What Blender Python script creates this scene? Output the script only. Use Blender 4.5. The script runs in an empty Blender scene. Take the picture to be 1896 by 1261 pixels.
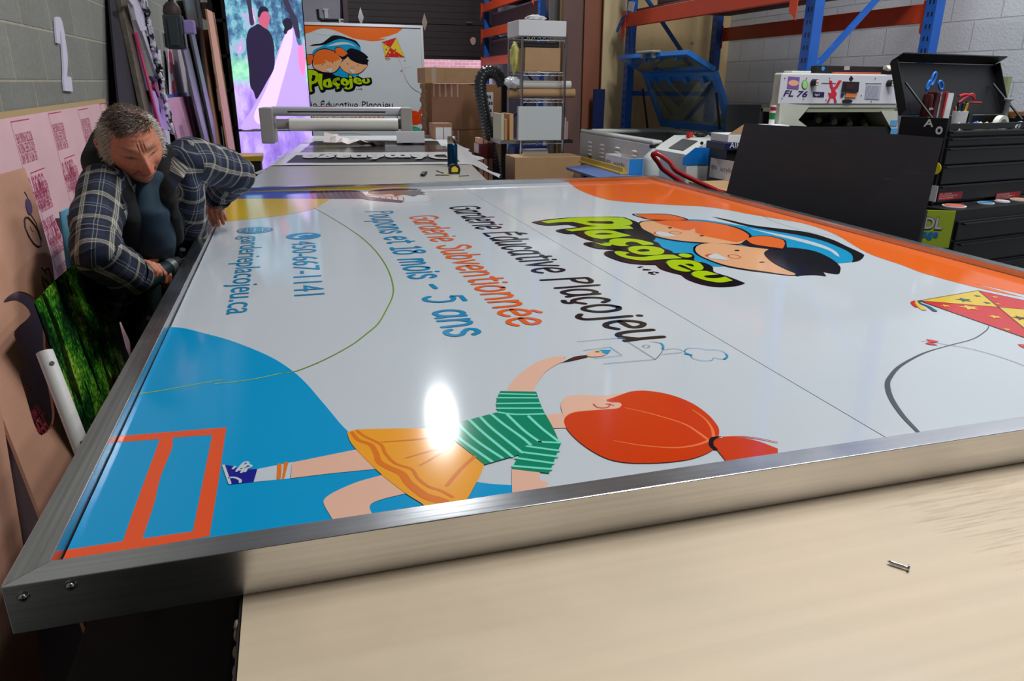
import bpy, bmesh, math, random
from mathutils import Vector as V, Matrix, noise
from mathutils.geometry import tessellate_polygon
sc = bpy.context.scene
random.seed(7)
# ------------------------------------------------ camera (world: X along the near rail, Y away, Z up)
H = 1.533
ROT = Matrix(((0.95902201, 0.0860648, -0.26994376), (-0.28319275, 0.32099137, -0.90375129), (0.00886844, 0.9431635, 0.33221072)))
FPX = 1351.05
cam_d = bpy.data.cameras.new('camera'); cam = bpy.data.objects.new('camera', cam_d); sc.collection.objects.link(cam)
cam_d.sensor_width = 36; cam_d.lens = 36 * FPX / 1896; cam_d.clip_start = .02; cam_d.clip_end = 100
cam.matrix_world = Matrix.Translation((0, 0, H)) @ ROT.to_4x4()
sc.camera = cam
sc.view_settings.view_transform = 'Standard'; sc.view_settings.look = 'None'
sc.view_settings.gamma = 1; sc.view_settings.use_curve_mapping = False
sc.view_settings.exposure = 0.33
# ------------------------------------------------ daylight outside the door, seen and entering only through it
w = bpy.data.worlds.new('sky'); sc.world = w; w.use_nodes = True
w.node_tree.nodes['Background'].inputs[0].default_value = (.72, .74, 1.0, 1)
w.node_tree.nodes['Background'].inputs[1].default_value = 2.6
# ------------------------------------------------ ceiling lamps (their housings are built with the room)
LAMPS = [(1.77, 9.46, .6, 130, (.93, .98, 1)), (2.9, 3.2, 1.3, 62, (.94, .98, 1)), (2.3, 1.5, 1.3, 96, (.98, .99, 1)), (4.1, 2.3, 1.3, 46, (.93, .97, 1))]
LZ = H + 3.5
for i, (x, y, l, e, c) in enumerate(LAMPS):
    ld = bpy.data.lights.new('ceiling_light', 'AREA'); ld.shape = 'RECTANGLE'; ld.size = .2 if i == 0 else .34; ld.size_y = l; ld.energy = e; ld.color = c
    lo = bpy.data.objects.new('ceiling_light', ld); lo.location = (x, y, LZ - .012); sc.collection.objects.link(lo)

def ray(px, py): return ROT @ V((px - 948, 630.5 - py, -FPX))
def PZ(px, py, z): r = ray(px, py); return V((0, 0, H)) + r * ((z - H) / r.z)
def PY(px, py, y): r = ray(px, py); return V((0, 0, H)) + r * (y / r.y)
def PX(px, py, x): r = ray(px, py); return V((0, 0, H)) + r * (x / r.x)
def PD(px, py, d): return V((0, 0, H)) + ray(px, py) / FPX * d

# ------------------------------------------------ materials
def lin(c): return tuple(((v / 255) / 12.92 if v / 255 <= .04045 else ((v / 255 + .055) / 1.055) ** 2.4) for v in c[:3]) + (1,)
MATS = {}
def nodes(m): m.use_nodes = True; nt = m.node_tree; return nt, nt.nodes, nt.links, nt.nodes['Principled BSDF']
def M(name, col, rough=.5, metal=0., var=0., vs=4., bump=0., bs=40., emit=0., stretch=None, alpha=None, spec=.5, trans=0.):
    if name in MATS: return MATS[name]
    m = bpy.data.materials.new(name); nt, N, L, b = nodes(m); MATS[name] = m
    c = lin(col)
    b.inputs['Base Color'].default_value = c; b.inputs['Roughness'].default_value = rough
    b.inputs['Metallic'].default_value = metal; b.inputs['Specular IOR Level'].default_value = spec
    if trans: b.inputs['Transmission Weight'].default_value = trans
    if emit: b.inputs['Emission Color'].default_value = c; b.inputs['Emission Strength'].default_value = emit
    if alpha is not None: b.inputs['Alpha'].default_value = alpha
    if var or bump:
        tc = N.new('ShaderNodeTexCoord'); mp = N.new('ShaderNodeMapping'); L.new(tc.outputs['Object'], mp.inputs[0])
        if stretch: mp.inputs['Scale'].default_value = stretch
    if var:
        n = N.new('ShaderNodeTexNoise'); n.inputs['Scale'].default_value = vs; n.inputs['Detail'].default_value = 5; L.new(mp.outputs[0], n.inputs[0])
        mr = N.new('ShaderNodeMapRange'); mr.inputs[1].default_value = .3; mr.inputs[2].default_value = .7
        mr.inputs[3].default_value = 1 - var; mr.inputs[4].default_value = 1 + var * .6; L.new(n.outputs[0], mr.inputs[0])
        mx = N.new('ShaderNodeVectorMath'); mx.operation = 'SCALE'; mx.inputs[0].default_value = c[:3]
        L.new(mr.outputs[0], mx.inputs['Scale']); L.new(mx.outputs[0], b.inputs['Base Color'])
    if bump:
        n2 = N.new('ShaderNodeTexNoise'); n2.inputs['Scale'].default_value = bs; n2.inputs['Detail'].default_value = 4; L.new(mp.outputs[0], n2.inputs[0])
        bp = N.new('ShaderNodeBump'); bp.inputs['Strength'].default_value = bump; bp.inputs['Distance'].default_value = .01
        L.new(n2.outputs[0], bp.inputs['Height']); L.new(bp.outputs[0], b.inputs['Normal'])
    return m

# ------------------------------------------------ mesh builder
class MB:
    def __init__(s): s.v = []; s.f = []; s.m = []; s.sm = []; s.mi = 0
    def add(s, vs, fs, smooth=False):
        o = len(s.v); s.v += [V(p) for p in vs]
        for f in fs: s.f.append([i + o for i in f]); s.m.append(s.mi); s.sm.append(smooth)
        return s
    def mat(s, i): s.mi = i; return s
    def obox(s, o, u, v, w):
        o = V(o); u = V(u); v = V(v); w = V(w)
        if u.cross(v).dot(w) < 0: o = o + w; w = -w
        P = [o, o + u, o + u + v, o + v]; P += [p + w for p in P]
        return s.add(P, [(3, 2, 1, 0), (4, 5, 6, 7), (0, 1, 5, 4), (1, 2, 6, 5), (2, 3, 7, 6), (3, 0, 4, 7)])
    def box(s, c, d, R=None):
        c = V(c); ax = [V((d[0], 0, 0)), V((0, d[1], 0)), V((0, 0, d[2]))]
        if R is not None: ax = [R @ a for a in ax]
        return s.obox(c - sum(ax, V()) / 2, *ax)
    def mm(s, a, b): return s.obox(a, (b[0] - a[0], 0, 0), (0, b[1] - a[1], 0), (0, 0, b[2] - a[2]))
    def quad(s, pts, t):   # slab from four corners and a thickness vector
        P = [V(p) for p in pts]; Q = [p + V(t) for p in P]
        n = (P[1] - P[0]).cross(P[2] - P[0])
        if n.dot(V(t)) < 0: P.reverse(); Q.reverse()
        return s.add(P + Q, [(3, 2, 1, 0), (4, 5, 6, 7), (0, 1, 5, 4), (1, 2, 6, 5), (2, 3, 7, 6), (3, 0, 4, 7)])
    def poly(s, pts, t=None, smooth=False):   # polygon, optionally extruded
        P = [V(p) for p in pts]; n = len(P)
        if n < 3: return s
        tri = [list(t_) for t_ in tessellate_polygon([P])]
        if not tri: return s
        nn = V()
        for i in range(n): nn += (P[i]).cross(P[(i + 1) % n])
        out = []
        for a, b, c in tri:
            k = (P[b] - P[a]).cross(P[c] - P[a])
            out.append((a, b, c) if k.dot(nn) >= 0 else (a, c, b))
        if t is None: return s.add(P, out)
        t = V(t)
        if nn.dot(t) < 0: out = [(a, c, b) for a, b, c in out]; P = P; flip = True
        else: flip = False
        s.add([p + t for p in P], out); s.add(P, [(a, c, b) for a, b, c in out])
        for i in range(n):
            j = (i + 1) % n
            q = (0, 1, 2, 3) if not flip else (3, 2, 1, 0)
            s.add([P[i], P[j], P[j] + t, P[i] + t], [q], smooth)
        return s
    def tube(s, pts, r, n=8, closed=False, caps=True, flat=(1, 1)):
        P = [V(p) for p in pts]; m = len(P); rr = r if isinstance(r, (list, tuple)) else [r] * m
        T = []
        for i in range(m):
            a = P[(i - 1) % m] if (closed or i > 0) else P[i]; b = P[(i + 1) % m] if (closed or i < m - 1) else P[i]
            T.append((b - a).normalized() if (b - a).length > 1e-9 else V((0, 0, 1)))
        up = V((0, 0, 1)) if abs(T[0].z) < .9 else V((1, 0, 0))
        U = (up - T[0] * up.dot(T[0])).normalized(); vs = []
        for i in range(m):
            U = (U - T[i] * U.dot(T[i])).normalized(); W = T[i].cross(U)
            for k in range(n):
                a = 2 * math.pi * k / n; vs.append(P[i] + (U * math.cos(a) * flat[0] + W * math.sin(a) * flat[1]) * rr[i])
        fs = [(i * n + k, i * n + (k + 1) % n, ((i + 1) % m) * n + (k + 1) % n, ((i + 1) % m) * n + k) for i in range(m if closed else m - 1) for k in range(n)]
        s.add(vs, fs, True)
        if caps and not closed: s.add(vs[:n], [tuple(range(n - 1, -1, -1))]); s.add(vs[-n:], [tuple(range(n))])
        return s
    def cyl(s, a, b, r, r2=None, n=20): return s.tube([a, b], [r, r if r2 is None else r2], n)
    def ball(s, c, r, n=12, R=None):
        r = (r, r, r) if not hasattr(r, '__len__') else r; c = V(c); vs = []; m = max(4, n // 2)
        for i in range(m + 1):
            ph = math.pi * i / m
            for k in range(n):
                th = 2 * math.pi * k / n; p = V((r[0] * math.sin(ph) * math.cos(th), r[1] * math.sin(ph) * math.sin(th), r[2] * math.cos(ph)))
                vs.append(c + (R @ p if R is not None else p))
        return s.add(vs, [(i * n + k, (i + 1) * n + k, (i + 1) * n + (k + 1) % n, i * n + (k + 1) % n) for i in range(m) for k in range(n)], True)
    def polyh(s, loops, t):   # polygon with holes, extruded
        Ls = [[V(p) for p in l] for l in loops]; P = [p for l in Ls for p in l]; tri = [tuple(q) for q in tessellate_polygon(Ls)]; t = V(t); out = []
        for a, b, c in tri:
            k = (P[b] - P[a]).cross(P[c] - P[a]); out.append((a, b, c) if k.dot(t) >= 0 else (a, c, b))
        s.add([p + t for p in P], out); s.add(P, [(a, c, b) for a, b, c in out])
        for l in Ls:
            for i in range(len(l)): j = (i + 1) % len(l); s.add([l[i], l[j], l[j] + t, l[i] + t], [(0, 1, 2, 3)])
        return s
    def build(s, name, mats, parent=None, bev=0.):
        me = bpy.data.meshes.new(name); o = bpy.data.objects.new(name, me); sc.collection.objects.link(o)
        org = V()
        if parent is not None: o.parent = parent; org = ORG.get(parent.name, V())
        me.from_pydata([p - org for p in s.v], [], s.f)
        for m in (mats if isinstance(mats, (list, tuple)) else [mats]): me.materials.append(m)
        for i, p in enumerate(me.polygons): p.material_index = s.m[i]; p.use_smooth = s.sm[i]
        me.update(); ORG[o.name] = org
        if bev:
            b = o.modifiers.new('bevel', 'BEVEL'); b.width = bev; b.segments = 2; b.limit_method = 'ANGLE'; b.angle_limit = .9
        return o
ORG = {}
def tag(o, label, cat, group=None):
    o['label'] = label; o['category'] = cat
    if group: o['group'] = group
    return o
def thing(name, label, cat, loc, group=None):
    o = bpy.data.objects.new(name, None); sc.collection.objects.link(o); o.location = loc; o.empty_display_size = .1
    ORG[o.name] = V(loc); return tag(o, label, cat, group)
def solo(mb, name, mats, label, cat, group=None, bev=0.):   # a thing that is one mesh, origin at the middle of its base
    xs = [p.x for p in mb.v]; ys = [p.y for p in mb.v]; zs = [p.z for p in mb.v]
    c = V(((min(xs) + max(xs)) / 2, (min(ys) + max(ys)) / 2, min(zs)))
    mb.v = [p - c for p in mb.v]; o = mb.build(name, mats, None, bev); o.location = c; ORG[o.name] = c
    return tag(o, label, cat, group)
def struct(mb, name, mats, bev=0.):
    o = mb.build(name, mats, None, bev); o['kind'] = 'structure'; return o
def dup(root, loc, rotz=0, label=None, group=None, scale=None):
    r = root.copy(); sc.collection.objects.link(r); r.location = loc; r.rotation_euler = (0, 0, rotz)
    if scale: r.scale = scale
    if label: r['label'] = label
    if group: r['group'] = group
    for ch in list(root.children):
        c = ch.copy(); sc.collection.objects.link(c); c.parent = r
        for g in ch.children: d = g.copy(); sc.collection.objects.link(d); d.parent = c
    return r
def crom(pts, closed=True, k=5):   # Catmull-Rom through 2D/3D points; pts entries (vector, corner)
    n = len(pts); out = []
    for i in range(n if closed else n - 1):
        p1, c1 = pts[i]; p2, c2 = pts[(i + 1) % n]
        p0 = pts[(i - 1) % n][0] if (closed or i > 0) else p1; p3 = pts[(i + 2) % n][0] if (closed or i < n - 2) else p2
        if c1 and c2: out.append(p1); continue
        m1 = (p2 - p1) if c1 else (p2 - p0) * .5
        m2 = (p2 - p1) if c2 else (p3 - p1) * .5
        l = (p2 - p1).length
        for m in (m1, m2):
            if m.length > 1.6 * l: m *= 1.6 * l / m.length
        for j in range(k):
            t = j / k; t2 = t * t; t3 = t2 * t
            out.append(p1 * (2 * t3 - 3 * t2 + 1) + m1 * (t3 - 2 * t2 + t) + p2 * (-2 * t3 + 3 * t2) + m2 * (t3 - t2))
    if not closed: out.append(pts[-1][0])
    return out
def lump(mb, c, r, seed, amp=.35, n=28):
    vs = []; m = n // 2
    for i in range(m + 1):
        for k in range(n):
            ph = math.pi * i / m; th = 2 * math.pi * k / n; d = V((math.sin(ph) * math.cos(th), math.sin(ph) * math.sin(th), math.cos(ph)))
            q = 1 + amp * noise.noise(d * 2.1 + V((seed, 0, 0))) + amp * .5 * noise.noise(d * 5 + V((seed, 3, 0))); vs.append(c + V((d.x * r[0], d.y * r[1], d.z * r[2])) * q)
    return mb.add(vs, [(i * n + k, (i + 1) * n + k, (i + 1) * n + (k + 1) % n, i * n + (k + 1) % n) for i in range(m) for k in range(n)], True)
def smooth3(pts, k=6, closed=False): return crom([(V(p), False) for p in pts], closed, k)
def text_mb(mb, s, o, u, v, size=1., width=None, lift=0., shear=0., mirror=False, bold=0., space=1.):
    """Flat lettering: o left end of the baseline, u unit along, v unit up; width stretches it to a length."""
    cu = bpy.data.curves.new('t', 'FONT'); cu.body = s; cu.size = size; cu.shear = shear; cu.offset = bold * size; cu.space_character = space; cu.resolution_u = 3
    ob = bpy.data.objects.new('t', cu); sc.collection.objects.link(ob); dg = bpy.context.evaluated_depsgraph_get()
    me = ob.evaluated_get(dg).to_mesh(); vs = [p.co.copy() for p in me.vertices]; fs = [tuple(p.vertices) for p in me.polygons]
    ob.evaluated_get(dg).to_mesh_clear(); bpy.data.objects.remove(ob); bpy.data.curves.remove(cu)
    if not vs: return mb
    x0 = min(p.x for p in vs); x1 = max(p.x for p in vs); k = (width / (x1 - x0)) if width else 1
    u = V(u); v = V(v); n = u.cross(v).normalized(); o = V(o)
    if mirror: vs = [V((x1 + x0 - p.x, p.y, 0)) for p in vs]; fs = [tuple(reversed(f)) for f in fs]
    mb.add([o + u * ((p.x - x0) * k) + v * p.y + n * lift for p in vs], fs); return mb
# ------------------------------------------------ the daycare sign's printed design, in sign coordinates (s right, t up, metres)
PZS = 1.000            # height of the printed panel as the sign lies on the table
SX0, SX1, SY0, SY1 = -.337, 2.0965, .775, 4.031   # outer edges of the frame
SW = SY1 - SY0; SH = SX1 - SX0
FR = {'p': (0, 0, 1), '1': (970, 390, 8.618), '2': (1110, 430, 6.538), '3': (1160, 380, 4.122), '4': (1680, 520, 7.88), '5': (880, 600, 3.269),
      '6': (380, 720, 2.709), '8': (60, 600, 2.626), 'a': (380, 330, 3.646), 'b': (780, 330, 3.408), 'c': (1500, 400, 2.866)}
def ST(px, py): p = PZ(px, py, PZS); return V((SY1 - p.y, p.x - SX0))
def rd(fr, s):
    ox, oy, k = FR[fr]; out = []
    for q in s.split():
        c = q.endswith('!'); x, y = q.rstrip('!').split(','); out.append((ST(ox + float(x) / k, oy + float(y) / k), c))
    return out
COL = {'orange': (232, 104, 30), 'chair': (232, 84, 38), 'yellow': (214, 178, 40), 'blue': (0, 150, 204), 'navy': (28, 28, 140), 'skin': (228, 180, 156), 'skin2': (222, 165, 120),
       'hair': (208, 60, 14), 'hairline': (238, 120, 70), 'skirt': (240, 160, 40), 'pleat': (224, 118, 30), 'green': (0, 132, 96), 'mint': (120, 222, 196), 'black': (14, 14, 24),
       'lime': (170, 200, 10), 'dkgreen': (60, 130, 50), 'red': (206, 40, 40), 'tealdk': (20, 90, 116), 'white': (197, 203, 208), 'brown': (70, 38, 34), 'purple': (62, 32, 62),
       'lilac': (120, 80, 110), 'textblue': (10, 132, 182), 'textorange': (226, 98, 36), 'line': (70, 74, 84), 'cyan': (20, 150, 196), 'gold': (224, 190, 60), 'mouth': (196, 84, 50), 'orhair': (228, 104, 40), 'pants': (70, 96, 190), 'olive': (120, 150, 40)}
for k, c in COL.items(): M('vinyl_' + k, c, .11, spec=.5)
RW = .5
ART = []      # (part, layer, colour, 2D polygon)
_ly = {}
def A(part, layer, col, fr, s, k=5):
    ART.append((part, layer, col, crom(rd(fr, s), True, k)))
def rib(part, layer, col, P, w):      # ribbon along 2D points, w half-width or list
    n = len(P); w = [q * RW for q in w] if isinstance(w, list) else w * RW; W = w if isinstance(w, list) else [w] * n; Lf = []; Rt = []
    for i in range(n):
        d = (P[min(i + 1, n - 1)] - P[max(i - 1, 0)])
        if d.length < 1e-9: continue
        d.normalize(); q = V((-d.y, d.x)) * W[i]; Lf.append(P[i] + q); Rt.append(P[i] - q)
    d0 = (P[0] - P[1]).normalized(); d1 = (P[-1] - P[-2]).normalized()
    def cap(c, d, w_): a = math.atan2(d.y, d.x); return [c + V((math.cos(a + t), math.sin(a + t))) * w_ for t in (math.pi / 4, 0, -math.pi / 4)]
    # strip of quads so sharp bends never self-tangle
    ART.append((part, layer, col, ('strip', Lf, Rt, cap(P[0], d0, W[0]), cap(P[-1], d1, W[-1]))))
def R_(part, layer, col, fr, s, w, w1=None, k=5):
    P = crom(rd(fr, s), False, k); n = len(P)
    rib(part, layer, col, P, w if w1 is None else [w + (w1 - w) * i / (n - 1) for i in range(n)])
def E_(part, layer, col, fr, x, y, rx, ry, n=20):
    ART.append((part, layer, col, [p for p, _ in rd(fr, ' '.join('%f,%f' % (x + rx * math.cos(2 * math.pi * i / n), y + ry * math.sin(2 * math.pi * i / n)) for i in range(n)))]))
def outl(part, layer, col, fr, s, w):   # closed outline under a fill
    P = crom(rd(fr, s), True, 5); rib(part, layer, col, P + P[:2], w)
BG = 'coloured_background_shapes'
# orange band along the design's top
c0 = rd('a', '0,0')[0][0]
band = crom(rd('p', '1045.6,332! 1059,343 1073,352 1097,362 1126,370 1161,374 1230,379 1300,382.5 1348,389 1390,397 1473,411 1512,421 1552,437 1605,468 1667,490 1716,508 1814,534 1896,551'), False, 5)
ART.append((BG, 1, 'orange', band + [V((2.45, 2.20)), V((2.62, 2.24)), V((2.80, 2.30)), V((2.92, 2.395)), V((0.04, 2.395)), V((.04, band[0].y))]))
ART.append((BG, 1, 'yellow', crom(rd('p', '383,343! 786,339! 740,350 671,352 599,353 612,366 597,377 583,386 545,395 490,403 422,410 370,420 340,440!'), True)))
ART.append((BG, 1, 'blue', crom(rd('p', '285,604! 312,606! 340,608 384,619 425.6,630.5 479,651 520,672 560,703 603,752 644,799 700,840 780,872 887,893.5 948,899 1010,903 1100,960! 560,1100! 60,1190! 80,1060!'), True)))
CH = 'play_frame_drawing'
A(CH, 2, 'chair', 'p', '198,820! 212,809! 420,792! 417,806! 393,806! 320,811! 296,814! 205,821!')
A(CH, 2, 'chair', 'p', '296,814! 320,811! 318,832 298,882 285,935 264,998! 227.5,1003! 250,939 285,844')
A(CH, 2, 'chair', 'p', '393,806! 417,806! 404,896! 388,993! 357,985!')
A(CH, 2, 'chair', 'p', '90,1024! 227.5,1003! 264,998! 357,985! 388,993! 372,997! 230,1021! 80,1048!')
LN = 'curved_line_drawing'
R_(LN, 3, 'olive', 'p', '581.6,385 613,402.7 654,428.7 682,450.7 703.6,475 720,502.8 728,530 727,549 717,571 701,598.8 676,620.7 650,640 600,667 548,688 520,692', .0035)
R_(LN, 3, 'lime', 'p', '520,692 479,701 440,707 398.4,711.6', .0028, .0022)
R_(LN, 3, 'lime', 'p', '412,703.6 365,712 288.5,725.7 245,731', .002, .0032)
R_(LN, 3, 'olive', 'p', '1403,394 1425,407 1452,417 1490,428 1560,440', .0018)
G = 'painting_girl_drawing'
A(G, 4, 'skin', '6', '435,373! 755,308! 900,330! 900,402! 860,405! 630,428 430,452!')
A(G, 3, 'white', '6', '262,405! 435,371! 425,453! 243,470!')
R_(G, 5, 'pleat', '6', '372,383 372,415 369,452', .006); R_(G, 5, 'pleat', '6', '406,376 402,400 392,452', .007, .003)
A(G, 4, 'navy', '6', '90,385! 125,388 165,402 205,408 262,405! 243,470! 125,483!')
for q in ('92,388 125,480', '122,450 150,450 175,462 176,474', '160,410 205,385 232,392 205,405 175,412', '172,400 200,372 216,378 190,402', '150,395 140,405', '170,405 158,418', '192,410 182,424', '207,408 200,420'):
    R_(G, 6, 'white', '6', q, .004)
A(G, 4, 'skin', '6', '890,435! 1000,400! 1060,500! 1000,530! 880,560 825,592 850,655! 640,660! 597,585 600,555 650,520 760,472')
A(G, 6, 'skirt', '6', '712,222! 770,208 1000,203 1172,203! 1280,290 1398,385! 1385,425 1330,530! 1290,600! 1110,600! 1080,575! 1000,525 880,430 760,310 725,262')
R_(G, 7, 'pleat', '6', '735,222 770,262 830,285 858,330 872,370 920,400 985,430 1018,475 1065,515 1110,545 1160,560 1200,575', .006, .016)
R_(G, 7, 'pleat', '6', '762,214 800,243 880,283 905,330 955,380 1035,408 1068,455 1120,495 1180,515 1240,548', .005)
for q, a in (('885,272 1040,260 1203,240', 0), ('1005,353 1130,315 1250,280', 0), ('1075,390 1160,340 1248,278', 0), ('1212,490 1280,410 1350,345', 1)):
    R_(G, 7, 'pleat', '6', q, .003 + .003 * a, .006)
A(G, 4, 'skin', '6', '1537,400! 1680,420! 1682,460 1722,472! 1700,540! 1540,540!')
A(G, 6, 'green', '6', '1173,203! 1320,160 1470,120! 1461,90 1465,50 1480,15! 1660,18! 1690,100 1740,190 1782,285! 1725,428! 1537,405! 1575,335! 1400,385! 1290,295')
for q in ('1482,29 1655,33', '1468,49 1666,50', '1465,78 1678,76', '1466,102 1688,102', '1470,122 1560,133 1698,130', '1435,132 1500,185 1590,250 1632,286', '1515,134 1600,215 1680,272', '1672,270 1780,276', '1622,142 1690,205 1780,274',
          '1380,146 1440,205 1590,325', '1325,160 1400,230 1540,345', '1265,178 1360,265 1490,352', '1206,194 1290,265 1438,370', '1615,293 1773,315', '1592,323 1765,345', '1560,352 1745,378', '1545,392 1735,408'):
    R_(G, 7, 'mint', '6', q, .0055)
A(G, 4, 'skin', '5', '190,430! 192,405 210,370 260,315 360,240 460,205 488,198 505,203! 520,192 520,204! 551,199 535,214 528,232! 490,250 430,290 380,350 355,408 356,430!')
A(G, 6, 'brown', '5', '522,238! 600,202 675,192! 682,203! 600,222!')
A(G, 5, 'skin', '5', '672,190 700,168 745,163 790,170 795,185 760,198 700,202'); A(G, 6, 'cyan', '5', '745,160! 822,160! 800,183 770,180 765,170'); E_(G, 7, 'dkgreen', '5', 738, 172, 14, 4)
A(G, 4, 'skin', '5', '425,553! 560,540! 560,632! 470,634!')
A(G, 5, 'skin', '5', '517,492 540,452 600,434 690,436 760,438 850,428 930,420! 930,540! 545,580! 528,540')
A(G, 6, 'hair', '5', '538,598 552,562 590,542 640,533 780,522 860,515 885,497 872,480 820,478 793,465 830,452 890,430 950,412 1040,409 1170,430 1300,478 1400,545 1462,615 1476,660 1462,720 1432,770 1330,815 1200,838 1050,847 900,842 780,812 660,742 570,660')
for q in ('905,512 1050,545 1250,605 1345,660 1402,702', '1315,525 1390,580 1432,640 1442,690', '838,712 1000,740 1200,755 1330,740 1412,712'): R_(G, 7, 'hairline', '5', q, .002, .006)
R_(G, 7, 'mouth', '5', '716,490 732,506 760,513 795,511 812,500 808,490 794,489', .003)
R_(G, 7, 'mouth', '5', '815,488 838,500', .002)
A(G, 8, 'black', '5', '1412,720 1420,700 1440,689 1490,687 1462,698 1442,718 1445,745 1467,765 1435,762 1415,742')
A(G, 7, 'hair', '5', '1440,720! 1470,700 1560,690 1700,712 1830,760! 1830,830! 1530,850! 1462,765!')
R_(G, 6, 'hair', '5', '1500,690 1620,687 1720,698 1828,721', .004, .002)
D = 'rocket_line_drawing'
for q in ('617,110 885,86', '885,86! 1090,217!', '1090,217 778,244', '1090,217 1120,185 1137,150 1134,130 1110,114 1056,108', '655,163! 815,142!', '815,142! 890,193! 718,212!', '1130,160 1215,152 1265,170', '1128,187 1250,175'):
    R_(D, 5, 'tealdk', '5', q, .0013)
R_(D, 6, 'cyan', '5', '868,87 890,88', .006, .004); R_(D, 6, 'cyan', '5', '1075,110 1118,117 1136,132 1136,150', .001, .006)
outl(D, 5, 'tealdk', '5', '1013,137 1035,129 1057,138 1035,146', .0012)
outl(D, 5, 'cyan', '5', '1268,168 1290,150 1350,150 1400,158 1480,162 1520,185 1525,205 1490,215 1445,207 1430,222 1380,225 1320,212 1300,190', .0015)
R_(D, 6, 'cyan', '5', '1272,182 1308,190', .006); R_(D, 6, 'cyan', '5', '1518,185 1526,200 1508,214', .003, .005)
# boy on the far side
B_ = 'boy_drawing'
A(B_, 2, 'pants', 'p', '370,356! 585,353! 590,368! 365,370!')
A(B_, 3, 'purple', 'a', '705,92! 760,85 1000,83 1050,92 1090,120 1130,128 1345,153! 1325,167! 1120,150 1060,140 1000,139 720,140!')
for x in range(770, 1060, 38): R_(B_, 4, 'lilac', 'a', '%d,88 %d,110 %d,136' % (x - 8, x, x + 22), .005)
for x in range(1110, 1330, 36): R_(B_, 4, 'lilac', 'a', '%d,128 %d,148' % (x + x // 12 - 100 , x + 6 + x // 12 - 100), .004)
A(B_, 2, 'skin', 'a', '1120,78 1200,66 1300,64 1420,78! 1300,130! 1150,118 1095,118 1100,98')
A(B_, 3, 'brown', 'a', '1098,95 1130,83 1200,75 1300,70 1440,74 1460,84! 1440,86 1490,97! 1465,100 1488,112! 1440,112 1410,124! 1340,112 1280,126! 1260,108 1180,112 1120,108')
R_(B_, 3, 'skin', 'a', '1335,160 1420,163 1500,160 1535,140', .004, .003); R_(B_, 3, 'skin', 'a', '1500,136 1535,133 1535,158', .003)
# kite
K = 'kite_drawing'
bl = ST(1702, 557.5); tl = ST(1811, 538.6); c_ = ST(1848.5, 569.5); br = c_ + (c_ - tl) * 1.75; tr = c_ + (c_ - bl) * 1.1
for col, P in (('gold', (bl, c_, tl)), ('red', (tl, c_, tr)), ('gold', (tr, c_, br)), ('red', (br, c_, bl))): ART.append((K, 3, col, list(P)))
for a, b in ((bl, tr), (tl, br)): rib(K, 5, 'brown', [a, (a + b) / 2, b], .0025)
for P in ((bl, br), (br, tr), (tr, tl), (tl, bl)): rib(K, 4, 'brown', [P[0], (P[0] + P[1]) / 2, P[1]], .003)
def star(c, r, col):
    ART.append((K, 6, col, [c + V((math.cos(a * math.pi / 5 + .3), math.sin(a * math.pi / 5 + .3))) * (r if a % 2 == 0 else r * .42) for a in range(10)]))
for x, y, r, col in ((825, 285, .022, 'tealdk'), (1020, 228, .011, 'tealdk'), (1160, 328, .011, 'tealdk'), (555, 372, .013, 'gold'), (905, 398, .026, 'gold'), (1272, 533, .017, 'gold'), (1450, 716, .009, 'gold'), (1275, 245, .01, 'gold'), (1320, 343, .008, 'gold'), (1645, 550, .02, 'brown')):
    star(rd('4', '%f,%f' % (x, y))[0][0], r, col)
R_(K, 4, 'red', '4', '115,300 75,318 90,350 135,385', .008, .012); R_(K, 5, 'gold', '4', '130,300 145,340 180,380 235,425', .006, .014); R_(K, 6, 'tealdk', '4', '155,297 190,335 300,380 400,445', .004, .012)
A(K, 4, 'red', '4', '265,857! 360,868 460,890! 400,905 330,903! 450,948! 350,940 255,920! 310,900! 320,885!')
A(K, 4, 'red', '4', '1605,930! 1700,935 1780,960! 1700,975! 1760,1010! 1650,965!')
R_(K, 3, 'line', '4', '200,884 350,897 560,935 900,992 1200,1070 1450,1150 1700,1243 1900,1330', .0016)
P = crom(rd('c', '948,587 930,612 860,655 730,690 600,730 480,795 425,855 410,900 430,970 490,1060 565,1140 600,1180'), False, 6); n_ = len(P)
rib(K, 3, 'line', P, [.0022 + .0075 * max(0, math.sin(math.pi * (i / n_ - .3) / .75)) for i in range(n_)])
# logo
L_ = 'logo'
A(L_, 2, 'cyan', '3', '90,200! 250,180! 420,110! 500,108! 640,118 800,145 960,170 1200,205 1400,240 1560,290 1680,345 1725,390 1722,432 1600,446! 1250,420! 700,470 560,430 360,375 220,300')
A(L_, 3, 'black', '3', '645,88! 760,108 950,152 1150,178 1380,208 1560,260 1680,315 1800,372 1810,395 1775,425 1720,437! 1728,410 1712,372 1640,330 1480,268 1300,228 1150,203 950,168 780,125', 6)
A(L_, 3, 'white', '3', '930,178! 1100,210 1300,250 1480,300 1590,350 1625,395 1600,385! 1540,345 1400,300 1200,248 1050,210')
bh = '1050,372 1085,335 1180,325 1300,330 1440,355 1560,410 1625,465 1632,500 1610,528 1500,512! 1525,545! 1440,535 1345,538 1300,545! 1200,480 1080,420'
outl(L_, 4, 'black', '3', '528,330 560,305 640,292 800,300 960,330 1080,345 1100,420 1180,480 1290,530 1200,530 1080,515 920,495 760,465 620,415 540,370', .017)
A(L_, 6, 'black', '3', bh)
A(L_, 7, 'skin2', '3', '525,335 560,305 640,292 720,296 850,310! 960,325 1085,340! 1050,365 1060,395 1110,440 1190,485 1292,528! 1270,537 1180,530 1070,512 920,492 760,462 620,415 545,375')
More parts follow.
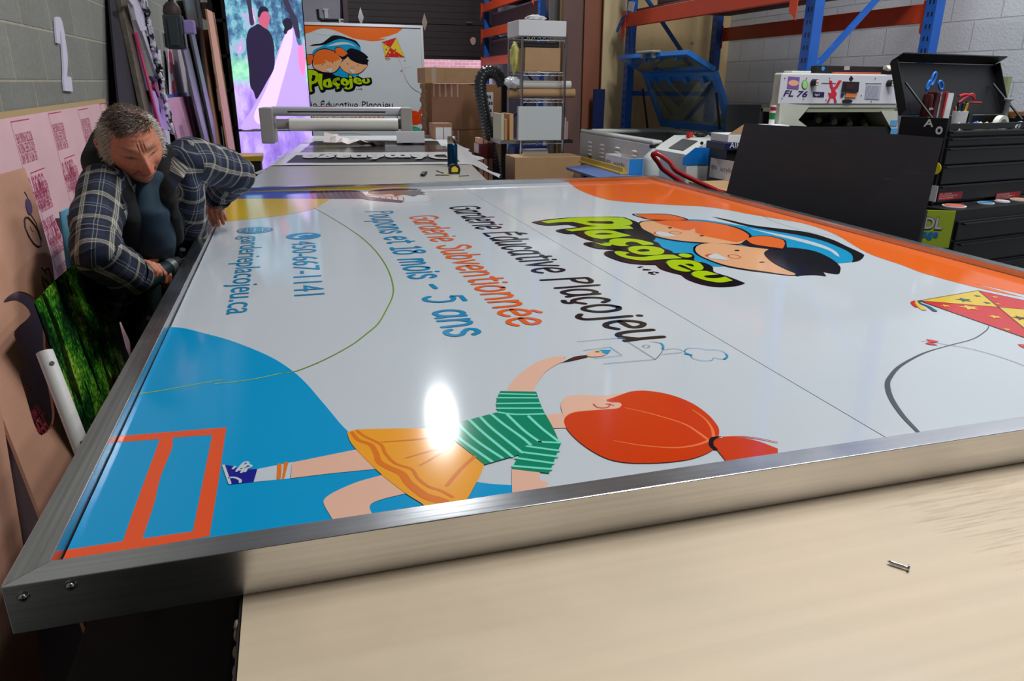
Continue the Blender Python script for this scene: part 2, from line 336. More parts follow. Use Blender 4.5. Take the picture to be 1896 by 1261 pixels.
outl(L_, 5, 'black', '3', '82,165 95,145 130,125 250,118 400,118 560,125 720,145 860,180 930,220 938,250 900,280 845,300 700,298 540,290 380,275 240,248 130,208', .014)
outl(L_, 4, 'black', '3', '50,72 120,68 300,70 400,88 465,112 380,118 250,115 150,105', .009)
outl(L_, 8, 'black', '3', '920,262 980,240 1080,240 1190,265 1210,300 1195,338 1060,325 980,305', .010)
A(L_, 6, 'orhair', '3', '75,72! 120,70 300,75 400,92 462,113! 385,117! 250,114 170,108 110,88')
A(L_, 8, 'skin2', '3', '84,165 97,148 125,130 200,124 400,122 560,128 720,150 850,185 925,225 930,255 900,275 850,300 700,294 540,286 380,270 250,245 140,208 100,190')
A(L_, 9, 'orhair', '3', '205,128! 300,120 420,120 560,126 720,148 850,184 925,225 930,255 900,272 838,288! 700,260 600,240 524,212! 524,180! 462,196 380,180 290,155')
A(L_, 7, 'black', '3', '845,290! 900,262 930,262! 960,290 1040,310 1190,345! 1050,335 940,320')
A(L_, 10, 'orhair', '3', '922,262 985,242 1080,243 1180,265 1207,290 1205,310 1190,336! 1090,322 980,305 935,285')
for x, y, rx, ry in ((332, 177, 16, 4), (573, 238, 18, 4), (843, 350, 20, 4.5), (1033, 440, 21, 4.5)): E_(L_, 10, 'black', '3', x, y, rx, ry)
for q in ('325,212 372,203 420,217 375,226', '775,392 820,382 872,402 825,412'): outl(L_, 10, 'mouth', '3', q, .0035)
A(L_, 9, 'mouth', '3', '205,218 230,206 270,206 260,215 300,240 250,236'); A(L_, 10, 'white', '3', '222,212 250,205 300,212 390,240! 300,243 240,232')
A(L_, 9, 'mouth', '3', '598,388 640,376 672,378 650,388 700,412 650,410'); A(L_, 10, 'white', '3', '622,395 655,378 690,374! 790,425! 700,418 640,410')
# lettering of the logo: near-black body, dark green edge, lime face
NM = 'logo'
A(NM, 9, 'black', '1', '115,192! 400,145 820,115 1250,107 1560,110 1700,150 1830,205 1900,300 2100,420 2000,560 1800,760 1900,850! 1700,850 1500,800 1340,740 1278,695 1320,660 1500,637! 1180,612 1020,570 950,535 1010,515 1190,508! 1050,480 900,425 800,378! 700,378 580,355 510,325 620,300 890,270! 700,228! 350,242')
A(NM, 9, 'black', '2', '560,100! 700,130 760,190 860,230 900,262! 960,262 1100,262 1150,300 1150,350 1290,385 1370,430 1390,490 1560,545 1765,625! 1650,655 1450,668 1250,640 1070,580 985,520! 860,490 740,450 680,400! 500,395 300,370 120,310 55,265 100,235 230,225! 250,140')
A(NM, 11, 'lime', '1', '270,182! 520,150 850,122 1250,115 1570,120! 1680,160 1732,205 1700,235 1600,250 1350,262 1080,250 900,215 780,190! 560,195 380,213!')
A(NM, 12, 'black', '1', '995,190! 1080,178 1250,182 1390,180 1435,205 1390,222 1250,218 1100,212')
A(NM, 11, 'lime', '1', '660,315! 900,285 1080,262 1680,250! 1750,300! 1500,305 1080,315 760,343!')
A(NM, 10, 'dkgreen', '1', '955,360 980,338 1050,325 1250,322! 1000,380!')
A(NM, 12, 'lime', '1', '968,368 1010,340 1100,326 1250,323 1400,330 1560,370 1710,410! 1500,440 1240,466! 1100,440 1010,405')
A(NM, 13, 'black', '1', '1125,388 1200,372 1290,368 1420,382 1340,395 1200,397')
A(NM, 10, 'dkgreen', '1', '1262,515! 1350,510 1370,475 1460,452 1560,450! 1500,520! 1250,545!')
A(NM, 12, 'lime', '1', '1130,520! 1250,542 1300,532 1370,525! 1375,480 1480,458 1600,456 1800,470 1960,510! 1990,555! 1900,562 1800,520 1700,508 1630,525 1620,550 1680,572! 1550,580 1450,565 1400,552! 1380,575 1300,575 1200,550')
A(NM, 12, 'lime', '2', '320,90! 450,95 560,118 640,140 655,160! 580,163 520,160! 440,125 350,122 250,120! 260,95!')
A(NM, 13, 'dkgreen', '2', '338,215 352,190 420,178 540,176! 380,230!')
A(NM, 14, 'lime', '2', '350,225 370,192 450,180 560,178 690,190 770,220 782,250 745,278 620,290 480,280 390,255')
A(NM, 15, 'black', '2', '455,235 490,220 550,215 605,228 590,243 500,248')
A(NM, 12, 'dkgreen', '2', '172,250 190,238 260,238! 200,275!')
A(NM, 13, 'lime', '2', '185,258 210,240 300,247 375,262! 320,275 330,292 430,308 520,312 600,302 780,282 890,283! 1000,325! 750,340 560,354 430,345 300,318 215,285')
A(NM, 13, 'lime', '2', '955,285 985,270 1060,272 1110,288 1118,303 1070,318 1000,310')
A(NM, 13, 'dkgreen', '2', '800,385 815,358 880,345 980,345! 850,410!')
A(NM, 14, 'lime', '2', '815,380 850,350 950,345 1090,350 1200,380 1255,430 1248,460 1200,475 1135,474! 1000,410 950,412 960,425 1110,480! 1060,490 960,478 860,440')
A(NM, 15, 'black', '2', '1025,397! 1100,395 1140,415 1130,430 1080,418')
A(NM, 13, 'dkgreen', '2', '1105,525 1120,498 1170,482! 1240,478! 1160,560!')
A(NM, 14, 'lime', '2', '1120,520 1140,492 1200,480 1300,482! 1440,525! 1300,535 1265,550 1320,568 1420,570 1500,555 1520,550! 1612,597! 1500,620 1400,618 1260,590 1150,550')
for q in ('472,428 515,420', '502,420 480,430', '535,461 578,452', '538,449 570,462', '580,462 612,455', '600,500 660,482 712,494 690,495', '605,486 612,497 640,500', '630,512 664,514'): R_(NM, 3, 'black', '2', q, .008, k=2)

# hand-lettered words: stroke glyphs, x-height .56, ascender 1, descender -.38
GL = {'G': (.62, ['.60,.84 .46,1.0 .24,.98 .06,.74 .04,.4 .12,.1 .3,0 .48,.06 .58,.24 .58,.44! .34,.44']),
      'a': (.50, ['.42,.46 .3,.56 .14,.5 .05,.28 .12,.05 .26,.02 .4,.16 .44,.5!', '.44,.56 .43,.2 .48,0']),
      'r': (.34, ['.06,.56 .07,.3 .06,0', '.07,.34 .14,.5 .24,.56 .34,.5']),
      'd': (.50, ['.42,.46 .3,.56 .14,.5 .05,.28 .12,.05 .26,.02 .4,.16', '.44,1.0 .43,.5 .45,0']),
      'e': (.46, ['.07,.28 .38,.32 .4,.46 .26,.57 .1,.46 .04,.26 .12,.05 .28,0 .42,.1']),
      'i': (.14, ['.07,.54 .07,.3 .07,0', '.07,.80 .08,.84']),
      'E': (.52, ['.48,1.0! .08,.98! .06,.5! .07,0! .5,.02!', '.07,.52 .42,.54', '.26,1.16 .38,1.32']),
      'u': (.48, ['.06,.56 .05,.2 .12,.02 .26,.02 .4,.2', '.42,.56 .41,.25 .44,0']),
      'c': (.42, ['.4,.44 .28,.57 .12,.48 .04,.26 .12,.04 .26,0 .4,.12']),
      'C': (.42, ['.4,.44 .28,.57 .12,.48 .04,.26 .12,.04 .26,0 .4,.12', '.24,-.02 .3,-.14 .24,-.24 .12,-.22']),
      't': (.38, ['.2,.86 .19,.4 .2,.1 .28,0 .36,.04', '.04,.56 .36,.58']),
      'v': (.44, ['.04,.56 .21,.02! .42,.57']),
      'P': (.54, ['.1,.98 .09,.5 .06,-.1', '.1,.98 .32,1.0 .48,.84 .46,.62 .3,.48 .1,.48']),
      'l': (.14, ['.07,1.0 .07,.5 .08,0']),
      'o': (.48, ['.24,.56 .1,.46 .04,.26 .12,.04 .26,0 .4,.12 .44,.3 .38,.5 .24,.56']),
      'j': (.30, ['.22,.54 .22,0 .18,-.3 .04,-.36 -.08,-.24', '.23,.80 .24,.84']),
      'S': (.52, ['.48,.82 .36,.99 .16,.94 .1,.76 .22,.58 .4,.46 .46,.24 .36,.03 .16,.02 .04,.2']),
      'b': (.48, ['.07,1.0 .07,.5 .07,.04', '.08,.36 .2,.56 .36,.5 .43,.28 .34,.05 .2,0 .08,.12']),
      'n': (.48, ['.07,.56 .07,.3 .06,0', '.08,.34 .2,.54 .34,.52 .4,.34 .42,0']),
      'q': (.46, ['.07,.28 .38,.32 .4,.46 .26,.57 .1,.46 .04,.26 .12,.05 .28,0 .42,.1', '.2,.72 .34,.88']),
      'p': (.48, ['.07,.56 .07,0 .06,-.38', '.08,.36 .2,.56 .36,.5 .43,.28 .34,.05 .2,0 .08,.12']),
      's': (.40, ['.36,.46 .26,.57 .1,.53 .07,.42 .18,.32 .32,.24 .35,.1 .24,0 .1,0 .03,.1']),
      '1': (.30, ['.04,.78! .18,.98! .18,.5 .18,0!', '.04,0 .32,0']),
      '8': (.50, ['.25,.54 .1,.66 .08,.84 .24,.98 .4,.86 .4,.68 .25,.54 .07,.38 .06,.12 .22,0 .4,.08 .45,.3 .38,.46 .25,.54']),
      'm': (.70, ['.07,.56 .07,.3 .06,0', '.08,.34 .18,.54 .3,.52 .34,.34 .35,0', '.35,.34 .46,.54 .58,.52 .62,.34 .64,0']),
      '-': (.46, ['.06,.34 .38,.38']),
      '5': (.50, ['.46,.98! .12,.96! .1,.58! .26,.62 .42,.5 .44,.24 .32,.03 .14,0 .03,.12']), ' ': (.30, [])}
def words(part, layer, col, s, p0, p1, cap, xh, ds, sw):
    hy = lambda y: y * ds / .38 if y < 0 else y * xh / .56 if y <= .56 else xh + (y - .56) * (cap - xh) / .44
    """stroke-lettered line from sign point p0 to p1 (baseline ends), cap height and stroke half-width in metres"""
    adv = [(GL[ch][0] + .09) for ch in s]; tot = sum(adv) - .09; d = p1 - p0; k = d.length / tot; d = d.normalized(); up = V((-d.y, d.x)); x = 0
    for i, ch in enumerate(s):
        for j, st in enumerate(GL[ch][1]):
            pts = []
            for q in st.split():
                c = q.endswith('!'); a, b = q.rstrip('!').split(','); pts.append((p0 + d * ((x + float(a)) * k) + up * hy(float(b)), c))
            rib(part, layer + (i % 2) * .5 + j * .25, col, crom(pts, False, 4), sw)
        x += adv[i]
words('black_lettering', 3, 'black', 'Garderie Educative PlaCojeu', V((.750, 1.011)), V((2.655, 1.011)), .126, .092, .040, .0160)
words('orange_lettering', 3, 'textorange', 'Garderie Subventionnqe', V((.957, .798)), V((2.490, .798)), .108, .073, .034, .0145)
words('blue_lettering', 3, 'textblue', 'Poupons et 18 mois - 5 ans', V((.795, .642)), V((2.525, .642)), .100, .070, .034, .0145)

def pick(s, q, x): pass
def art_parts(parent, T, N, skip=()):
    """Every drawing of the design as one vinyl mesh under the sign; T maps (s,t) to the world, N is the face normal."""
    parts = {}
    for part, layer, col, P in ART:
        if part in skip: continue
        mb, cols = parts.setdefault(part, (MB(), []))
        if col not in cols: cols.append(col)
        mb.mat(cols.index(col)); off = N * (.00035 + .00022 * layer + len(mb.v) * 2e-9)
        if isinstance(P, tuple):
            _, Lf, Rt, c0, c1 = P
            def clip(q): return V((min(max(q.x, .04), SW - .04), min(max(q.y, .04), SH - .04)))
            n = len(Lf); vs = [T(clip(q)) + off for q in Lf + Rt]
            fs = [(i, n + i, n + i + 1, i + 1) for i in range(n - 1)]
            mb.add(vs, fs)
            mb.add([T(clip(q)) + off for q in [Lf[0]] + list(reversed(c0)) + [Rt[0]]], [(0, 1, 2, 3, 4)])
            mb.add([T(clip(q)) + off for q in [Rt[-1]] + list(reversed(c1)) + [Lf[-1]]], [(0, 1, 2, 3, 4)])
        else:
            P = [V((min(max(q.x, .04), SW - .04), min(max(q.y, .04), SH - .04))) for q in P]
            Q = [P[0]]
            for q in P[1:]:
                if (q - Q[-1]).length > 1e-5: Q.append(q)
            if (Q[0] - Q[-1]).length < 1e-5: Q.pop()
            mb.poly([T(q) + off for q in Q])
    for part, (mb, cols) in parts.items():
        o = mb.build(part, [MATS['vinyl_' + c] for c in cols], parent)
        o['label'] = {'logo': 'cartoon logo of two smiling children over lime lettering', 'black_lettering': 'black hand-drawn lettering', 'orange_lettering': 'orange hand-drawn lettering',
                      'blue_lettering': 'blue hand-drawn lettering', 'painting_girl_drawing': 'girl with red ponytail, green striped top and orange skirt', 'kite_drawing': 'red and yellow kite'}.get(part, part.replace('_', ' '))
# ------------------------------------------------ metals and the big sign
def brushed(name, col, rough, axis, dark=.25, metal=1., scale=60., bump=.12):
    m = bpy.data.materials.new(name); nt, N, L, b = nodes(m); MATS[name] = m
    b.inputs['Metallic'].default_value = metal; b.inputs['Roughness'].default_value = rough
    tc = N.new('ShaderNodeTexCoord'); mp = N.new('ShaderNodeMapping'); L.new(tc.outputs['Object'], mp.inputs[0])
    mp.inputs['Scale'].default_value = [(.012 if i == axis else 1.) for i in range(3)]
    n = N.new('ShaderNodeTexNoise'); n.inputs['Scale'].default_value = scale * 3; n.inputs['Detail'].default_value = 6; L.new(mp.outputs[0], n.inputs[0])
    n2 = N.new('ShaderNodeTexNoise'); n2.inputs['Scale'].default_value = 3.5; n2.inputs['Detail'].default_value = 6; L.new(tc.outputs['Object'], n2.inputs[0])
    c = lin(col)[:3]
    r = N.new('ShaderNodeMapRange'); r.inputs[1].default_value = .3; r.inputs[2].default_value = .7; r.inputs[3].default_value = 1 - dark; r.inputs[4].default_value = 1 + dark * .4; L.new(n.outputs[0], r.inputs[0])
    r2 = N.new('ShaderNodeMapRange'); r2.inputs[1].default_value = .35; r2.inputs[2].default_value = .65; r2.inputs[3].default_value = .9; r2.inputs[4].default_value = 1.06; L.new(n2.outputs[0], r2.inputs[0])
    mu = N.new('ShaderNodeMath'); mu.operation = 'MULTIPLY'; L.new(r.outputs[0], mu.inputs[0]); L.new(r2.outputs[0], mu.inputs[1])
    sc_ = N.new('ShaderNodeVectorMath'); sc_.operation = 'SCALE'; sc_.inputs[0].default_value = c; L.new(mu.outputs[0], sc_.inputs['Scale']); L.new(sc_.outputs[0], b.inputs['Base Color'])
    r3 = N.new('ShaderNodeMapRange'); r3.inputs[1].default_value = .3; r3.inputs[2].default_value = .7; r3.inputs[3].default_value = rough * .8; r3.inputs[4].default_value = rough * 1.25
    L.new(n2.outputs[0], r3.inputs[0]); L.new(r3.outputs[0], b.inputs['Roughness'])
    bp = N.new('ShaderNodeBump'); bp.inputs['Strength'].default_value = bump; bp.inputs['Distance'].default_value = .002; L.new(n.outputs[0], bp.inputs['Height']); L.new(bp.outputs[0], b.inputs['Normal'])
    return m
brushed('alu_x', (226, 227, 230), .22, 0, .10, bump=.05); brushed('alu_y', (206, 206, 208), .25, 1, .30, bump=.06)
brushed('alu_z', (178, 180, 184), .3, 2, .2)
M('steel', (190, 192, 196), .22, 1.); M('dark_steel', (60, 62, 66), .4, .8); M('black', (16, 16, 18), .5); M('matte_black', (12, 12, 14), .75)
M('white_acrylic', (197, 203, 208), .08, var=.02, vs=2)
M('black_metal', (22, 22, 26), .38, .3)
ZT, ZS = .957, 1.020
t = thing('large_sign', 'huge framed daycare sign lying face up on the metal table', 'sign', ((SX0 + SX1) / 2, (SY0 + SY1) / 2, ZT))
rw = .038
def rail(a, b, c, d, mt, lab):   # outer start, outer end, inner end, inner start
    q = [V((p[0], p[1], 0)) for p in (a, b, c, d)]; mb = MB()
    mb.quad([p + V((0, 0, ZT + .0005)) for p in q], (0, 0, ZS - ZT - .0005)); o = mb.build('frame_rail', mt, t, .0012); return o
O = [(SX0, SY0), (SX1, SY0), (SX1, SY1), (SX0, SY1)]; I = [(SX0 + rw, SY0 + rw), (SX1 - rw, SY0 + rw), (SX1 - rw, SY1 - rw), (SX0 + rw, SY1 - rw)]
near_rail = rail(O[0], O[1], I[1], I[0], MATS['alu_x'], ''); rail(O[1], O[2], I[2], I[1], MATS['alu_y'], ''); rail(O[2], O[3], I[3], I[2], MATS['alu_x'], '')
left_rail = rail(O[3], O[0], I[0], I[3], MATS['alu_y'], '')
g = .0035
seam = PZ(1300, 590, PZS).x
seam = .882
MB().mm((I[0][0] + g, I[0][1] + g, PZS - .004), (seam - .0012, I[2][1] - g, PZS)).build('sign_panel', MATS['white_acrylic'], t)
MB().mm((seam + .0012, I[0][1] + g, PZS - .004), (I[2][0] - g, I[2][1] - g, PZS)).build('sign_panel', MATS['white_acrylic'], t)
MB().mm((I[0][0], I[0][1], PZS - .02), (I[2][0], I[2][1], PZS - .0045)).build('backing_board', MATS['dark_steel'], t)
art_parts(t, lambda q: V((SX0 + q.x * 0 + q.y, SY1 - q.x, PZS)), V((0, 0, 1)))
def TW(q): return V((SX0 + q.y, SY1 - q.x, PZS))
U_, V_ = V((0, -1, 0)), V((1, 0, 0))
mb = MB()
a, b = TW(ST(448.5, 438)), TW(ST(419, 583)); u = (b - a); L0 = u.length; u.normalize(); v = V((-u.y, u.x, 0)); xh = ST(464, 580).y - ST(419, 580).y
text_mb(mb, 'garderieplacojeu.ca', a, u, v, xh / .545, L0, .0012, bold=.0)
a, b = TW(ST(540.5, 448)), TW(ST(545, 549)); u = (b - a); L1 = u.length; u.normalize(); v = V((-u.y, u.x, 0)); ch = ST(605, 548).y - ST(545, 548).y
text_mb(mb, '450-667-1141', a, u, v, ch / .72, L1, .0012, bold=.0)
o = mb.build('contact_lettering', MATS['vinyl_textblue'], t); o['label'] = 'blue web address and phone number'
mb = MB()
def disc(c, rs, rt, z, mi, n=28): mb.mat(mi); mb.poly([TW(c + V((rs * math.cos(2 * math.pi * i / n), rt * math.sin(2 * math.pi * i / n)))) + V((0, 0, z)) for i in range(n)])
c = ST(472, 426.5); r = .066
disc(c, r, r, .001, 0); disc(c, r * .86, r * .86, .0013, 1); disc(c, r * .8, r * .8, .0016, 0)
for k in (-.42, 0, .42): disc(c + V((0, k * r)), r * .72 * math.sqrt(1 - k * k), r * .035, .0019 + k * .0001, 1)
disc(c, r * .04, r * .78, .0022, 1)
for k in (.4,):
    for e in range(2):
        P = [c + V((math.cos(a) * r * k, math.sin(a) * r * .78)) for a in [(-1.5 + 3 * i / 14) + e * math.pi for i in range(15)]]
        mb.mat(1)
        for i in range(14):
            mb.poly([TW(P[i]) + V((.0, 0, .0024)), TW(P[i + 1]) + V((0, 0, .0024)), TW(P[i + 1] + V((.005, 0))) + V((0, 0, .0024)), TW(P[i] + V((.005, 0))) + V((0, 0, .0024))])
c = ST(562, 437.5); disc(c, .062, .062, .001, 0)
hs = [(-.5, .42), (-.3, .52), (-.16, .26), (-.28, .12), (-.1, -.14), (.14, -.3), (.3, -.18), (.52, -.3), (.42, -.5), (.2, -.54), (-.2, -.3), (-.46, .06)]
mb.mat(1); mb.poly([TW(c + V((x * .07, y * .07))) + V((0, 0, .0014)) for x, y in hs])
o = mb.build('contact_icons', [MATS['vinyl_textblue'], MATS['vinyl_white']], t); o['label'] = 'blue globe and telephone icons'
for px, py in ((131, 1084), (43, 1105)):
    p = PY(px, py, SY0); m = MB(); m.cyl(p, p + V((0, -.0016, 0)), .0062); m.ball(p + V((0, -.0016, 0)), (.0046, .0032, .0046)); m.mat(1).obox(p + V((-.0026, -.0052, -.0006)), (.0052, 0, 0), (0, .001, 0), (0, 0, .0012))
    m.build('screw_head', [MATS['steel'], MATS['black']], t)
# ------------------------------------------------ metal-topped table under it
m = brushed('sheet_top', (218, 197, 168), .52, 0, .07, metal=.05, scale=14, bump=.05)
nt = m.node_tree; N, L = nt.nodes, nt.links; b = N['Principled BSDF']
tc = N.new('ShaderNodeTexCoord'); mp = N.new('ShaderNodeMapping'); mp.inputs['Rotation'].default_value = (0, 0, .5); mp.inputs['Scale'].default_value = (1.2, 26, 1); L.new(tc.outputs['Object'], mp.inputs[0])
n = N.new('ShaderNodeTexNoise'); n.inputs['Scale'].default_value = 6; n.inputs['Detail'].default_value = 8; n.inputs['Roughness'].default_value = .75; L.new(mp.outputs[0], n.inputs[0])
n2 = N.new('ShaderNodeTexNoise'); n2.inputs['Scale'].default_value = 2.6; n2.inputs['Detail'].default_value = 3; L.new(tc.outputs['Object'], n2.inputs[0])
mu = N.new('ShaderNodeMath'); mu.operation = 'MULTIPLY'; L.new(n.outputs[0], mu.inputs[0]); L.new(n2.outputs[0], mu.inputs[1])
cr = N.new('ShaderNodeMapRange'); cr.inputs[1].default_value = .30; cr.inputs[2].default_value = .44; cr.inputs[3].default_value = 0; cr.inputs[4].default_value = .6; L.new(mu.outputs[0], cr.inputs[0])
src = b.inputs['Base Color'].links[0].from_socket
mx = N.new('ShaderNodeMix'); mx.data_type = 'RGBA'; mx.inputs[7].default_value = lin((132, 104, 76)); L.new(cr.outputs[0], mx.inputs[0]); L.new(src, mx.inputs[6]); L.new(mx.outputs[2], b.inputs['Base Color'])
TX = -.098
t = thing('work_table', 'large workbench with a worn beige sheet-metal top under the sign', 'table', (1.4, 1.4, 0))
MB().mm((TX, -.7, ZT - .003), (1.98, 3.86, ZT)).build('table_top', MATS['sheet_top'], t)
MB().mm((TX - .004, -.7, ZT - .05), (1.98, 3.86, ZT - .0035)).build('table_board', M('painted_edge', (26, 25, 26), .6, var=.3, vs=30), t)
for x in (-.03, 1.88):
    for y in (.3, 3.6): MB().mm((x, y, 0), (x + .08, y + .08, ZT - .0505)).build('table_leg', MATS['black_metal'], t)
MB().mm((-.10, -.7, .78), (-.04, 3.7, .90)).build('side_beam', M('scuffed_black', (20, 19, 20), .55, var=.5, vs=60, bump=.4, bs=160), t)
mb = MB(); random.seed(3)
for k in range(9):
    y = .66 - k * .008 + random.uniform(-.004, .004); mb.ball((TX - .006, .735 + random.uniform(-.01, .01) - k * .012, .947 - k * .004), (.004, .009, .006), 8)
mb.build('paint_drip', M('drip', (150, 130, 112), .5), t)
solo(MB().mm((-.45, .92, .002), (-.17, 2.0, .56)), 'dark_filler', MATS['matte_black'], 'black crate added to darken the floor below the near left corner of the sign', 'filler', bev=.01)  # made-up black box: blackens the shaded corner and carries the white channel
# loose screw on the table
a = PZ(1643, 1039, ZT + .0035); b = PZ(1680, 1051, ZT + .0035); d = (b - a).normalized()
mb = MB(); n = 26; L0 = (b - a).length; P = []; rr = []
for i in range(n + 1):
    P.append(a + d * (L0 * i / n)); rr.append((.0004 + .0016 * min(1, i / 4)) * (1.25 if i % 2 and i < n - 3 else 1))
mb.tube(P, rr, 10); mb.mat(0).tube([b, b + d * .0006, b + d * .002, b + d * .003], [.0022, .0048, .0045, .002], 14)
solo(mb, 'screw', MATS['steel'], 'small steel wood screw lying alone on the beige table top', 'screw')
# ------------------------------------------------ the room
def block_mat(name, c1, c2, cm, gy, off=(0, 0), rough=.85, axes='YZ'):
    m = bpy.data.materials.new(name); nt, N, L, b = nodes(m); MATS[name] = m; b.inputs['Roughness'].default_value = rough
    tc = N.new('ShaderNodeTexCoord'); sx = N.new('ShaderNodeSeparateXYZ'); cb = N.new('ShaderNodeCombineXYZ'); L.new(tc.outputs['Object'], sx.inputs[0])
    L.new(sx.outputs[axes[0]], cb.inputs[0]); L.new(sx.outputs[axes[1]], cb.inputs[1])
    mp = N.new('ShaderNodeMapping'); mp.inputs['Location'].default_value = (off[0], off[1], 0); L.new(cb.outputs[0], mp.inputs[0])
    br = N.new('ShaderNodeTexBrick'); br.inputs['Scale'].default_value = 1; br.inputs['Brick Width'].default_value = .406; br.inputs['Row Height'].default_value = .2032
    br.inputs['Mortar Size'].default_value = .006; br.inputs['Mortar Smooth'].default_value = .35; br.inputs['Bias'].default_value = 0
    br.inputs['Color1'].default_value = lin(c1); br.inputs['Color2'].default_value = lin(c2); br.inputs['Mortar'].default_value = lin(cm); L.new(mp.outputs[0], br.inputs[0])
    n = N.new('ShaderNodeTexNoise'); n.inputs['Scale'].default_value = 60; n.inputs['Detail'].default_value = 6; L.new(tc.outputs['Object'], n.inputs[0])
    n2 = N.new('ShaderNodeTexNoise'); n2.inputs['Scale'].default_value = 2.2; n2.inputs['Detail'].default_value = 4; L.new(tc.outputs['Object'], n2.inputs[0])
    a = N.new('ShaderNodeMath'); a.operation = 'ADD'; L.new(n.outputs[0], a.inputs[0]); L.new(n2.outputs[0], a.inputs[1])
    r = N.new('ShaderNodeMapRange'); r.inputs[1].default_value = .7; r.inputs[2].default_value = 1.3; r.inputs[3].default_value = 1 - gy; r.inputs[4].default_value = 1 + gy; L.new(a.outputs[0], r.inputs[0])
    v = N.new('ShaderNodeVectorMath'); v.operation = 'SCALE'; L.new(br.outputs[0], v.inputs[0]); L.new(r.outputs[0], v.inputs['Scale']); L.new(v.outputs[0], b.inputs['Base Color'])
    s = N.new('ShaderNodeMath'); s.operation = 'MULTIPLY_ADD'; s.inputs[1].default_value = -1; L.new(br.outputs[1], s.inputs[0])
    n3 = N.new('ShaderNodeMath'); n3.operation = 'MULTIPLY'; n3.inputs[1].default_value = .35; L.new(n.outputs[0], n3.inputs[0]); L.new(n3.outputs[0], s.inputs[2])
    bp = N.new('ShaderNodeBump'); bp.inputs['Strength'].default_value = .8; bp.inputs['Distance'].default_value = .008; L.new(s.outputs[0], bp.inputs['Height']); L.new(bp.outputs[0], b.inputs['Normal'])
    return m
block_mat('grey_block', (140, 140, 132), (124, 125, 118), (166, 158, 142), .14, (.15, -1.527 % .2032 * 0 + (.2032 * 8 - 1.527)))
block_mat('painted_block', (206, 209, 214), (200, 203, 209), (186, 189, 197), .05, (.1, .06))
block_mat('outdoor_brick', (206, 150, 142), (190, 132, 128), (220, 200, 196), .1, (0, 0), axes='XZ')
MATS['outdoor_brick'].node_tree.nodes['Brick Texture'].inputs['Brick Width'].default_value = .21
MATS['outdoor_brick'].node_tree.nodes['Brick Texture'].inputs['Row Height'].default_value = .075
M('back_plaster', (176, 172, 186), .8, var=.12, vs=1.2); M('concrete', (52, 50, 48), .7, var=.25, vs=3); M('ceiling_deck', (176, 178, 182), .8, var=.1, vs=1)
M('asphalt', (90, 90, 96), .9, var=.2, vs=8)
XL, XR, YB, YF, ZC = -.957, 4.62, 14.0, -4.2, 5.25
struct(MB().mm((XL - .2, YF - .2, -.1), (XR + .2, YB + .2, 0)), 'floor', MATS['concrete'])
struct(MB().mm((XL - .2, YF - .2, ZC), (XR + .2, YB + .2, ZC + .1)), 'ceiling', MATS['ceiling_deck'])
struct(MB().mm((XL - .2, YF, 0), (XL, YB, ZC)), 'wall_left', MATS['grey_block'])
struct(MB().mm((XR, YF, 0), (XR + .2, YB, ZC)), 'wall_right', MATS['painted_block'])
struct(MB().mm((XL - .2, YF - .2, 0), (XR + .2, YF, ZC)), 'wall_front', M('front_dark', (70, 68, 66), .8, var=.1, vs=2))
# back wall with the loading door opening
pl = PY(660, 120, YB); pr = PY(900, 120, YB); zt = 4.3; x0, x1 = pl.x - .02, PY(897, 60, YB).x
x1 = 3.75
mb = MB(); mb.mm((XL - .2, YB, 0), (x0, YB + .2, ZC)); mb.mm((x1, YB, 0), (XR + .2, YB + .2, ZC)); mb.mm((x0, YB, zt), (x1, YB + .2, ZC)); struct(mb, 'wall_back', MATS['back_plaster'])
struct(MB().mm((-6, 19, -.1), (12, 19.2, 7)), 'wall_outside', MATS['outdoor_brick'])
struct(MB().mm((-6, YB + .2, -.12), (12, 19, -.02)), 'floor_outside', MATS['asphalt'])
zb = PY(780, 104, YB).z
t = thing('loading_door', 'dark brown sectional overhead door pulled part way up over the daylight gap', 'door', ((x0 + x1) / 2, YB - .06, zb))
DM = M('door_brown', (52, 40, 42), .55, var=.12, vs=3)
h = .53; k = 0; z = zb
while z < zt + .4:
    mb = MB(); mb.mm((x0 - .08, YB - .07, z + .004), (x1 + .08, YB - .05, z + h - .004)); mb.mm((x0 - .08, YB - .05, z), (x1 + .08, YB - .03, z + h - .0001))
    for q in range(1, 5): mb.mm((x0 - .08, YB - .076, z + q * h / 5 - .01), (x1 + .08, YB - .07, z + q * h / 5 + .004))
    mb.build('door_section', DM, t, .004); z += h
MB().mm((x0 - .08, YB - .075, zb - .05), (x1 + .08, YB - .035, zb)).build('bottom_seal', MATS['black'], t)
for px, py in ((668, 32), (786, 42)):
    p = PY(px, py, YB - .08); MB().poly([p + V((0, 0, .16)), p + V((.05, 0, 0)), p + V((0, 0, -.14)), p + V((-.05, 0, 0))], (0, -.01, 0)).build('hinge_plate', MATS['steel'], t)
p = PY(868, 42, YB - .08); MB().mm((p.x - .06, p.y - .03, p.z - .012), (p.x + .06, p.y, p.z + .012)).build('pull_handle', MATS['steel'], t)
p = PY(876, 76, YB - .079); mb = MB(); mb.poly([p + V((.05 * math.cos(a * .9) * (1 + .3 * (a % 2)), 0, .07 * math.sin(a * .9))) for a in range(7)], (0, -.002, 0)); mb.build('sticker', M('sticker_peach', (220, 170, 150), .5), t)
mb = MB(); mb.mm((x0 - .16, YB - .10, 0), (x0 - .08, YB, zt + .3)); struct(mb, 'trim_1', M('track_grey', (86, 66, 76), .5))
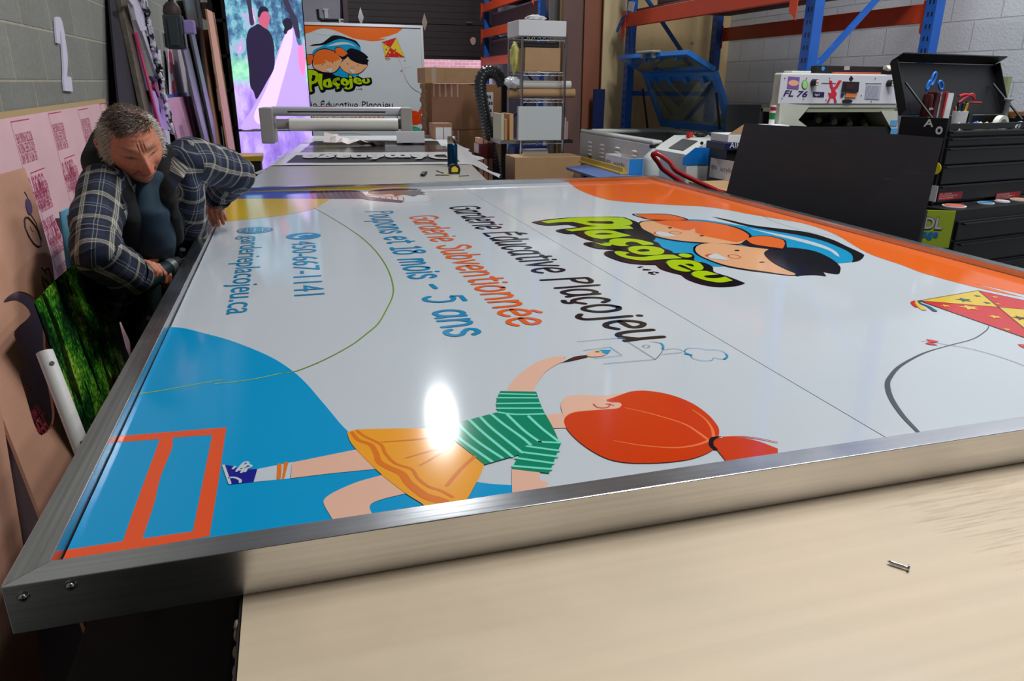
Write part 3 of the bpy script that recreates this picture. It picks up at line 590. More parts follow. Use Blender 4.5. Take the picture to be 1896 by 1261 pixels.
# window in the white post beside the opening (bright jamb)
# conduit and switch on the back wall
mb = MB(); P = [PY(588, 17, YB - .03), PY(590, 33, YB - .03), PY(597, 37, YB - .03), PY(632, 36.5, YB - .03), PY(633, 10, YB - .03), PY(631, -30, YB - .03)]; mb.tube(P, .02, 8)
solo(mb, 'electrical_conduit', M('conduit', (40, 40, 48), .4, .4), 'dark U-shaped conduit run on the white back wall above the standing sign', 'pipe')
p = PY(633, 39, YB - .04); t = thing('junction_box', 'small white electrical box at the foot of the dark conduit on the back wall', 'box', p)
MB().box(p, (.11, .06, .07)).build('box_body', M('white_plastic', (220, 220, 226), .4), t, .004); MB().box(p + V((.0, -.034, 0)), (.04, .01, .02)).build('outlet', MATS['black'], t)
p = PY(604, 26, YB - .03); mb = MB(); mb.box(p, (.06, .04, .14)); mb.box(p + V((0, 0, .07)), (.09, .05, .03)); solo(mb, 'wall_socket', MATS['white_plastic'], 'little white switch under a stain on the back wall', 'switch', bev=.003)
mb = MB(); mb.poly([PY(635, 28, YB - .01), PY(645, 33, YB - .01), PY(654, 26, YB - .01), PY(655, 40, YB - .01), PY(632, 39, YB - .01)], (0, -.006, 0)); solo(mb, 'dark_red_pennant', M('maroon', (110, 24, 44), .6), 'dark red pennant scrap beside the loading door', 'pennant')
# ceiling lamp housings with their tubes' diffuser; the light itself is set at the top
for i, (x, y, l, e, c) in enumerate(LAMPS):
    lab = ['ceiling lamp over the standing sign near the back', 'ceiling lamp over the right side of the big sign', 'ceiling lamp behind the camera', 'ceiling lamp above the tool chest'][i]
    t = thing('high_bay_lamp', lab, 'lamp', (x, y, LZ), 'ceiling lamps')
    mb = MB(); mb.mm((x - .2, y - l / 2 - .05, LZ + .0), (x + .2, y + l / 2 + .05, LZ + .06)); mb.build('lamp_housing', MATS['white_plastic'], t, .01)
    mb = MB()
    for s in (-1, 1): mb.cyl((x, y + s * l * .4, LZ + .06), (x, y + s * l * .4, ZC), .006, n=6)
    mb.build('hanging_rod', MATS['steel'], t)
# plywood end wall by the rack, and the sheets leaning on it
def ply(name, col, st): 
    return M(name, col, .7, var=.22, vs=3.2, stretch=st)
ply('plywood', (206, 176, 128), (1, 1, .35)); ply('plywood2', (212, 190, 146), (2, 1, .3))
# knots
nt = MATS['plywood'].node_tree; N, L = nt.nodes, nt.links; b = N['Principled BSDF']
vo = N.new('ShaderNodeTexVoronoi'); vo.inputs['Scale'].default_value = 5.5; tc = N.new('ShaderNodeTexCoord'); L.new(tc.outputs['Object'], vo.inputs[0])
r = N.new('ShaderNodeMapRange'); r.inputs[1].default_value = .05; r.inputs[2].default_value = .14; r.inputs[3].default_value = .45; r.inputs[4].default_value = 1; L.new(vo.outputs[0], r.inputs[0])
s_ = N.new('ShaderNodeVectorMath'); s_.operation = 'SCALE'; L.new(b.inputs['Base Color'].links[0].from_socket, s_.inputs[0]); L.new(r.outputs[0], s_.inputs['Scale']); L.new(s_.outputs[0], b.inputs['Base Color'])
YP = 7.45
struct(MB().mm((3.0, YP, 0), (XR, YP + .06, ZC - .05)), 'wall_plywood', MATS['plywood'])
# ------------------------------------------------ things along the left block wall
def floor_pt(p0, p1, z=.012): d = p1 - p0; return p0 + d * ((z - p0.z) / d.z)
def lean_pts(aT, aL, bT, bL, Xt, Xl):
    """left/right edges of a board that leans on the left wall: top and lower sight lines at given distances from the wall, carried on down to the floor"""
    a0, a1 = PX(*aT, Xt), PX(*aL, Xl); b0, b1 = PX(*bT, Xt), PX(*bL, Xl)
    return a0, b0, floor_pt(b0, b1), floor_pt(a0, a1)
def board(name, pts, t, mat, label, cat, group=None, parent=None, bev=.001):
    a, b, c, d = pts; n = (b - a).cross(d - a).normalized()
    if n.x < 0: n = -n
    mb = MB().quad([a, b, c, d], n * -t)
    if parent is not None: return mb.build(name, mat, parent, bev)
    return solo(mb, name, mat, label, cat, group, bev=bev)
M('pink_paper', (228, 184, 190), .7, var=.06, vs=5); M('peach_paper', (198, 146, 120), .75, var=.1, vs=6, bump=.1, bs=300); M('tan_edge', (186, 158, 112), .6)
M('red_print', (186, 60, 104), .6); M('red_print2', (150, 40, 46), .6)
X0 = XL
# big pink masked sheet with rows of printed paragraphs
a = V((-.935, 1.35, 1.414)); b = V((-.935, 4.62, 1.436)); c = V((-.86, 4.80, .012)); d = V((-.86, 1.35, .012))
t = thing('masked_acrylic_sheet', 'large pink paper-masked sheet with rows of printed notices, nearest the block wall', 'sheet', (-.87, 3, 0))
n = (b - a).cross(d - a).normalized(); n = n if n.x > 0 else -n
MB().quad([a, b, c, d], n * -.010).build('sheet_core', MATS['tan_edge'], t)
ins = .02; e = (b - a).normalized() * ins; f_ = (d - a).normalized() * ins
MB().quad([a + f_ * 1.2 + n * .0006, b - e * 3 + f_ + n * .0006, c - e * 3 + n * .0006, d + n * .0006], n * .0008).build('masking_paper', MATS['pink_paper'], t)
u = (b - a).normalized(); v = (a - d).normalized()
def notice(mb, o, w, h, up=1):   # o lower-left; rotated half a turn like in the photo
    O_ = o + u * w + v * h; uu = -u; vv = -v
    mb.obox(o + v * h, u * w, v * -.004, n * .0004); mb.obox(o, u * w, v * .002, n * .0004); mb.obox(o, u * .002, v * h, n * .0004)
    rows = [(.03, .035, 'PROTECTIVE MASKING PAPER'), (.12, .035, 'ACRYLIC SHEET MADE IN'), (.19, .035, 'USE WITH CARE AND'), (.36, .035, 'WHEN CUTTING OR DRILLING'), (.43, .035, 'KEEP AWAY FROM HEAT'), (.50, .035, 'STORE FLAT AND DRY')]
    k = h / .42
    text_mb(mb, 'CHEMCAST GP', O_ + uu * (w * .03) + vv * (h * .50), uu, vv, .115 * k, w * .94, .0004, bold=.002)
    for q, z, s in rows[:6]:
        y = [.11, .20, .29, .63, .72, .90][rows.index((q, z, s))]
        text_mb(mb, s, O_ + uu * (w * .08) + vv * (h * y), uu, vv, .052 * k, w * .86, .0004)
def on1(px, py):   # sight line onto the sheet
    r = ray(px, py); o = V((0, 0, H)); return o + r * ((a - o).dot(n) / r.dot(n)) + n * .0016
for (x1, y1, x2, y2) in ((18, 318, 57, 225), (88, 300, 115, 210), (143, 277, 163, 203), (183, 240, 201, 192), (55, 412, 86, 320), (118, 383, 141, 293)):
    P = on1(x1, y1); Q = on1(x2, y1); Tp = on1(x1, y2); w_ = (Q - P).dot(u); h_ = min(.42, (Tp - P).dot(v)); h_ = .40; 
    P = Tp - v * h_; mb = MB(); notice(mb, P, w_, h_); mb.build('printed_notice', MATS['red_print'], t)
# peach sheet in front, with shapes cut through it
a2 = PX(-160, 371, -.80); b2 = PX(41.6, 311, -.80)
c2 = floor_pt(b2, PX(104, 870, -.62)); d2 = V((c2.x, a2.y, .012))
n2 = (b2 - a2).cross(d2 - a2).normalized(); n2 = n2 if n2.x > 0 else -n2
def on2(px, py, lift=0.): r = ray(px, py); o = V((0, 0, H)); return o + r * ((a2 - o).dot(n2) / r.dot(n2)) + n2 * lift
outer = [on2(-160, 368), on2(41.6, 311), on2(62, 372), on2(92, 480), on2(99, 530), on2(116, 640)]
outer += [floor_pt(on2(99, 700), on2(112, 905)), floor_pt(on2(-120, 700), on2(-120, 905))]
outer = [V((p.x, max(p.y, 1.42), p.z)) for p in outer]
holes = [smooth3([on2(2, 562), on2(12, 549), on2(30, 541), on2(50, 546), on2(66, 562), on2(78, 590), on2(80, 640), on2(86, 700), on2(96, 760), on2(93, 788), on2(82, 803), on2(68, 806), on2(56, 780), on2(46, 745), on2(34, 705), on2(32, 690), on2(40, 680), on2(28, 640), on2(22, 615), on2(52, 585), on2(40, 566), on2(22, 558)], 3, True)]
t = thing('cutout_panel', 'peach masked panel with curved shapes cut out of it, before the pink sheet', 'sheet', (c2.x, 2.3, 0))
MB().polyh([outer] + holes, n2 * .006).build('panel_sheet', MATS['peach_paper'], t)
mb = MB()
def cut(ps, w): mb.tube([on2(x, y, .0065) for x, y in ps], w, 6)
cut([(40.5, 357), (43, 360), (46, 366), (47.5, 373)], .0022); cut([(52, 398), (58, 407), (63, 416), (66, 428), (71, 445)], .002)
cut([(43, 404), (40.5, 410), (42, 424), (49, 440), (57, 452), (65, 458), (71, 456), (72, 446), (66, 428), (56, 414), (47, 404), (43, 404)], .0032)
cut([(57, 430), (53, 426), (52, 421)], .0012)
cut([(72, 497), (78, 503), (82, 510)], .002); cut([(74, 512), (74, 522), (78, 534), (82, 540), (87, 536), (85, 526), (78, 518)], .003); cut([(79, 501), (85, 498), (89, 508), (92, 524)], .0025)
mb.build('cut_line', M('cut_dark', (30, 16, 28), .6), t)
mb = MB(); mb.poly([on2(48.5 + 10 * math.cos(q * .52) * .55 + 7 * math.sin(q * .52) * .35, 384 + 15.5 * math.sin(q * .52), .0068) for q in range(12)], n2 * .002)
mb.build('purple_oval', M('violet', (74, 48, 96), .4), t)
mb = MB(); o_ = on2(21, 668, .0064); du_ = (on2(1, 690, .0064) - o_).normalized(); dv_ = n2.cross(du_).normalized(); dv_ = dv_ if dv_.z < 0 else -dv_
for k, (s, z, w_) in enumerate((('PROTECTIVE MASKING', .03, .16), ('CUTTING OR DRILLING', .03, .17), ('USE WITH CARE', .03, .14), ('CHEMCAST GP', .075, .22), ('KEEP AWAY FROM HEAT', .03, .18), ('ACRYLIC SHEET', .03, .15))):
    text_mb(mb, s, o_ + dv_ * (.03 + .055 * k), du_, -dv_ if n2.dot(du_.cross(-dv_)) > 0 else -dv_, z, w_, .0006)
mb.build('printed_notice', MATS['red_print2'], t)
# two more masked boards at the lower left
for k, (tp, lo, X, lab) in enumerate((((0, 743), (55, 908), -.585, 'masked board edge with red print low at the left, in front of the cut-out panel'), ((0, 825), (39, 924), -.545, 'front-most masked board at the lower left corner of the photo'))):
    p = PX(*tp, X - .05); q = PX(*lo, X); q = p + (q - p) * ((p.z - .012) / (p.z - q.z)); q.x = min(q.x, -.52); p0 = p + (p - q) * .0; up = (p - q).normalized()
    t = thing('masked_board', lab, 'sheet', (q.x, 1.6, 0))
    wv = V((0, max(1.40 - p.y, -1.0), 0)); MB().quad([p, p + wv, q + wv, q], V((-.005, 0, 0))).build('board_sheet', MATS['peach_paper'], t)
# aluminium channels leaning there
def channel(a, b, r, mat, name, label, open_dir, rgn):
    a = V(a); b = V(b); d = (b - a).normalized(); s = V(open_dir); s = (s - d * s.dot(d)).normalized(); w = d.cross(s); mb = MB(); prof = []
    n = 12; th = .0018
    for i in range(n + 1): an = math.pi * (.08 + .84 * i / n); prof.append((math.cos(an) * r, -math.sin(an) * r * .8))
    prof = [(r * .995, r * .35)] + prof + [(-r * .995, r * .35)]; m_ = len(prof); vs = []
    for p in (a, b):
        for k in (1, (r - th) / r):
            for x, y in prof: vs.append(p + w * x * k + s * y * k)
    fs = []
    for i in range(m_ - 1):
        fs.append((i, i + 1, 2 * m_ + i + 1, 2 * m_ + i)); fs.append((m_ + i + 1, m_ + i, 3 * m_ + i, 3 * m_ + i + 1)); fs.append((i + 1, i, m_ + i, m_ + i + 1)); fs.append((2 * m_ + i, 2 * m_ + i + 1, 3 * m_ + i + 1, 3 * m_ + i))
    fs += [(0, 2 * m_, 3 * m_, m_), (m_ - 1, 2 * m_ - 1, 4 * m_ - 1, 3 * m_ - 1)]
    mb.add(vs, fs, False); t = thing(name, label, 'channel', (b.x, b.y, 0)); mb.build('channel_body', mat, t)
    mb = MB()
    for q in rgn: p = a + d * q - s * r * .8; mb.cyl(p + s * .002, p - s * .0012, .0045, n=10)
    mb.build('rivet_hole', MATS['black'], t)
p = PX(114, 397, -.76); q = PX(183, 560, -.72); channel(p, floor_pt(p, q), .030, MATS['alu_z'], 'aluminium_channel', 'bare aluminium channel leaning by the light blue sheet', (-1, .2, 0), (.05,))
p = PX(83, 651, -.50); q = PX(152, 830, -.44); channel(p, floor_pt(p, q, .575), .015, M('white_paint', (214, 212, 208), .4), 'white_channel', 'white rounded metal channel standing in front of the forest print', (-.6, .8, 0), (.03, .2))
a_, b_ = PX(112, 392, -.74), PX(178, 362, -.74); lo = V((0, 0, 0))
board('light_blue_sheet', [a_, b_, V((-.80, b_.y, .012)), V((-.80, a_.y - .02, .012))], .005, M('light_blue', (110, 176, 206), .4), 'light blue sheet leaning behind the man, right of the bare channel', 'sheet')
# forest print
def forest():
    m = bpy.data.materials.new('forest_print'); nt, N, L, b = nodes(m); MATS['forest_print'] = m; b.inputs['Roughness'].default_value = .25
    tc = N.new('ShaderNodeTexCoord'); sx = N.new('ShaderNodeSeparateXYZ'); L.new(tc.outputs['Object'], sx.inputs[0])
    n = N.new('ShaderNodeTexNoise'); n.inputs['Scale'].default_value = 5.5; n.inputs['Detail'].default_value = 3; L.new(tc.outputs['Object'], n.inputs[0])
    n2 = N.new('ShaderNodeTexNoise'); n2.inputs['Scale'].default_value = 90; n2.inputs['Detail'].default_value = 6; L.new(tc.outputs['Object'], n2.inputs[0])
    a = N.new('ShaderNodeMath'); a.operation = 'MULTIPLY_ADD'; a.inputs[1].default_value = .55; L.new(n2.outputs[0], a.inputs[0]); L.new(n.outputs[0], a.inputs[2])
    cr = N.new('ShaderNodeValToRGB'); e = cr.color_ramp.elements; e[0].position = .62; e[0].color = lin((8, 22, 14)); e[1].position = .98; e[1].color = lin((190, 210, 80))
    for p, c in ((.72, (16, 60, 22)), (.80, (40, 110, 26)), (.88, (100, 160, 40))): x = e.new(p); x.color = lin(c)
    L.new(a.outputs[0], cr.inputs[0])
    mp = N.new('ShaderNodeMapping'); mp.inputs['Scale'].default_value = (1, 1, .16); mp.inputs['Rotation'].default_value = (.25, 0, 0); L.new(tc.outputs['Object'], mp.inputs[0])
    n3 = N.new('ShaderNodeTexNoise'); n3.inputs['Scale'].default_value = 15; n3.inputs['Detail'].default_value = 1; L.new(mp.outputs[0], n3.inputs[0])
    r = N.new('ShaderNodeMapRange'); r.inputs[1].default_value = .40; r.inputs[2].default_value = .44; r.inputs[3].default_value = .08; r.inputs[4].default_value = 1; L.new(n3.outputs[0], r.inputs[0])
    v = N.new('ShaderNodeVectorMath'); v.operation = 'SCALE'; L.new(cr.outputs[0], v.inputs[0]); L.new(r.outputs[0], v.inputs['Scale']); L.new(v.outputs[0], b.inputs['Base Color'])
forest()
A_, B2, C_, D_ = PX(65, 561, -.60), PX(186, 456, -.63), None, None
C_ = V((-.60, B2.y + .12, .02)); D_ = V((-.52, A_.y + .12, .02)); mb = MB(); n_ = 14; vs = []
for i in range(n_ + 1):
    f = i / n_; bow = math.sin(math.pi * f) * .05
    vs += [A_.lerp(B2, f) + V((-bow * .3, 0, 0)), D_.lerp(C_, f) + V((bow, 0, 0))]
mb.add(vs, [(2 * i, 2 * i + 1, 2 * i + 3, 2 * i + 2) for i in range(n_)], True); mb.add([p + V((-.003, 0, 0)) for p in vs], [(2 * i, 2 * i + 2, 2 * i + 3, 2 * i + 1) for i in range(n_)], True)
solo(mb, 'forest_print_sheet', MATS['forest_print'], 'glossy bowed sheet printed with a green forest photo below the man', 'print')
# the white figure 2 on the wall
fig = '312,110 325,98 345,108 362,170 375,260 385,350 380,445 405,450 415,535 367,530 362,470 362,400 352,260 345,200 340,175 340,255 322,250 316,180'
P = [PX(float(q.split(',')[0]) / 3.152, float(q.split(',')[1]) / 3.152, XL + .003) for q in fig.split()]
pts = crom([(p, i in (6, 7, 8, 9, 14, 15, 16)) for i, p in enumerate(P)], True, 4)
solo(MB().poly(pts, (.008, 0, 0)), 'house_number', M('white_matte', (214, 210, 228), .5), 'white cut-out figure 2 fixed on the grey block wall', 'number')
# ---- tall leaning stock farther along
M('dark_sheet', (24, 18, 34), .6); M('old_steel', (128, 118, 104), .45, .6, var=.3, vs=20); M('crimson', (178, 34, 84), .4); M('lilac_white', (222, 216, 236), .4); M('mdf', (136, 96, 66), .7); M('pinkwood', (208, 152, 128), .6, var=.1, vs=3, stretch=(1, 1, .2))
M('pink_board', (214, 156, 190), .6); M('blue_strip', (60, 84, 170), .5)
M('alu_dull', (150, 152, 156), .38, .9, var=.15, vs=3)
def lean(name, aT, aL, bT, bL, Xt, Xl, th, mat, label, cat='board', group=None): return board(name, lean_pts(aT, aL, bT, bL, Xt, Xl), th, MATS[mat], label, cat, group)
lean('black_glossy_sheet', (201, -20), (222, 203), (224, -20), (268, 203), -.93, -.88, .012, 'dark_sheet', 'tall black glossy panel leaning just left of the rusty steel bar', 'panel')
lean('steel_bar', (222, -10), (268, 205), (232, -10), (283, 205), -.90, -.84, .03, 'old_steel', 'rusty grey steel bar leaning on the wall behind the man', 'bar')
lean('crimson_strip', (250, 60), (279, 170), (254, 60), (287, 190), -.86, -.82, .01, 'crimson', 'narrow crimson strip beside the white letter shell', 'strip')
t = thing('channel_letter', 'white metal letter shell with a crimson face and cut-outs hanging on the wall', 'letter', PX(262, 100, -.86))
pp = lambda s, X: [PX(200 + float(q.split(',')[0]) / 6.304, float(q.split(',')[1]) / 6.304, X) for q in s.split()]
MB().poly(pp('200,0 420,0 440,130 450,350 375,330 490,640 520,660 470,350 590,690 600,740 540,700 555,890 545,890 340,360 290,230 255,70', -.86)[0:4] + pp('340,358 290,230 255,70', -.86), (.02, 0, 0)).build('letter_face', MATS['lilac_white'], t)
MB().poly(pp('352,360 388,360 560,890 540,900', -.86), (.02, 0, 0)).build('letter_arm', MATS['lilac_white'], t); MB().poly(pp('412,350 450,350 520,650 500,680', -.86), (.02, 0, 0)).build('letter_arm', MATS['lilac_white'], t)
MB().poly(pp('470,890 560,895 615,930 590,960 500,950', -.87), (.02, 0, 0)).build('letter_cap', M('plum', (96, 70, 130), .4), t)
MB().poly(pp('505,950 590,955 640,1060 620,1150 560,1130 510,1020', -.88), (.02, 0, 0)).build('letter_face', MATS['crimson'], t)
P = [PX(240 + float(q.split(',')[0]) / 7.005, 160 + float(q.split(',')[1]) / 7.005, -.85) for q in '235,50 285,60 330,180 350,330 375,410 400,440 405,300 380,160 420,180 445,300 455,420 470,560 400,570 340,480 290,320'.split()]
MB().poly(P, (.02, 0, 0)).build('letter_face', M('lilac', (190, 150, 230), .4), t)
random.seed(11); mb = MB(); path = [PX(256, -6, -.84), PX(268, 25, -.84), PX(272, 60, -.84), PX(280, 90, -.84), PX(288, 120, -.84), PX(295, 160, -.84), PX(303, 200, -.84), PX(312, 242, -.84)]
path = smooth3(path, 12); mb.tube(path, .006, 6)
for p in path[::1]:
    a_ = random.random() * 6; R_m = Matrix.Rotation(a_, 3, 'X') @ Matrix.Rotation(random.uniform(-.6, .6), 3, 'Z')
    mb.mat(1 if random.random() < .75 else 2).box(p + V((random.uniform(0, .03), random.uniform(-.03, .03), random.uniform(-.02, .02))), (.014, .03, .055), R_m)
solo(mb, 'led_module_string', [MATS['black'], M('pale_plastic', (206, 200, 214), .35), MATS['dark_steel']], 'tangled string of small white light modules hanging beside the letter shell', 'light string')
t = thing('hanging_ballast', 'dark slate rectangular ballast box hanging in front of the leaning bars', 'box', PX(321, 60, -.72))
BX = M('slate', (52, 62, 64), .5, .2, var=.1, vs=12)
YB_ = 5.9; a1, a2_ = PY(299, 26, YB_), PY(344, 91, YB_)
MB().mm((a1.x, YB_, a2_.z), (a2_.x, YB_ + .12, a1.z)).build('ballast_case', BX, t, .012)
MB().mm((a1.x + .03, YB_ - .012, a2_.z + .02), (a2_.x - .03, YB_, a1.z - .02)).build('ballast_cover', BX, t, .005)
xc = (a1.x + a2_.x) / 2
mb = MB(); mb.ball((xc, YB_ + .05, a1.z + .02), (.06, .05, .07)); mb.build('cable_gland', M('gland', (64, 48, 42), .6), t)
MB().tube(smooth3([(xc, YB_ + .05, a1.z + .06), (xc + .01, YB_ + .06, a1.z + .5), (xc - .02, YB_ + .05, a1.z + 1.4), (xc, YB_ + .05, ZC)], 8), .018, 8).build('supply_cable', MATS['black'], t)
MB().mm((a2_.x, YB_ + .01, a1.z - .12), (a2_.x + .075, YB_ + .09, a1.z - .03)).build('clear_socket', M('violet_plastic', (150, 130, 190), .2), t, .01)
for k, x_ in enumerate((a1.x - .012, a2_.x + .002)): MB().mm((x_, YB_ - .01, a2_.z + .01), (x_ + .010, YB_ + .04, a1.z - .12)).build('side_clip', MATS['alu_dull'], t, .003)
board('lilac_strip', lean_pts((292, 92), (298, 175), (297, 92), (306, 175), -.93, -.90), .01, MATS['lilac_white'], 'thin lilac white strip between the light string and the red-marked panel', 'strip')
t = thing('painted_panel', 'off-white panel with two dripping crimson marks above the pink boards', 'panel', PX(325, 130, -.92))
a_, b_, c_2, d_2 = PX(308, 90, -.93), PX(340, 90, -.93), PX(347, 180, -.93), PX(318, 180, -.93)
MB().quad([a_, b_, c_2, d_2], (-.01, 0, 0)).build('panel_sheet', M('dusty_white', (196, 184, 190), .7, var=.08, vs=3), t)
for s in ('710,575 735,610 750,700 755,800 745,860 725,830 712,720 702,620', '752,945 772,940 775,1020 790,1095 762,1100 755,1000'): MB().poly(pp(s, -.925), (.004, 0, 0)).build('paint_drip', MATS['crimson'], t)
MB().poly(pp('690,565 705,565 735,1100 715,1100', -.926) , (.004, 0, 0)).build('white_border', MATS['lilac_white'], t)
lean('blue_board', (305, 176), (340, 262), (346, 171), (366, 255), -.92, -.88, .02, 'blue_strip', 'blue-edged board behind the pink boards', 'board')
lean('pink_foam_board', (307, 182), (331, 262), (346, 178), (365, 264), -.88, -.85, .02, 'pink_board', 'wide pink foam board below the red-marked panel', 'board')
lean('pink_foam_board', (348, 178), (366, 264), (354, 178), (377, 266), -.86, -.83, .02, 'pink_board', 'narrow pink foam board right of the wide one', 'board')
for aT, aL, bT, bL, X, mt, lab in (((340, -10), (382, 198), (370, -10), (392, 198), -.88, 'alu_dull', 'wide dull aluminium sheet, leaning tallest behind the dark ballast box'),
        ((338, 86), (378, 262), (350, 90), (394, 274), -.80, 'alu_dull', 'aluminium flat bar leaning across below the dark ballast box'),
        ((351, 50), (392, 240), (358, 50), (399, 240), -.77, 'alu_dull', 'narrow bright aluminium bar left of the brown strip'),
        ((362, 190), (385, 280), (367, 188), (394, 286), -.72, 'alu_dull', 'short aluminium bar nearest the man’s shoulder'),
        ((376, 55), (393.5, 198), (385.6, 55), (404.6, 198), -.78, 'mdf', 'brown fibreboard strip between aluminium and pink-faced strips'),
        ((383, 16.6), (411, 198), (397, 24), (424, 198), -.70, 'pinkwood', 'tall pink-faced board leaning beside the video wall')):
    lean('leaning_strip', aT, aL, bT, bL, X, X + .05, .02, mt, lab, 'strip')
# dark shelf between the boards and the video wall
p = PY(386, 0, 10.4); q = PY(432, 300, 10.4); t = thing('storage_shelf', 'dark shelving standing left of the video wall', 'shelf', (-.8, 10.5, 0))
for x in (p.x, -.64): MB().mm((x, 10.2, 0), (x + .04, 10.8, 3.2)).build('shelf_post', MATS['matte_black'], t)
MB().mm((p.x, 10.8, 0), (-.6, 10.84, 3.2)).build('back_panel', MATS['matte_black'], t)
for z in (.5, .95, 1.4, 1.8, 2.2, 2.6): MB().mm((p.x, 10.2, z), (-.6, 10.8, z + .04)).build('shelf_board', MATS['dark_steel'], t)
for k, (x, z, c) in enumerate(((-.82, 1.84, (70, 40, 40)), (-.75, 1.44, (150, 140, 130)), (-.8, .99, (60, 60, 90)), (-.8, 2.24, (90, 60, 40)))):
    solo(MB().mm((x - .07, 10.25, z), (x + .07, 10.5, z + .18)), 'storage_tub', M('tub%d' % k, c, .5), ('dark red', 'pale', 'dull blue', 'brown')[k] + ' tub on the dark shelving left of the video wall', 'tub', bev=.01)
# ---- video wall of light panels
YV = 9.6; a_ = PY(430, 150, YV); b_ = PY(572, 150, YV)
xa, xb = a_.x, b_.x; zm = PY(500, 241, YV).z; ztop = zm + 1.95
t = thing('video_wall', 'tall lit video wall showing a wedding couple on a purple path', 'screen', ((xa + xb) / 2, YV + .1, 0))
def scr():
    m = bpy.data.materials.new('lit_screen'); nt, N, L, b = nodes(m); MATS['lit_screen'] = m
    tc = N.new('ShaderNodeTexCoord'); sx = N.new('ShaderNodeSeparateXYZ'); L.new(tc.outputs['Object'], sx.inputs[0])
    def col(sc_, stretch, stops):
        mp = N.new('ShaderNodeMapping'); mp.inputs['Scale'].default_value = stretch; L.new(tc.outputs['Object'], mp.inputs[0])
        n = N.new('ShaderNodeTexNoise'); n.inputs['Scale'].default_value = sc_; n.inputs['Detail'].default_value = 7; n.inputs['Roughness'].default_value = .65; L.new(mp.outputs[0], n.inputs[0])
        cr = N.new('ShaderNodeValToRGB'); e = cr.color_ramp.elements; e[0].position, e[0].color = stops[0][0], lin(stops[0][1]); e[1].position, e[1].color = stops[-1][0], lin(stops[-1][1])
        for p, c in stops[1:-1]: x = e.new(p); x.color = lin(c)
        L.new(n.outputs[0], cr.inputs[0]); return cr.outputs[0]
    up = col(6, (1, 1, .6), [(.33, (34, 40, 70)), (.45, (70, 110, 150)), (.53, (120, 190, 200)), (.60, (190, 150, 210)), (.70, (240, 240, 255))])
    lo = col(4.5, (1, 1, .4), [(.3, (120, 90, 190)), (.5, (170, 140, 235)), (.7, (226, 204, 255))])
    gr = col(8, (1, 1, 1.5), [(.3, (90, 200, 160)), (.7, (190, 240, 210))])
    def step(z, s=.1):
        r = N.new('ShaderNodeMapRange'); r.inputs[1].default_value = z - s; r.inputs[2].default_value = z + s; L.new(sx.outputs[2], r.inputs[0]); return r.outputs[0]
    z1 = PY(500, 152, YV).z; z2 = PY(500, 112, YV).z
    m1 = N.new('ShaderNodeMix'); m1.data_type = 'RGBA'; L.new(step(z1, .05), m1.inputs[0]); L.new(lo, m1.inputs[6]); L.new(gr, m1.inputs[7])
    m2 = N.new('ShaderNodeMix'); m2.data_type = 'RGBA'; L.new(step(z2, .06), m2.inputs[0]); L.new(m1.outputs[2], m2.inputs[6]); L.new(up, m2.inputs[7])
    wv = N.new('ShaderNodeTexWave'); wv.inputs['Scale'].default_value = 34; wv.inputs['Distortion'].default_value = .6; wv.inputs['Detail Scale'].default_value = .4; L.new(tc.outputs['Object'], wv.inputs[0])
    r = N.new('ShaderNodeMapRange'); r.inputs[3].default_value = .74; r.inputs[4].default_value = 1.16; L.new(wv.outputs[0], r.inputs[0])
    v = N.new('ShaderNodeVectorMath'); v.operation = 'SCALE'; L.new(m2.outputs[2], v.inputs[0]); L.new(r.outputs[0], v.inputs['Scale'])
    L.new(v.outputs[0], b.inputs['Emission Color']); b.inputs['Emission Strength'].default_value = SCR; b.inputs['Base Color'].default_value = (.02, .02, .02, 1); b.inputs['Roughness'].default_value = .5
SCR = 1.05
scr()
M('scr_suit', (34, 26, 58), .5, emit=.8); M('scr_face', (190, 90, 120), .5, emit=.8); M('scr_hair', (30, 24, 50), .5, emit=.8); M('scr_veil', (176, 150, 232), .5, emit=.95, var=.0); M('scr_veil2', (206, 182, 246), .5, emit=1.05); M('scr_trunk', (50, 46, 70), .5, emit=.8); M('scr_pink', (226, 130, 190), .5, emit=.8)
n_ = 2; zz = [ztop - 1.02, zm]
def pane(z0, z1, lab):
    MB().mm((xa, YV, z0 + .008), (xb, YV + .10, z1 - .008)).build('screen_module', MATS['matte_black'], t, .003)
    MB().mm((xa + .012, YV - .002, z0 + .014), (xb - .012, YV, z1 - .014)).build('lit_face', MATS['lit_screen'], t)
pane(.02, zm, ''); pane(zm, ztop, '')
mb = MB(); F = lambda s, k=0: [PY(400 + float(q.split(',')[0]) / 3.708, float(q.split(',')[1]) / 3.708, YV - .004 - k * .0015) for q in s.split()]
def pic(mi, s, k): mb.mat(mi).poly(crom([(p, False) for p in F(s, k)], True, 4))
pic(4, '205,-40 235,-40 250,90 262,160 235,170 222,80', 0); pic(4, '450,-40 480,-40 520,60 560,140 575,260 545,240 520,130 480,60', 0)
pic(3, '505,185 530,190 545,240 560,300 605,360 615,480 620,560 632,720 632,760 280,880 170,880 240,760 330,600 380,480 430,340 470,240', 1)
pic(5, '500,190 525,200 520,320 480,480 440,620 400,760 330,860 260,800 340,620 420,400 460,280', 2)
pic(6, '560,330 600,320 614,440 600,520 575,470', 3)
pic(0, '290,165 330,190 372,225 395,290 402,380 398,470 350,560 300,650 275,680 258,630 235,590 225,470 210,330 208,270 225,205 260,180', 3)
pic(1, '292,70 318,60 350,75 368,110 366,150 350,195 330,190 305,170 288,140', 4); pic(2, '290,75 305,48 330,44 355,60 356,80 330,78 312,90 298,120 286,110', 5)
pic(2, '455,150 480,125 510,130 525,160 520,195 495,210 480,235 462,220 470,190', 4)
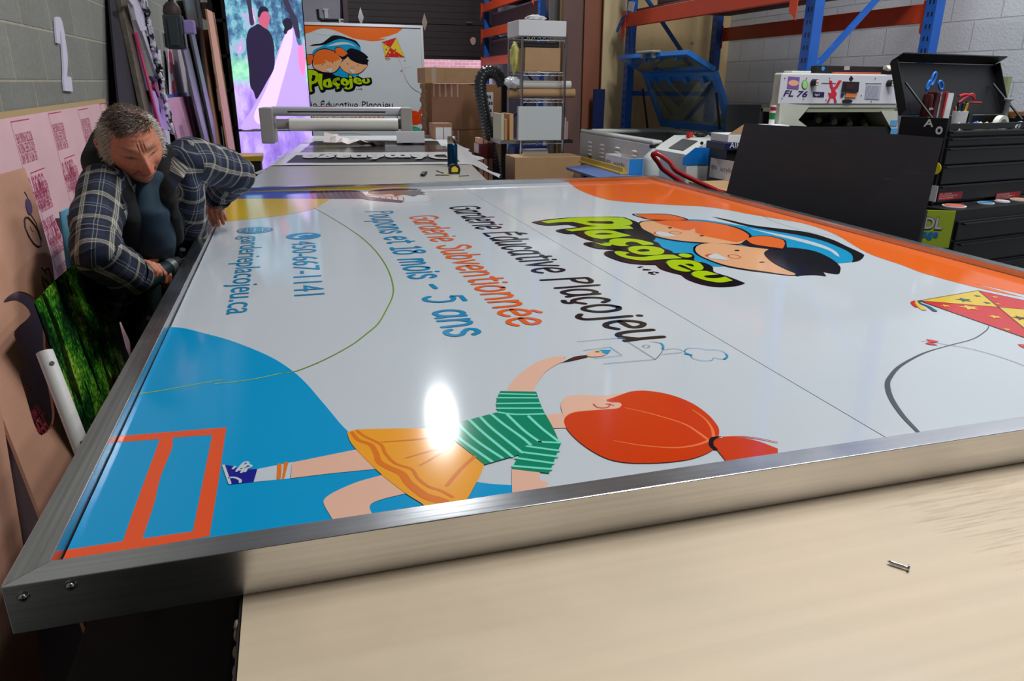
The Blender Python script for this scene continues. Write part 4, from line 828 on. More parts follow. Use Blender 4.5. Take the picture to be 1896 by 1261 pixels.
mb.build('screen_picture', [MATS[q] for q in ('scr_suit', 'scr_face', 'scr_hair', 'scr_veil', 'scr_trunk', 'scr_veil2', 'scr_pink')], t)
# yellow-topped barrier in front of the video wall
p = PY(432, 290, 7.9); q = PY(486, 294, 7.9)
t = thing('low_cart', 'low black cart with a yellow rim in front of the video wall', 'cart', ((p.x + q.x) / 2, 8, 0))
MB().mm((-.80, 7.9, p.z - .05), (q.x, 8.3, p.z)).build('yellow_rim', M('yellow_rim', (200, 160, 30), .4), t, .004); MB().mm((-.80, 7.92, p.z - .2), (q.x - .02, 8.28, p.z - .051)).build('cart_body', MATS['black'], t)
for x in (-.78, q.x - .07):
    for y in (7.95, 8.22): MB().mm((x, y, 0), (x + .04, y + .04, p.z - .2)).build('leg', MATS['black'], t)
# ------------------------------------------------ standing sign at the back, same design
kS = .885; YS = 12.3; p = PY(785, 46, YS); xR, zT_ = p.x, p.z; xL = xR - SW * kS; zB = zT_ - SH * kS
lean_ = .12
t = thing('standing_sign', 'framed daycare sign standing upright by the back wall beside the video wall', 'sign', ((xL + xR) / 2, YS, 0))
up = V((0, lean_, zT_ - zB)).normalized(); nb = V((0, -up.z, up.y)); BO = V((xL, YS, zB))
def TB(q): return BO + V((q.x * kS, 0, 0)) + up * (q.y * kS)
hh = SH * kS; ww = SW * kS
def brail(p, w_, h_): MB().obox(BO + V((p[0], 0, 0)) + up * p[1] - nb * .06, V((w_, 0, 0)), up * h_, nb * .078).build('frame_rail', M('alu_white', (204, 204, 210), .3, .5), t, .002)
brail((0, 0), .04, hh); brail((ww - .04, 0), .04, hh); brail((.04, 0), ww - .08, .04); brail((.04, hh - .04), ww - .08, .04)
MB().obox(BO + V((.04, 0, 0)) + up * .04 - nb * .02, V((ww - .08, 0, 0)), up * (hh - .08), nb * .02).build('sign_panel', MATS['white_acrylic'], t)
for k_ in (.2, .8): MB().mm((xL + ww * k_ - .1, YS - .08, 0), (xL + ww * k_ + .1, YS + .08, zB - .001)).build('support_block', M('timber', (150, 120, 84), .7), t)
art_parts(t, lambda q: TB(q), nb * 2.0, skip=('boy_drawing', 'rocket_line_drawing'))
# ------------------------------------------------ applicator table behind the sign (turned a little), film and tools on it
TA = math.radians(7.4); tu = V((math.cos(TA), -math.sin(TA), 0)); tv = V((math.sin(TA), math.cos(TA), 0)); TO = V((1.10, 3.90, 0))
def TL(u, v, z=0): return TO + tu * u + tv * v + V((0, 0, z))
TBZ = .955
M('table_grey', (172, 168, 160), .3, .15, var=.05, vs=3); M('film_white', (226, 226, 228), .22); M('film_black', (18, 16, 18), .4, spec=.15); M('film_brown', (58, 44, 44), .2); M('roll_white', (226, 224, 214), .5); M('kraft', (186, 148, 106), .65, var=.06, vs=8); M('kraft2', (160, 118, 84), .7, var=.08, vs=6); M('carton_side', (120, 90, 84), .7, var=.06, vs=5)
M('tape', (200, 180, 160), .2); M('card_white', (224, 224, 226), .5)
t = thing('applicator_table', 'long flat applicator table with a grey top beyond the far rail', 'table', TL(-.7, 2.2))
mb = MB(); mb.obox(TL(-1.46, .26, TBZ - .05), tu * 1.46, tv * 3.72, V((0, 0, .05))); mb.build('table_top', MATS['table_grey'], t, .004)
for u in (-1.4, -.12):
    for v in (.5, 3.8): MB().obox(TL(u, v, 0), tu * .08, tv * .08, V((0, 0, TBZ - .052))).build('table_leg', MATS['alu_dull'], t)
MB().obox(TL(-1.4, .5, .2), tu * 1.3, tv * .05, V((0, 0, .06))).build('cross_bar', MATS['alu_dull'], t)
# film lying on it
def on_t(px, py): p = PZ(px, py, TBZ) - TO; return p.dot(tu), p.dot(tv)
random.seed(5); mb = MB(); nu, nv = 44, 40; v0 = on_t(700, 306)[1]; v1 = on_t(700, 252)[1]
vb = [on_t(700, y)[1] for y in (306, 302, 287, 283, 270, 262, 258)]
def hz(u, v): return .004 + .006 * max(0, noise.noise(V((u * 2.2, v * 1.5, 3)))) + .016 * max(0, noise.noise(V((u * 1.1, v * 5, 9)))) * (0.2 if v < vb[2] + .1 else 1)
g_ = []
for j in range(nv + 1):
    v = v0 + (v1 - v0) * j / nv
    for i in range(nu + 1):
        u = -1.62 + 1.84 * i / nu - (.0 if j > 3 else 0); x = u
        edge = .10 * noise.noise(V((v * 3, 1, 7))); uu = u + (edge if i in (0, nu) else 0)
        z = TBZ + hz(u, v)
        if u < -1.46: z -= (-1.46 - u) * .7
        if u > 0: z -= u * .5
        g_.append(TL(uu, v, z))
fs = []; mb.v = g_; 
for j in range(nv):
    v = v0 + (v1 - v0) * (j + .5) / nv
    for i in range(nu):
        u = -1.62 + 1.84 * (i + .5) / nu; mi = 0
        if -1.36 < u < -.06 - (v - v0) * .02:
            if vb[1] < v < vb[2]: mi = 1
            elif vb[3] < v < vb[4]: mi = 2
            elif vb[4] < v < vb[5]: mi = 3
        mb.f.append([j * (nu + 1) + i, j * (nu + 1) + i + 1, (j + 1) * (nu + 1) + i + 1, (j + 1) * (nu + 1) + i]); mb.m.append(mi); mb.sm.append(True)
t = thing('printed_film', 'rumpled white film with black bands and white letters spread on the applicator table', 'film', TL(-.7, v0))
mb.build('film_sheet', [MATS['film_white'], MATS['film_black'], MATS['film_brown'], MATS['film_black']], t)
mb = MB(); a = TL(*on_t(824, 290), TBZ + .034); b = TL(*on_t(520, 290), TBZ + .034); d = (b - a); L0 = d.length; d.normalize(); hv = (vb[2] - vb[1]) * .72
a = TL(-.10, vb[2] - .05, TBZ + .0145); text_mb(mb, 'Déménage', a, -tu, -tv, hv / .72, 1.2, .0, bold=.04)
mb.build('film_lettering', MATS['film_white'], t)
# objects on the table
t = thing('thermos_flask', 'dark blue steel thermos bottle standing at the right of the applicator table', 'bottle', PZ(838, 309, TBZ))
p = PZ(838, 309, TBZ); r_ = .037; hgt = .215
MB().tube([p + V((0, 0, z)) for z in (0, .004, .008, .155, .163)], [r_ * .9, r_, r_, r_, r_ * .86], 24).build('bottle_body', M('petrol_blue', (10, 58, 84), .2, .7), t)
MB().tube([p + V((0, 0, z)) for z in (.163, .166, .212, .215)], [r_ * .86, r_ * .93, r_ * .93, r_ * .86], 24).build('steel_cap', M('champagne', (186, 176, 160), .22, 1), t)
MB().tube([p + V((0, 0, z)) for z in (-.0, .0035)], [r_ * 1.01, r_ * 1.01], 24).build('base_ring', MATS['steel'], t)
p = PZ(842, 322, TBZ); t = thing('tape_measure', 'yellow and black tape measure lying in front of the thermos', 'tape measure', p)
mb = MB(); mb.poly([p + V((x, 0, z)) for x, z in ((-.035, .0), (.035, 0), (.04, .03), (.03, .055), (0, .066), (-.028, .058), (-.038, .03))], (0, .035, 0)); mb.build('case', MATS['black'], t, .004)
MB().poly([p + V((x, -.0012, z)) for x, z in ((-.022, .012), (.02, .012), (.024, .035), (0, .052), (-.022, .04))], (0, .001, 0)).build('yellow_panel', M('tape_yellow', (214, 190, 50), .4), t)
MB().obox(p + V((-.075, .008, 0)), (.04, 0, 0), (0, .02, 0), (0, 0, .003)).build('blade_tip', MATS['tape_yellow'], t)
a, b = PZ(778, 324, TBZ + .01), PZ(790, 313, TBZ + .01); t = thing('utility_knife', 'grey utility knife lying left of the thermos', 'knife', a); d = (b - a).normalized(); s_ = V((d.y, -d.x, 0))
MB().obox(a - V((0, 0, .009)), d * .15, s_ * .03, V((0, 0, .018))).build('knife_handle', MATS['dark_steel'], t, .006); MB().obox(a + d * .02 - V((0, 0, -.0092)), d * .08, s_ * .012 + s_ * 0, V((0, 0, .003))).build('slider', MATS['steel'], t, .001)
for k, (x1, y1, x2, y2, lab) in enumerate(((808, 316, 822, 321, 'thin steel pin left of the tape measure, the farther of two'), (806, 324, 832, 324, 'longer thin steel rod in front of the tape measure'), (850, 326, 868, 325, 'short dark drill bit right of the tape measure'))):
    a, b = PZ(x1, y1, TBZ + .003), PZ(x2, y2, TBZ + .003); solo(MB().cyl(a, b, .003, n=8), 'metal_pin', MATS['dark_steel'], lab, 'pin', 'small pins by the tape measure')
# open carton on the film
def carton(name, label, c, u, v, w_, d_, h_, mt, inner='kraft2', th=.005, group=None):
    c = V(c); t = thing(name, label, 'box', c, group); up_ = V((0, 0, h_))
    for o_, a_, b_ in ((c - u * w_ / 2 - v * d_ / 2, u * w_, v * th), (c - u * w_ / 2 + v * (d_ / 2 - th), u * w_, v * th), (c - u * w_ / 2 - v * (d_ / 2 - th), u * th, v * (d_ - 2 * th)), (c + u * (w_ / 2 - th) - v * (d_ / 2 - th), u * th, v * (d_ - 2 * th))):
        MB().obox(o_, a_, b_, up_).build('box_wall', mt, t)
    MB().obox(c - u * (w_ / 2 - th) - v * (d_ / 2 - th), u * (w_ - 2 * th), v * (d_ - 2 * th), V((0, 0, .004))).build('box_floor', MATS[inner], t)
    return t
p = TL(-.40, 3.52, TBZ + .02); p2 = PY(668, 246, p.y).x; p3 = PY(720, 246, p.y).x
carton('small_carton', 'small open white-sided cardboard tray in front of the laminator', p + V((0, 0, .002)), tu, tv, p3 - p2, .16, .10, MATS['card_white'])
# ---- laminator at the far end
v = 3.78; LO = lambda u, z, vv=0.: TL(u, v + vv, z)
def uL(px, py): r = ray(px, py); o = V((0, 0, H)); k = (TL(0, v) - o).dot(tv) / r.dot(tv); p = o + r * k; return (p - TO).dot(tu), p.z
uA, zA = uL(493, 206); uB, _ = uL(752, 206)
t = thing('roll_laminator', 'wide roll laminator with a silver top roller standing at the end of the applicator table', 'machine', LO((uA + uB) / 2, 0))
M('machine_grey', (168, 164, 158), .4); 
for px0, px1 in ((482, 506), (741, 762)):
    a, zt_ = uL(px0, 199); b, _ = uL(px1, 199); MB().obox(LO(a, TBZ + .001, -.12), tu * (b - a), tv * .26, V((0, 0, zt_ - TBZ))).build('side_housing', MATS['machine_grey'], t, .01)
a, z1 = uL(510, 206); b, _ = uL(738, 206)
MB().cyl(LO(a - .03, z1), LO(b + .03, z1), .045, n=24).build('top_roller', M('silver_roll', (190, 190, 196), .4, .25), t)
for q in (a - .03, b + .03): MB().cyl(LO(q - .04, z1), LO(q + .04, z1), .030, n=18).build('roller_bearing', MATS['matte_black'], t)
MB().obox(LO(a + .12, z1 - .010, -.0465), tu * (b - a - .25), tv * .004, V((0, 0, .014))).build('slot_strip', MATS['black'], t)
a, z2 = uL(512, 230); b, _ = uL(737, 230); MB().cyl(LO(a, z2, .02), LO(b + .04, z2, .02), .05, n=20).build('lower_roller', MATS['machine_grey'], t)
solo(MB().cyl(LO(a + .14, z2 + .001, -.10), LO(b, z2 + .001, -.10), .062, n=24), 'material_roll', MATS['roll_white'], 'long white roll of vinyl lying in the laminator below the silver roller', 'roll')
mb = MB(); random.seed(4)
M('crumpled_paper', (206, 190, 186), .5); 
P = []; c = TL(-.95, 3.30, TBZ + .02)
for k, (x, z, r2) in enumerate(((-.22, .03, .0), (.0, .05, 0), (.24, .02, 0))): pass
nn = 10; vs = []
for j in range(4):
    for i in range(nn + 1): vs.append(c + tu * (-.26 + .56 * i / nn) + tv * (-.14 + .09 * j) + V((0, 0, .03 + .05 * noise.noise(V((i * .6, j * .8, 2))) + (.06 - .012 * i) * (j > 0) )))
mb.add(vs, [(j * (nn + 1) + i, j * (nn + 1) + i + 1, (j + 1) * (nn + 1) + i + 1, (j + 1) * (nn + 1) + i) for j in range(3) for i in range(nn)], False)
solo(mb, 'crumpled_backing', MATS['crumpled_paper'], 'crumpled strip of backing paper lying in front of the laminator', 'paper')
for k, (x, c_, lab) in enumerate(((590, (150, 60, 50), 'dull red marker on top of the laminator, left of the bright red one'), (598, (200, 30, 30), 'bright red marker on top of the laminator'), (612, (120, 80, 60), 'brown marker on top of the laminator'))):
    u_, z_ = uL(x, 196); solo(MB().cyl(LO(u_ - .04, z1 + .045, 0), LO(u_ + .04, z1 + .045, 0), .008, n=10), 'marker_pen', M('pen%d' % k, c_, .4), lab, 'pen', 'markers on the laminator')
# ------------------------------------------------ cartons
def cartons(name, label, N_, a1, a2, z0, z1, mt, cat='box', lab=True):
    """closed carton: near corner N_, a1 left-back edge vector, a2 right edge vector"""
    N_ = V(N_); t = thing(name, label, cat, N_ + V(a1) / 2 + V(a2) / 2 + V((0, 0, z0)))
    h_ = z1 - z0; MB().obox(N_ + V((0, 0, z0 + .001)), a1, a2, V((0, 0, h_ - .003))).build('box_body', mt, t, .006)
    return t
ya = math.radians(35); a2 = V((math.cos(ya), math.sin(ya), 0)) * .71; a1 = V((-math.sin(ya), math.cos(ya), 0)) * .48; N_ = V((PY(857, 240, 8.3).x, 8.3, 0)); zs = PY(857, 241, 8.3).z; zt2 = PY(857, 155, 8.3).z
for z0, z1_, lab in ((.01, zs, 'tall brown carton at the bottom of the stack behind the thermos'), (zs + .001, zt2, 'large brown carton on top of the stack, left of the dark hose')):
    t = cartons('moving_carton', lab, N_, a1, a2, z0, z1_, MATS['kraft2'])
    for k in range(5):
        f = .12 + k * .19; pt = N_ + a1 * f + V((0, 0, z1_ - .14)); nn_ = -a2.normalized(); MB().obox(pt, a1.normalized() * .022, nn_ * .0015, V((0, 0, .137))).build('tape_strip', MATS['tape'], t)
    pt = N_ + a2 * .56 + V((0, 0, z1_ - .36)); nn_ = -a1.normalized(); MB().obox(pt, a2.normalized() * .13, nn_ * .0015, V((0, 0, .27))).build('shipping_label', MATS['card_white'], t)
    mb = MB()
    for x, z in ((.02, .2), (.06, .2), (.01, .13), (.05, .13), (.09, .13), (.03, .05), (.07, .05)): mb.obox(pt + a2.normalized() * x - V((0, 0, -z)) + nn_ * .0016, a2.normalized() * .028, nn_ * .0008, V((0, 0, .035)))
    mb.build('label_symbols', MATS['black'], t)
x0_, x1_ = PY(787, 140, 8.36).x, PY(893, 140, 8.36).x; z0_ = zt2 + .002; z1_ = PY(790, 124, 8.36).z
t = cartons('flat_carton', 'long flat yellowish-brown carton laid across the top of the carton stack', (x0_, 8.36, 0), (0, .5, 0), (x1_ - x0_, 0, 0), z0_, z1_, MATS['kraft'])
MB().mm((x0_ + .07, 8.358, z0_), (x0_ + .12, 8.36, z1_)).build('tape_strip', MATS['tape'], t); MB().mm((x0_ + .22, 8.352, z0_ + .002), (x1_ - .1, 8.358, z0_ + .07)).build('open_flap', MATS['kraft'], t)
x0_, x1_ = PY(800, 240, 8.1).x, PY(834, 240, 8.1).x; t = cartons('label_carton', 'smaller brown carton with two white labels left of the stack', (x0_, 8.0, 0), (0, .28, 0), (x1_ - x0_, 0, 0), PY(800, 275, 8).z - .45, PY(800, 228, 8).z, MATS['kraft2'])
for k in range(2): MB().mm((x0_ + .02 + k * .09, 7.998, PY(800, 260, 8).z), (x0_ + .10 + k * .09, 8.0, PY(800, 236, 8).z)).build('shipping_label', MATS['card_white'], t)
zb_ = PY(800, 275, 8).z - .45
if zb_ > .02: cartons('plain_carton', 'plain brown carton under the carton with two labels', (x0_ - .02, 7.98, 0), (0, .3, 0), (x1_ - x0_ + .02, 0, 0), .01, zb_ - .001, MATS['kraft2'])
mb = MB()
xk = PY(787, 200, 8.95).x
for k in range(30): mb.mm((xk + (k * 7 % 5) * .006, 8.95, .01 + k * .052), (xk + .11, 9.3, .01 + k * .052 + .0515))
solo(mb, 'folded_cardboard_stack', MATS['kraft'], 'stack of folded cardboard left of the big cartons', 'cardboard')
# right-hand carton behind the hose
t = cartons('tall_carton', 'tall brown carton behind the dark hose', (PY(905, 200, 8.95).x, 8.95, 0), (0, .4, 0), (PY(929, 200, 8.95).x - PY(905, 200, 8.95).x, 0, 0), .01, PY(915, 156, 8.95).z, MATS['kraft2'])
# hose
P = smooth3([PY(x, y, 7.7) for x, y in ((931, 158), (925, 142), (912, 133), (898, 136), (890, 150), (890, 170), (894, 195), (900, 225), (907, 258), (913, 290), (918, 320))] + [V((PY(920, 330, 7.7).x + .02, 7.7, .35)), V((PY(920, 330, 7.7).x + .05, 7.7, .08))], 14)
Q = [P[0]]; acc = 0
for a, b in zip(P, P[1:]):
    L0 = (b - a).length; k = 0
    while acc + L0 - k >= .011: k += .011 - acc; Q.append(a.lerp(b, k / L0)); acc = 0
    acc += L0 - k
mb = MB().tube(Q, [.062 + (.007 if i % 3 == 0 else -.003) for i in range(len(Q))], 20)
solo(mb, 'flexible_duct', M('duct_grey', (60, 64, 68), .28, .3), 'dark grey ribbed air hose arching down beside the cartons', 'hose')
x_ = PY(932, 200, 7.95).x; solo(MB().mm((x_ - .02, 7.93, 0), (x_ + .03, 7.98, PY(932, 146, 7.95).z)), 'support_post', MATS['matte_black'], 'slim black post just right of the dark hose', 'post')
mb = MB(); xw = PY(884, 300, 7.5).x; t = thing('board_bundle', 'bundle of upright boards wrapped in red film beside the lower hose', 'boards', (xw + .1, 7.5, 0))
ztb = PY(884, 255, 7.5).z
for k in range(3): MB().mm((xw + k * .05, 7.42, 0), (xw + .042 + k * .05, 7.6, ztb - k * .02)).build('board', MATS['pinkwood'], t, .002)
MB().mm((xw - .008, 7.41, ztb - .2), (xw + .155, 7.61, ztb - .05)).build('film_wrap', M('wrap_red', (96, 40, 46), .2), t, .004)
# ------------------------------------------------ wire shelf and what it carries
YW = 6.95; xa_, xb_ = PY(966, 200, YW).x, PY(1044, 200, YW).x; dW = .45
shz = [PY(1000, y, YW).z for y in (69, 134, 184, 261, 345)]
M('chrome', (178, 180, 184), .18, 1.)
t = thing('wire_shelf', 'narrow chrome wire shelving unit loaded with boxes and paper rolls', 'shelf', ((xa_ + xb_) / 2, YW + dW / 2, 0))
for x in (xa_, xb_):
    for y in (YW, YW + dW):
        mb = MB().cyl((x, y, 0), (x, y, shz[0] + .03), .012, n=12)
        z = .05
        while z < shz[0]: mb.cyl((x, y, z), (x, y, z + .005), .0135, n=12); z += .05
        mb.build('shelf_post', MATS['chrome'], t)
for z in shz:
    mb = MB()
    for y in (YW, YW + dW):
        mb.cyl((xa_, y, z), (xb_, y, z), .004, n=6); mb.cyl((xa_, y, z - .028), (xb_, y, z - .028), .004, n=6); n_ = 16
        mb.tube([V((xa_ + (xb_ - xa_) * i / n_, y, z - (.028 if i % 2 else 0))) for i in range(n_ + 1)], .0028, 5)
    for x in (xa_, xb_): mb.cyl((x, YW, z), (x, YW + dW, z), .004, n=6)
    for i in range(1, 15): y = YW + dW * i / 15; mb.cyl((xa_, y, z + .004), (xb_, y, z + .004), .0025, n=5)
    mb.build('wire_deck', MATS['chrome'], t)
def on_shelf(px0, px1, py0, k, name, mt, label, cat, y0=.0, d=.38, bev=.004, lift=.008, **kw):
    a, b = PY(px0, 100, YW).x, PY(px1, 100, YW).x; z0 = shz[k] + lift; z1 = max(PY((px0 + px1) / 2, py0, YW).z, z0 + .02)
    return solo(MB().mm((a, YW + y0, z0), (b, YW + y0 + d, z1)), name, mt, label, cat, bev=bev, **kw)
on_shelf(959, 1046, 38, 0, 'white_carton', MATS['card_white'], 'wide white carton on the very top of the wire shelf', 'box', y0=-.02)
mb = MB(); p = PY(992, 34, YW + .1)
lump(mb, p, (.09, .07, .03), 8)
solo(mb, 'crumpled_tissue', MATS['card_white'], 'crumpled white wrapping on the topmost white carton', 'paper')
on_shelf(974, 1040, 88, 1, 'brown_carton', MATS['kraft'], 'brown carton on the second deck of the wire shelf', 'box', y0=.03)
a = PY(1000, 110, YW); MB
z = PY(1000, 87, YW).z; solo(MB().mm((PY(972, 80, YW).x, YW + .03, z + .0), (PY(1036, 80, YW).x, YW + .36, PY(1000, 78, YW).z)), 'black_case', MATS['black'], 'flat black case lying on the brown carton', 'case', bev=.004)
mb = MB(); p = PY(953, 108, YW + .1)
lump(mb, p + V((0, 0, .01)), (.042, .06, .13), 3)
solo(mb, 'plastic_bag', M('bag_yellow', (216, 208, 120), .35, var=.3, vs=14), 'yellow and clear bag hanging at the left of the wire shelf', 'bag')
def roll(px0, px1, py, r, mt, label, y_=YW + .12, hollow=True):
    a, b = PY(px0, py, y_), PY(px1, py, y_); b.z = a.z; t = thing('paper_roll', label, 'roll', (a + b) / 2 - V((0, 0, r)))
    MB().cyl(a, b, r, n=24).build('roll_body', mt, t); MB().cyl(b, b + V((.002, 0, 0)), r * .55, n=16).build('roll_core', MATS['kraft2'], t)
rk = (PY(1000, 163, YW).z - PY(1000, 180, YW).z) / 2; roll(941, 1063, 172, rk, MATS['kraft'], 'thick brown paper roll on the third deck of the wire shelf'); roll(951, 1056, 156, rk * .85, MATS['roll_white'], 'white paper roll lying on the thick brown roll')
mb = MB(); p = PY(946, 153, YW + .1); lump(mb, p + V((.02, 0, 0)), (.085, .1, .05), 5); solo(mb, 'clear_wrap', M('clear_wrap', (206, 210, 214), .15), 'bundle of clear plastic wrap left of the white roll', 'plastic')
on_shelf(959, 1041, 197, 3, 'white_panel_stack', M('panel_white', (204, 212, 214), .4), 'large white square panels standing on the fourth deck of the wire shelf', 'panel', d=.05, y0=-.04)
for k, (a, b, y, c, lab, y0) in enumerate(((931, 936, 211, (200, 196, 170), 'cream book-like board left of the white panels', .04), (938, 944, 221, (190, 140, 90), 'tan board with notches left of the white panels', .06), (946, 953, 211, (206, 160, 110), 'light wood strip nearest the left shelf post', .02), (1042, 1046, 209, (214, 170, 80), 'yellow folder right of the white panels', .02), (1047, 1055, 218, (168, 168, 178), 'grey folder right of the yellow folder', .04), (1056, 1060, 225, (190, 130, 120), 'thin pinkish folder at the right end of the shelf', .05))):
    on_shelf(a, b, y, 3, 'standing_folder', M('folder%d' % k, c, .6), lab, 'folder', y0=y0, d=.3, bev=.001)
p0 = PY(931, 262, YW); solo(MB().mm((p0.x - .02, YW + .02, shz[3] - .025), (xa_ - .02, YW + .40, shz[3] + .006)), 'side_ledge', MATS['alu_dull'], 'grey ledge board sticking out left of the wire shelf', 'board')
p0 = PY(1050, 262, YW); solo(MB().mm((xb_ + .02, YW + .02, shz[3] - .025), (PY(1062, 262, YW).x, YW + .40, shz[3] + .006)), 'side_ledge', MATS['matte_black'], 'dark ledge board sticking out right of the wire shelf', 'board')
on_shelf(968, 1030, 273, 4, 'blue_binder', M('blue_plastic', (30, 60, 150), .4), 'blue folder behind white papers on the lowest visible deck', 'binder', y0=.2, d=.05)
on_shelf(974, 1026, 278, 4, 'white_paper_pack', MATS['card_white'], 'pack of white paper in front of the blue folder', 'paper', y0=.1, d=.08)
a, b = PY(935, 290, YW - .12), PY(1059, 290, YW - .12); zc_ = a.z
t = cartons('wide_carton', 'wide low brown carton in front of the bottom of the wire shelf', (a.x, YW - .45, 0), (0, .32, 0), (PY(1059, 290, YW - .45).x - PY(935, 290, YW - .45).x, 0, 0), .01, PY(1000, 290, YW - .45).z, MATS['kraft'])
# ------------------------------------------------ sheets leaning on the plywood wall
def tallsheet(name, px0, px1, y_, z1, th, mt, lab, cat='sheet', px_low=None):
    a, b = PY(px0, 100, y_).x, PY(px1, 100, y_).x
    return solo(MB().quad([(a, y_ - .25 * 0, 0.01), (b, y_, .01), (b, y_ + .1, z1), (a, y_ + .1, z1)], (0, th, 0)), name, mt, lab, cat, bev=.001)
tallsheet('cardboard_sheet', 1046, 1089, 7.30, 3.6, .02, MATS['carton_side'], 'very tall brown cardboard sheet between wire shelf and reddish board')
tallsheet('fibreboard_sheet', 1084, 1122, 7.26, 3.7, .018, M('reddish_board', (146, 88, 64), .55, var=.06, vs=4, stretch=(1, 1, .2)), 'tall reddish fibreboard leaning beside the pale plywood strip')
tallsheet('plywood_strip', 1119, 1163, 7.18, 3.8, .02, MATS['plywood2'], 'tall pale plywood strip behind the blue rack post')
a, b = PY(1099, 200, 7.14), PY(1119, 200, 7.14); zt_ = PY(1108, 165, 7.14).z
solo(MB().mm((a.x, 7.14, 0.01), (b.x, 7.17, zt_)), 'navy_panel', M('navy_panel', (22, 36, 86), .4), 'dark blue panel standing against the reddish board', 'panel')
a = PY(1010, 20, 7.62); b = PY(1040, 20, 7.62)
solo(MB().mm((a.x + .04, 7.60, 0.01), (b.x + .01, 7.63, 3.4)), 'grey_board', M('board_grey', (110, 108, 108), .6), 'grey upright board with pen writing above the white carton', 'board')
a = PY(1042, 20, 7.5); solo(MB().mm((a.x - .02, 7.48, .01), (a.x + .05, 7.53, 2.6)), 'timber_stud', MATS['plywood2'], 'raw timber stud behind the right post of the wire shelf', 'timber')
# ------------------------------------------------ pallet racks along the right wall
M('rack_blue', (26, 88, 176), .4, var=.1, vs=6); M('rack_orange', (214, 72, 34), .4, var=.1, vs=5)
XRF, XRB = 3.2, 4.2; YU = [1.55, 4.22, 6.9, 9.6, 12.4]
def upright(y, label):
    t = thing('rack_upright', label, 'rack', ((XRF + XRB) / 2, y, 0), 'pallet rack frames')
    for x in (XRF, XRB - .07):
        mb = MB(); mb.mm((x, y, 0), (x + .07, y + .012, 4.3)); mb.mm((x, y + .078, 0), (x + .07, y + .09, 4.3))
        o_ = x if x == XRF else x
        mb.mm((x, y + .012, 0), (x + .008, y + .078, 4.3)); z = .1; mb.mat(1)
        while z < 4.2:
            for yy in (y + .026, y + .058): mb.mm((x - .0008, yy - .006, z), (x, yy + .006, z + .028))
            z += .075
        mb.build('post', [MATS['rack_blue'], MATS['black']], t)
        mb = MB(); mb.mm((x - .02, y - .01, 0), (x + .09, y + .10, .008)); mb.build('foot_plate', MATS['rack_blue'], t)
    for z0, z1 in BR.get(y, ((.5, .5), (1.43, 1.43), (2.4, 1.45), (.55, 1.4))):
        MB().obox((XRF + .072, y + .03, z0), V((XRB - XRF - .144, 0, z1 - z0)), (0, .03, 0), (0, 0, .045)).build('brace', MATS['rack_blue'], t)
BR = {4.22: ((.5, .5), (1.6, 2.5), (.55, 1.2), (2.6, 2.6))}
for y, l in zip(YU, ('blue rack frame at the photographer’s right, outside the view', 'blue rack frame behind the upright printer', 'blue rack frame by the pale plywood strip', 'blue rack frame above the wire shelf', 'blue rack frame nearest the loading door')):
    if y > 2: upright(y, l)
def beam(y0, y1, z, x, label, h_=.12):
    t = thing('rack_beam', label, 'rack', (x, (y0 + y1) / 2, z), 'pallet rack beams')
    xx = x - .052 if x < 3.5 else x + .002
    MB().mm((xx, y0 - .0, z), (xx + .05, y1 + .09, z + h_)).build('beam_bar', MATS['rack_orange'], t, .003)
    for y, s in ((y0, 1), (y1 + .088, -1)):
        MB().poly([(xx - .006, y, z - .12), (xx - .006, y, z + h_ + .02), (xx - .006, y + s * .08, z + h_ + .02), (xx - .006, y + s * .08, z - .06)], (.006, 0, 0)).build('beam_connector', MATS['rack_orange'], t)
zb1 = PX(1163, 51, XRF).z
beam(4.32, 6.88, zb1, XRF, 'orange front beam above the laser cutter'); beam(4.32, 6.88, zb1 - .10, XRB, 'orange rear beam above the laser cutter')
beam(1.8, 4.1, zb1, XRF, 'orange front beam at the far right above the upright printer') if False else None
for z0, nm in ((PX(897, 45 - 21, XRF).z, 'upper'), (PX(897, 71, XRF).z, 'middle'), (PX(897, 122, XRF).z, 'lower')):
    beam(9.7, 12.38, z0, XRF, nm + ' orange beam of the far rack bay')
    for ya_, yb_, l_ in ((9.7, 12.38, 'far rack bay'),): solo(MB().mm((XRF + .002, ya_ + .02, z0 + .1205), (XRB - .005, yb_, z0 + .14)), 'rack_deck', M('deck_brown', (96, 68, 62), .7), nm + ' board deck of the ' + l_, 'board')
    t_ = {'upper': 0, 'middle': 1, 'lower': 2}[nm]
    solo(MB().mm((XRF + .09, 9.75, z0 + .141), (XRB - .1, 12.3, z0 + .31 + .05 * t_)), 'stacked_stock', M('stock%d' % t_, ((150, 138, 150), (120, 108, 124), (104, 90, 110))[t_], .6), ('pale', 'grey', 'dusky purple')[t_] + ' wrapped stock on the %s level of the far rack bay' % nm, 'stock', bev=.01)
    for x in (): solo(MB().mm((x, 7.72, z0 + .141), (x + .36, 9.5, z0 + .27)), 'stacked_stock', MATS['stock%d' % t_], ('front' if x < 3.5 else 'rear') + ' wrapped bundle on the %s level behind the tall sheets' % nm, 'stock', bev=.01)
z0 = zb1 + .12
solo(MB().mm((XRF + .01, 4.4, z0 + .002), (XRB, 6.8, z0 + .03)), 'rack_deck', M('deck_brown', (96, 68, 62), .7), 'brown board deck lying on the beams above the laser cutter', 'board')
solo(MB().mm((XRF + .06, 4.8, z0 + .032), (XRB - .1, 6.5, z0 + .35)), 'wrapped_pallet_load', M('load_brown', (104, 78, 74), .6), 'brown wrapped load on the deck above the laser cutter', 'load', bev=.02)
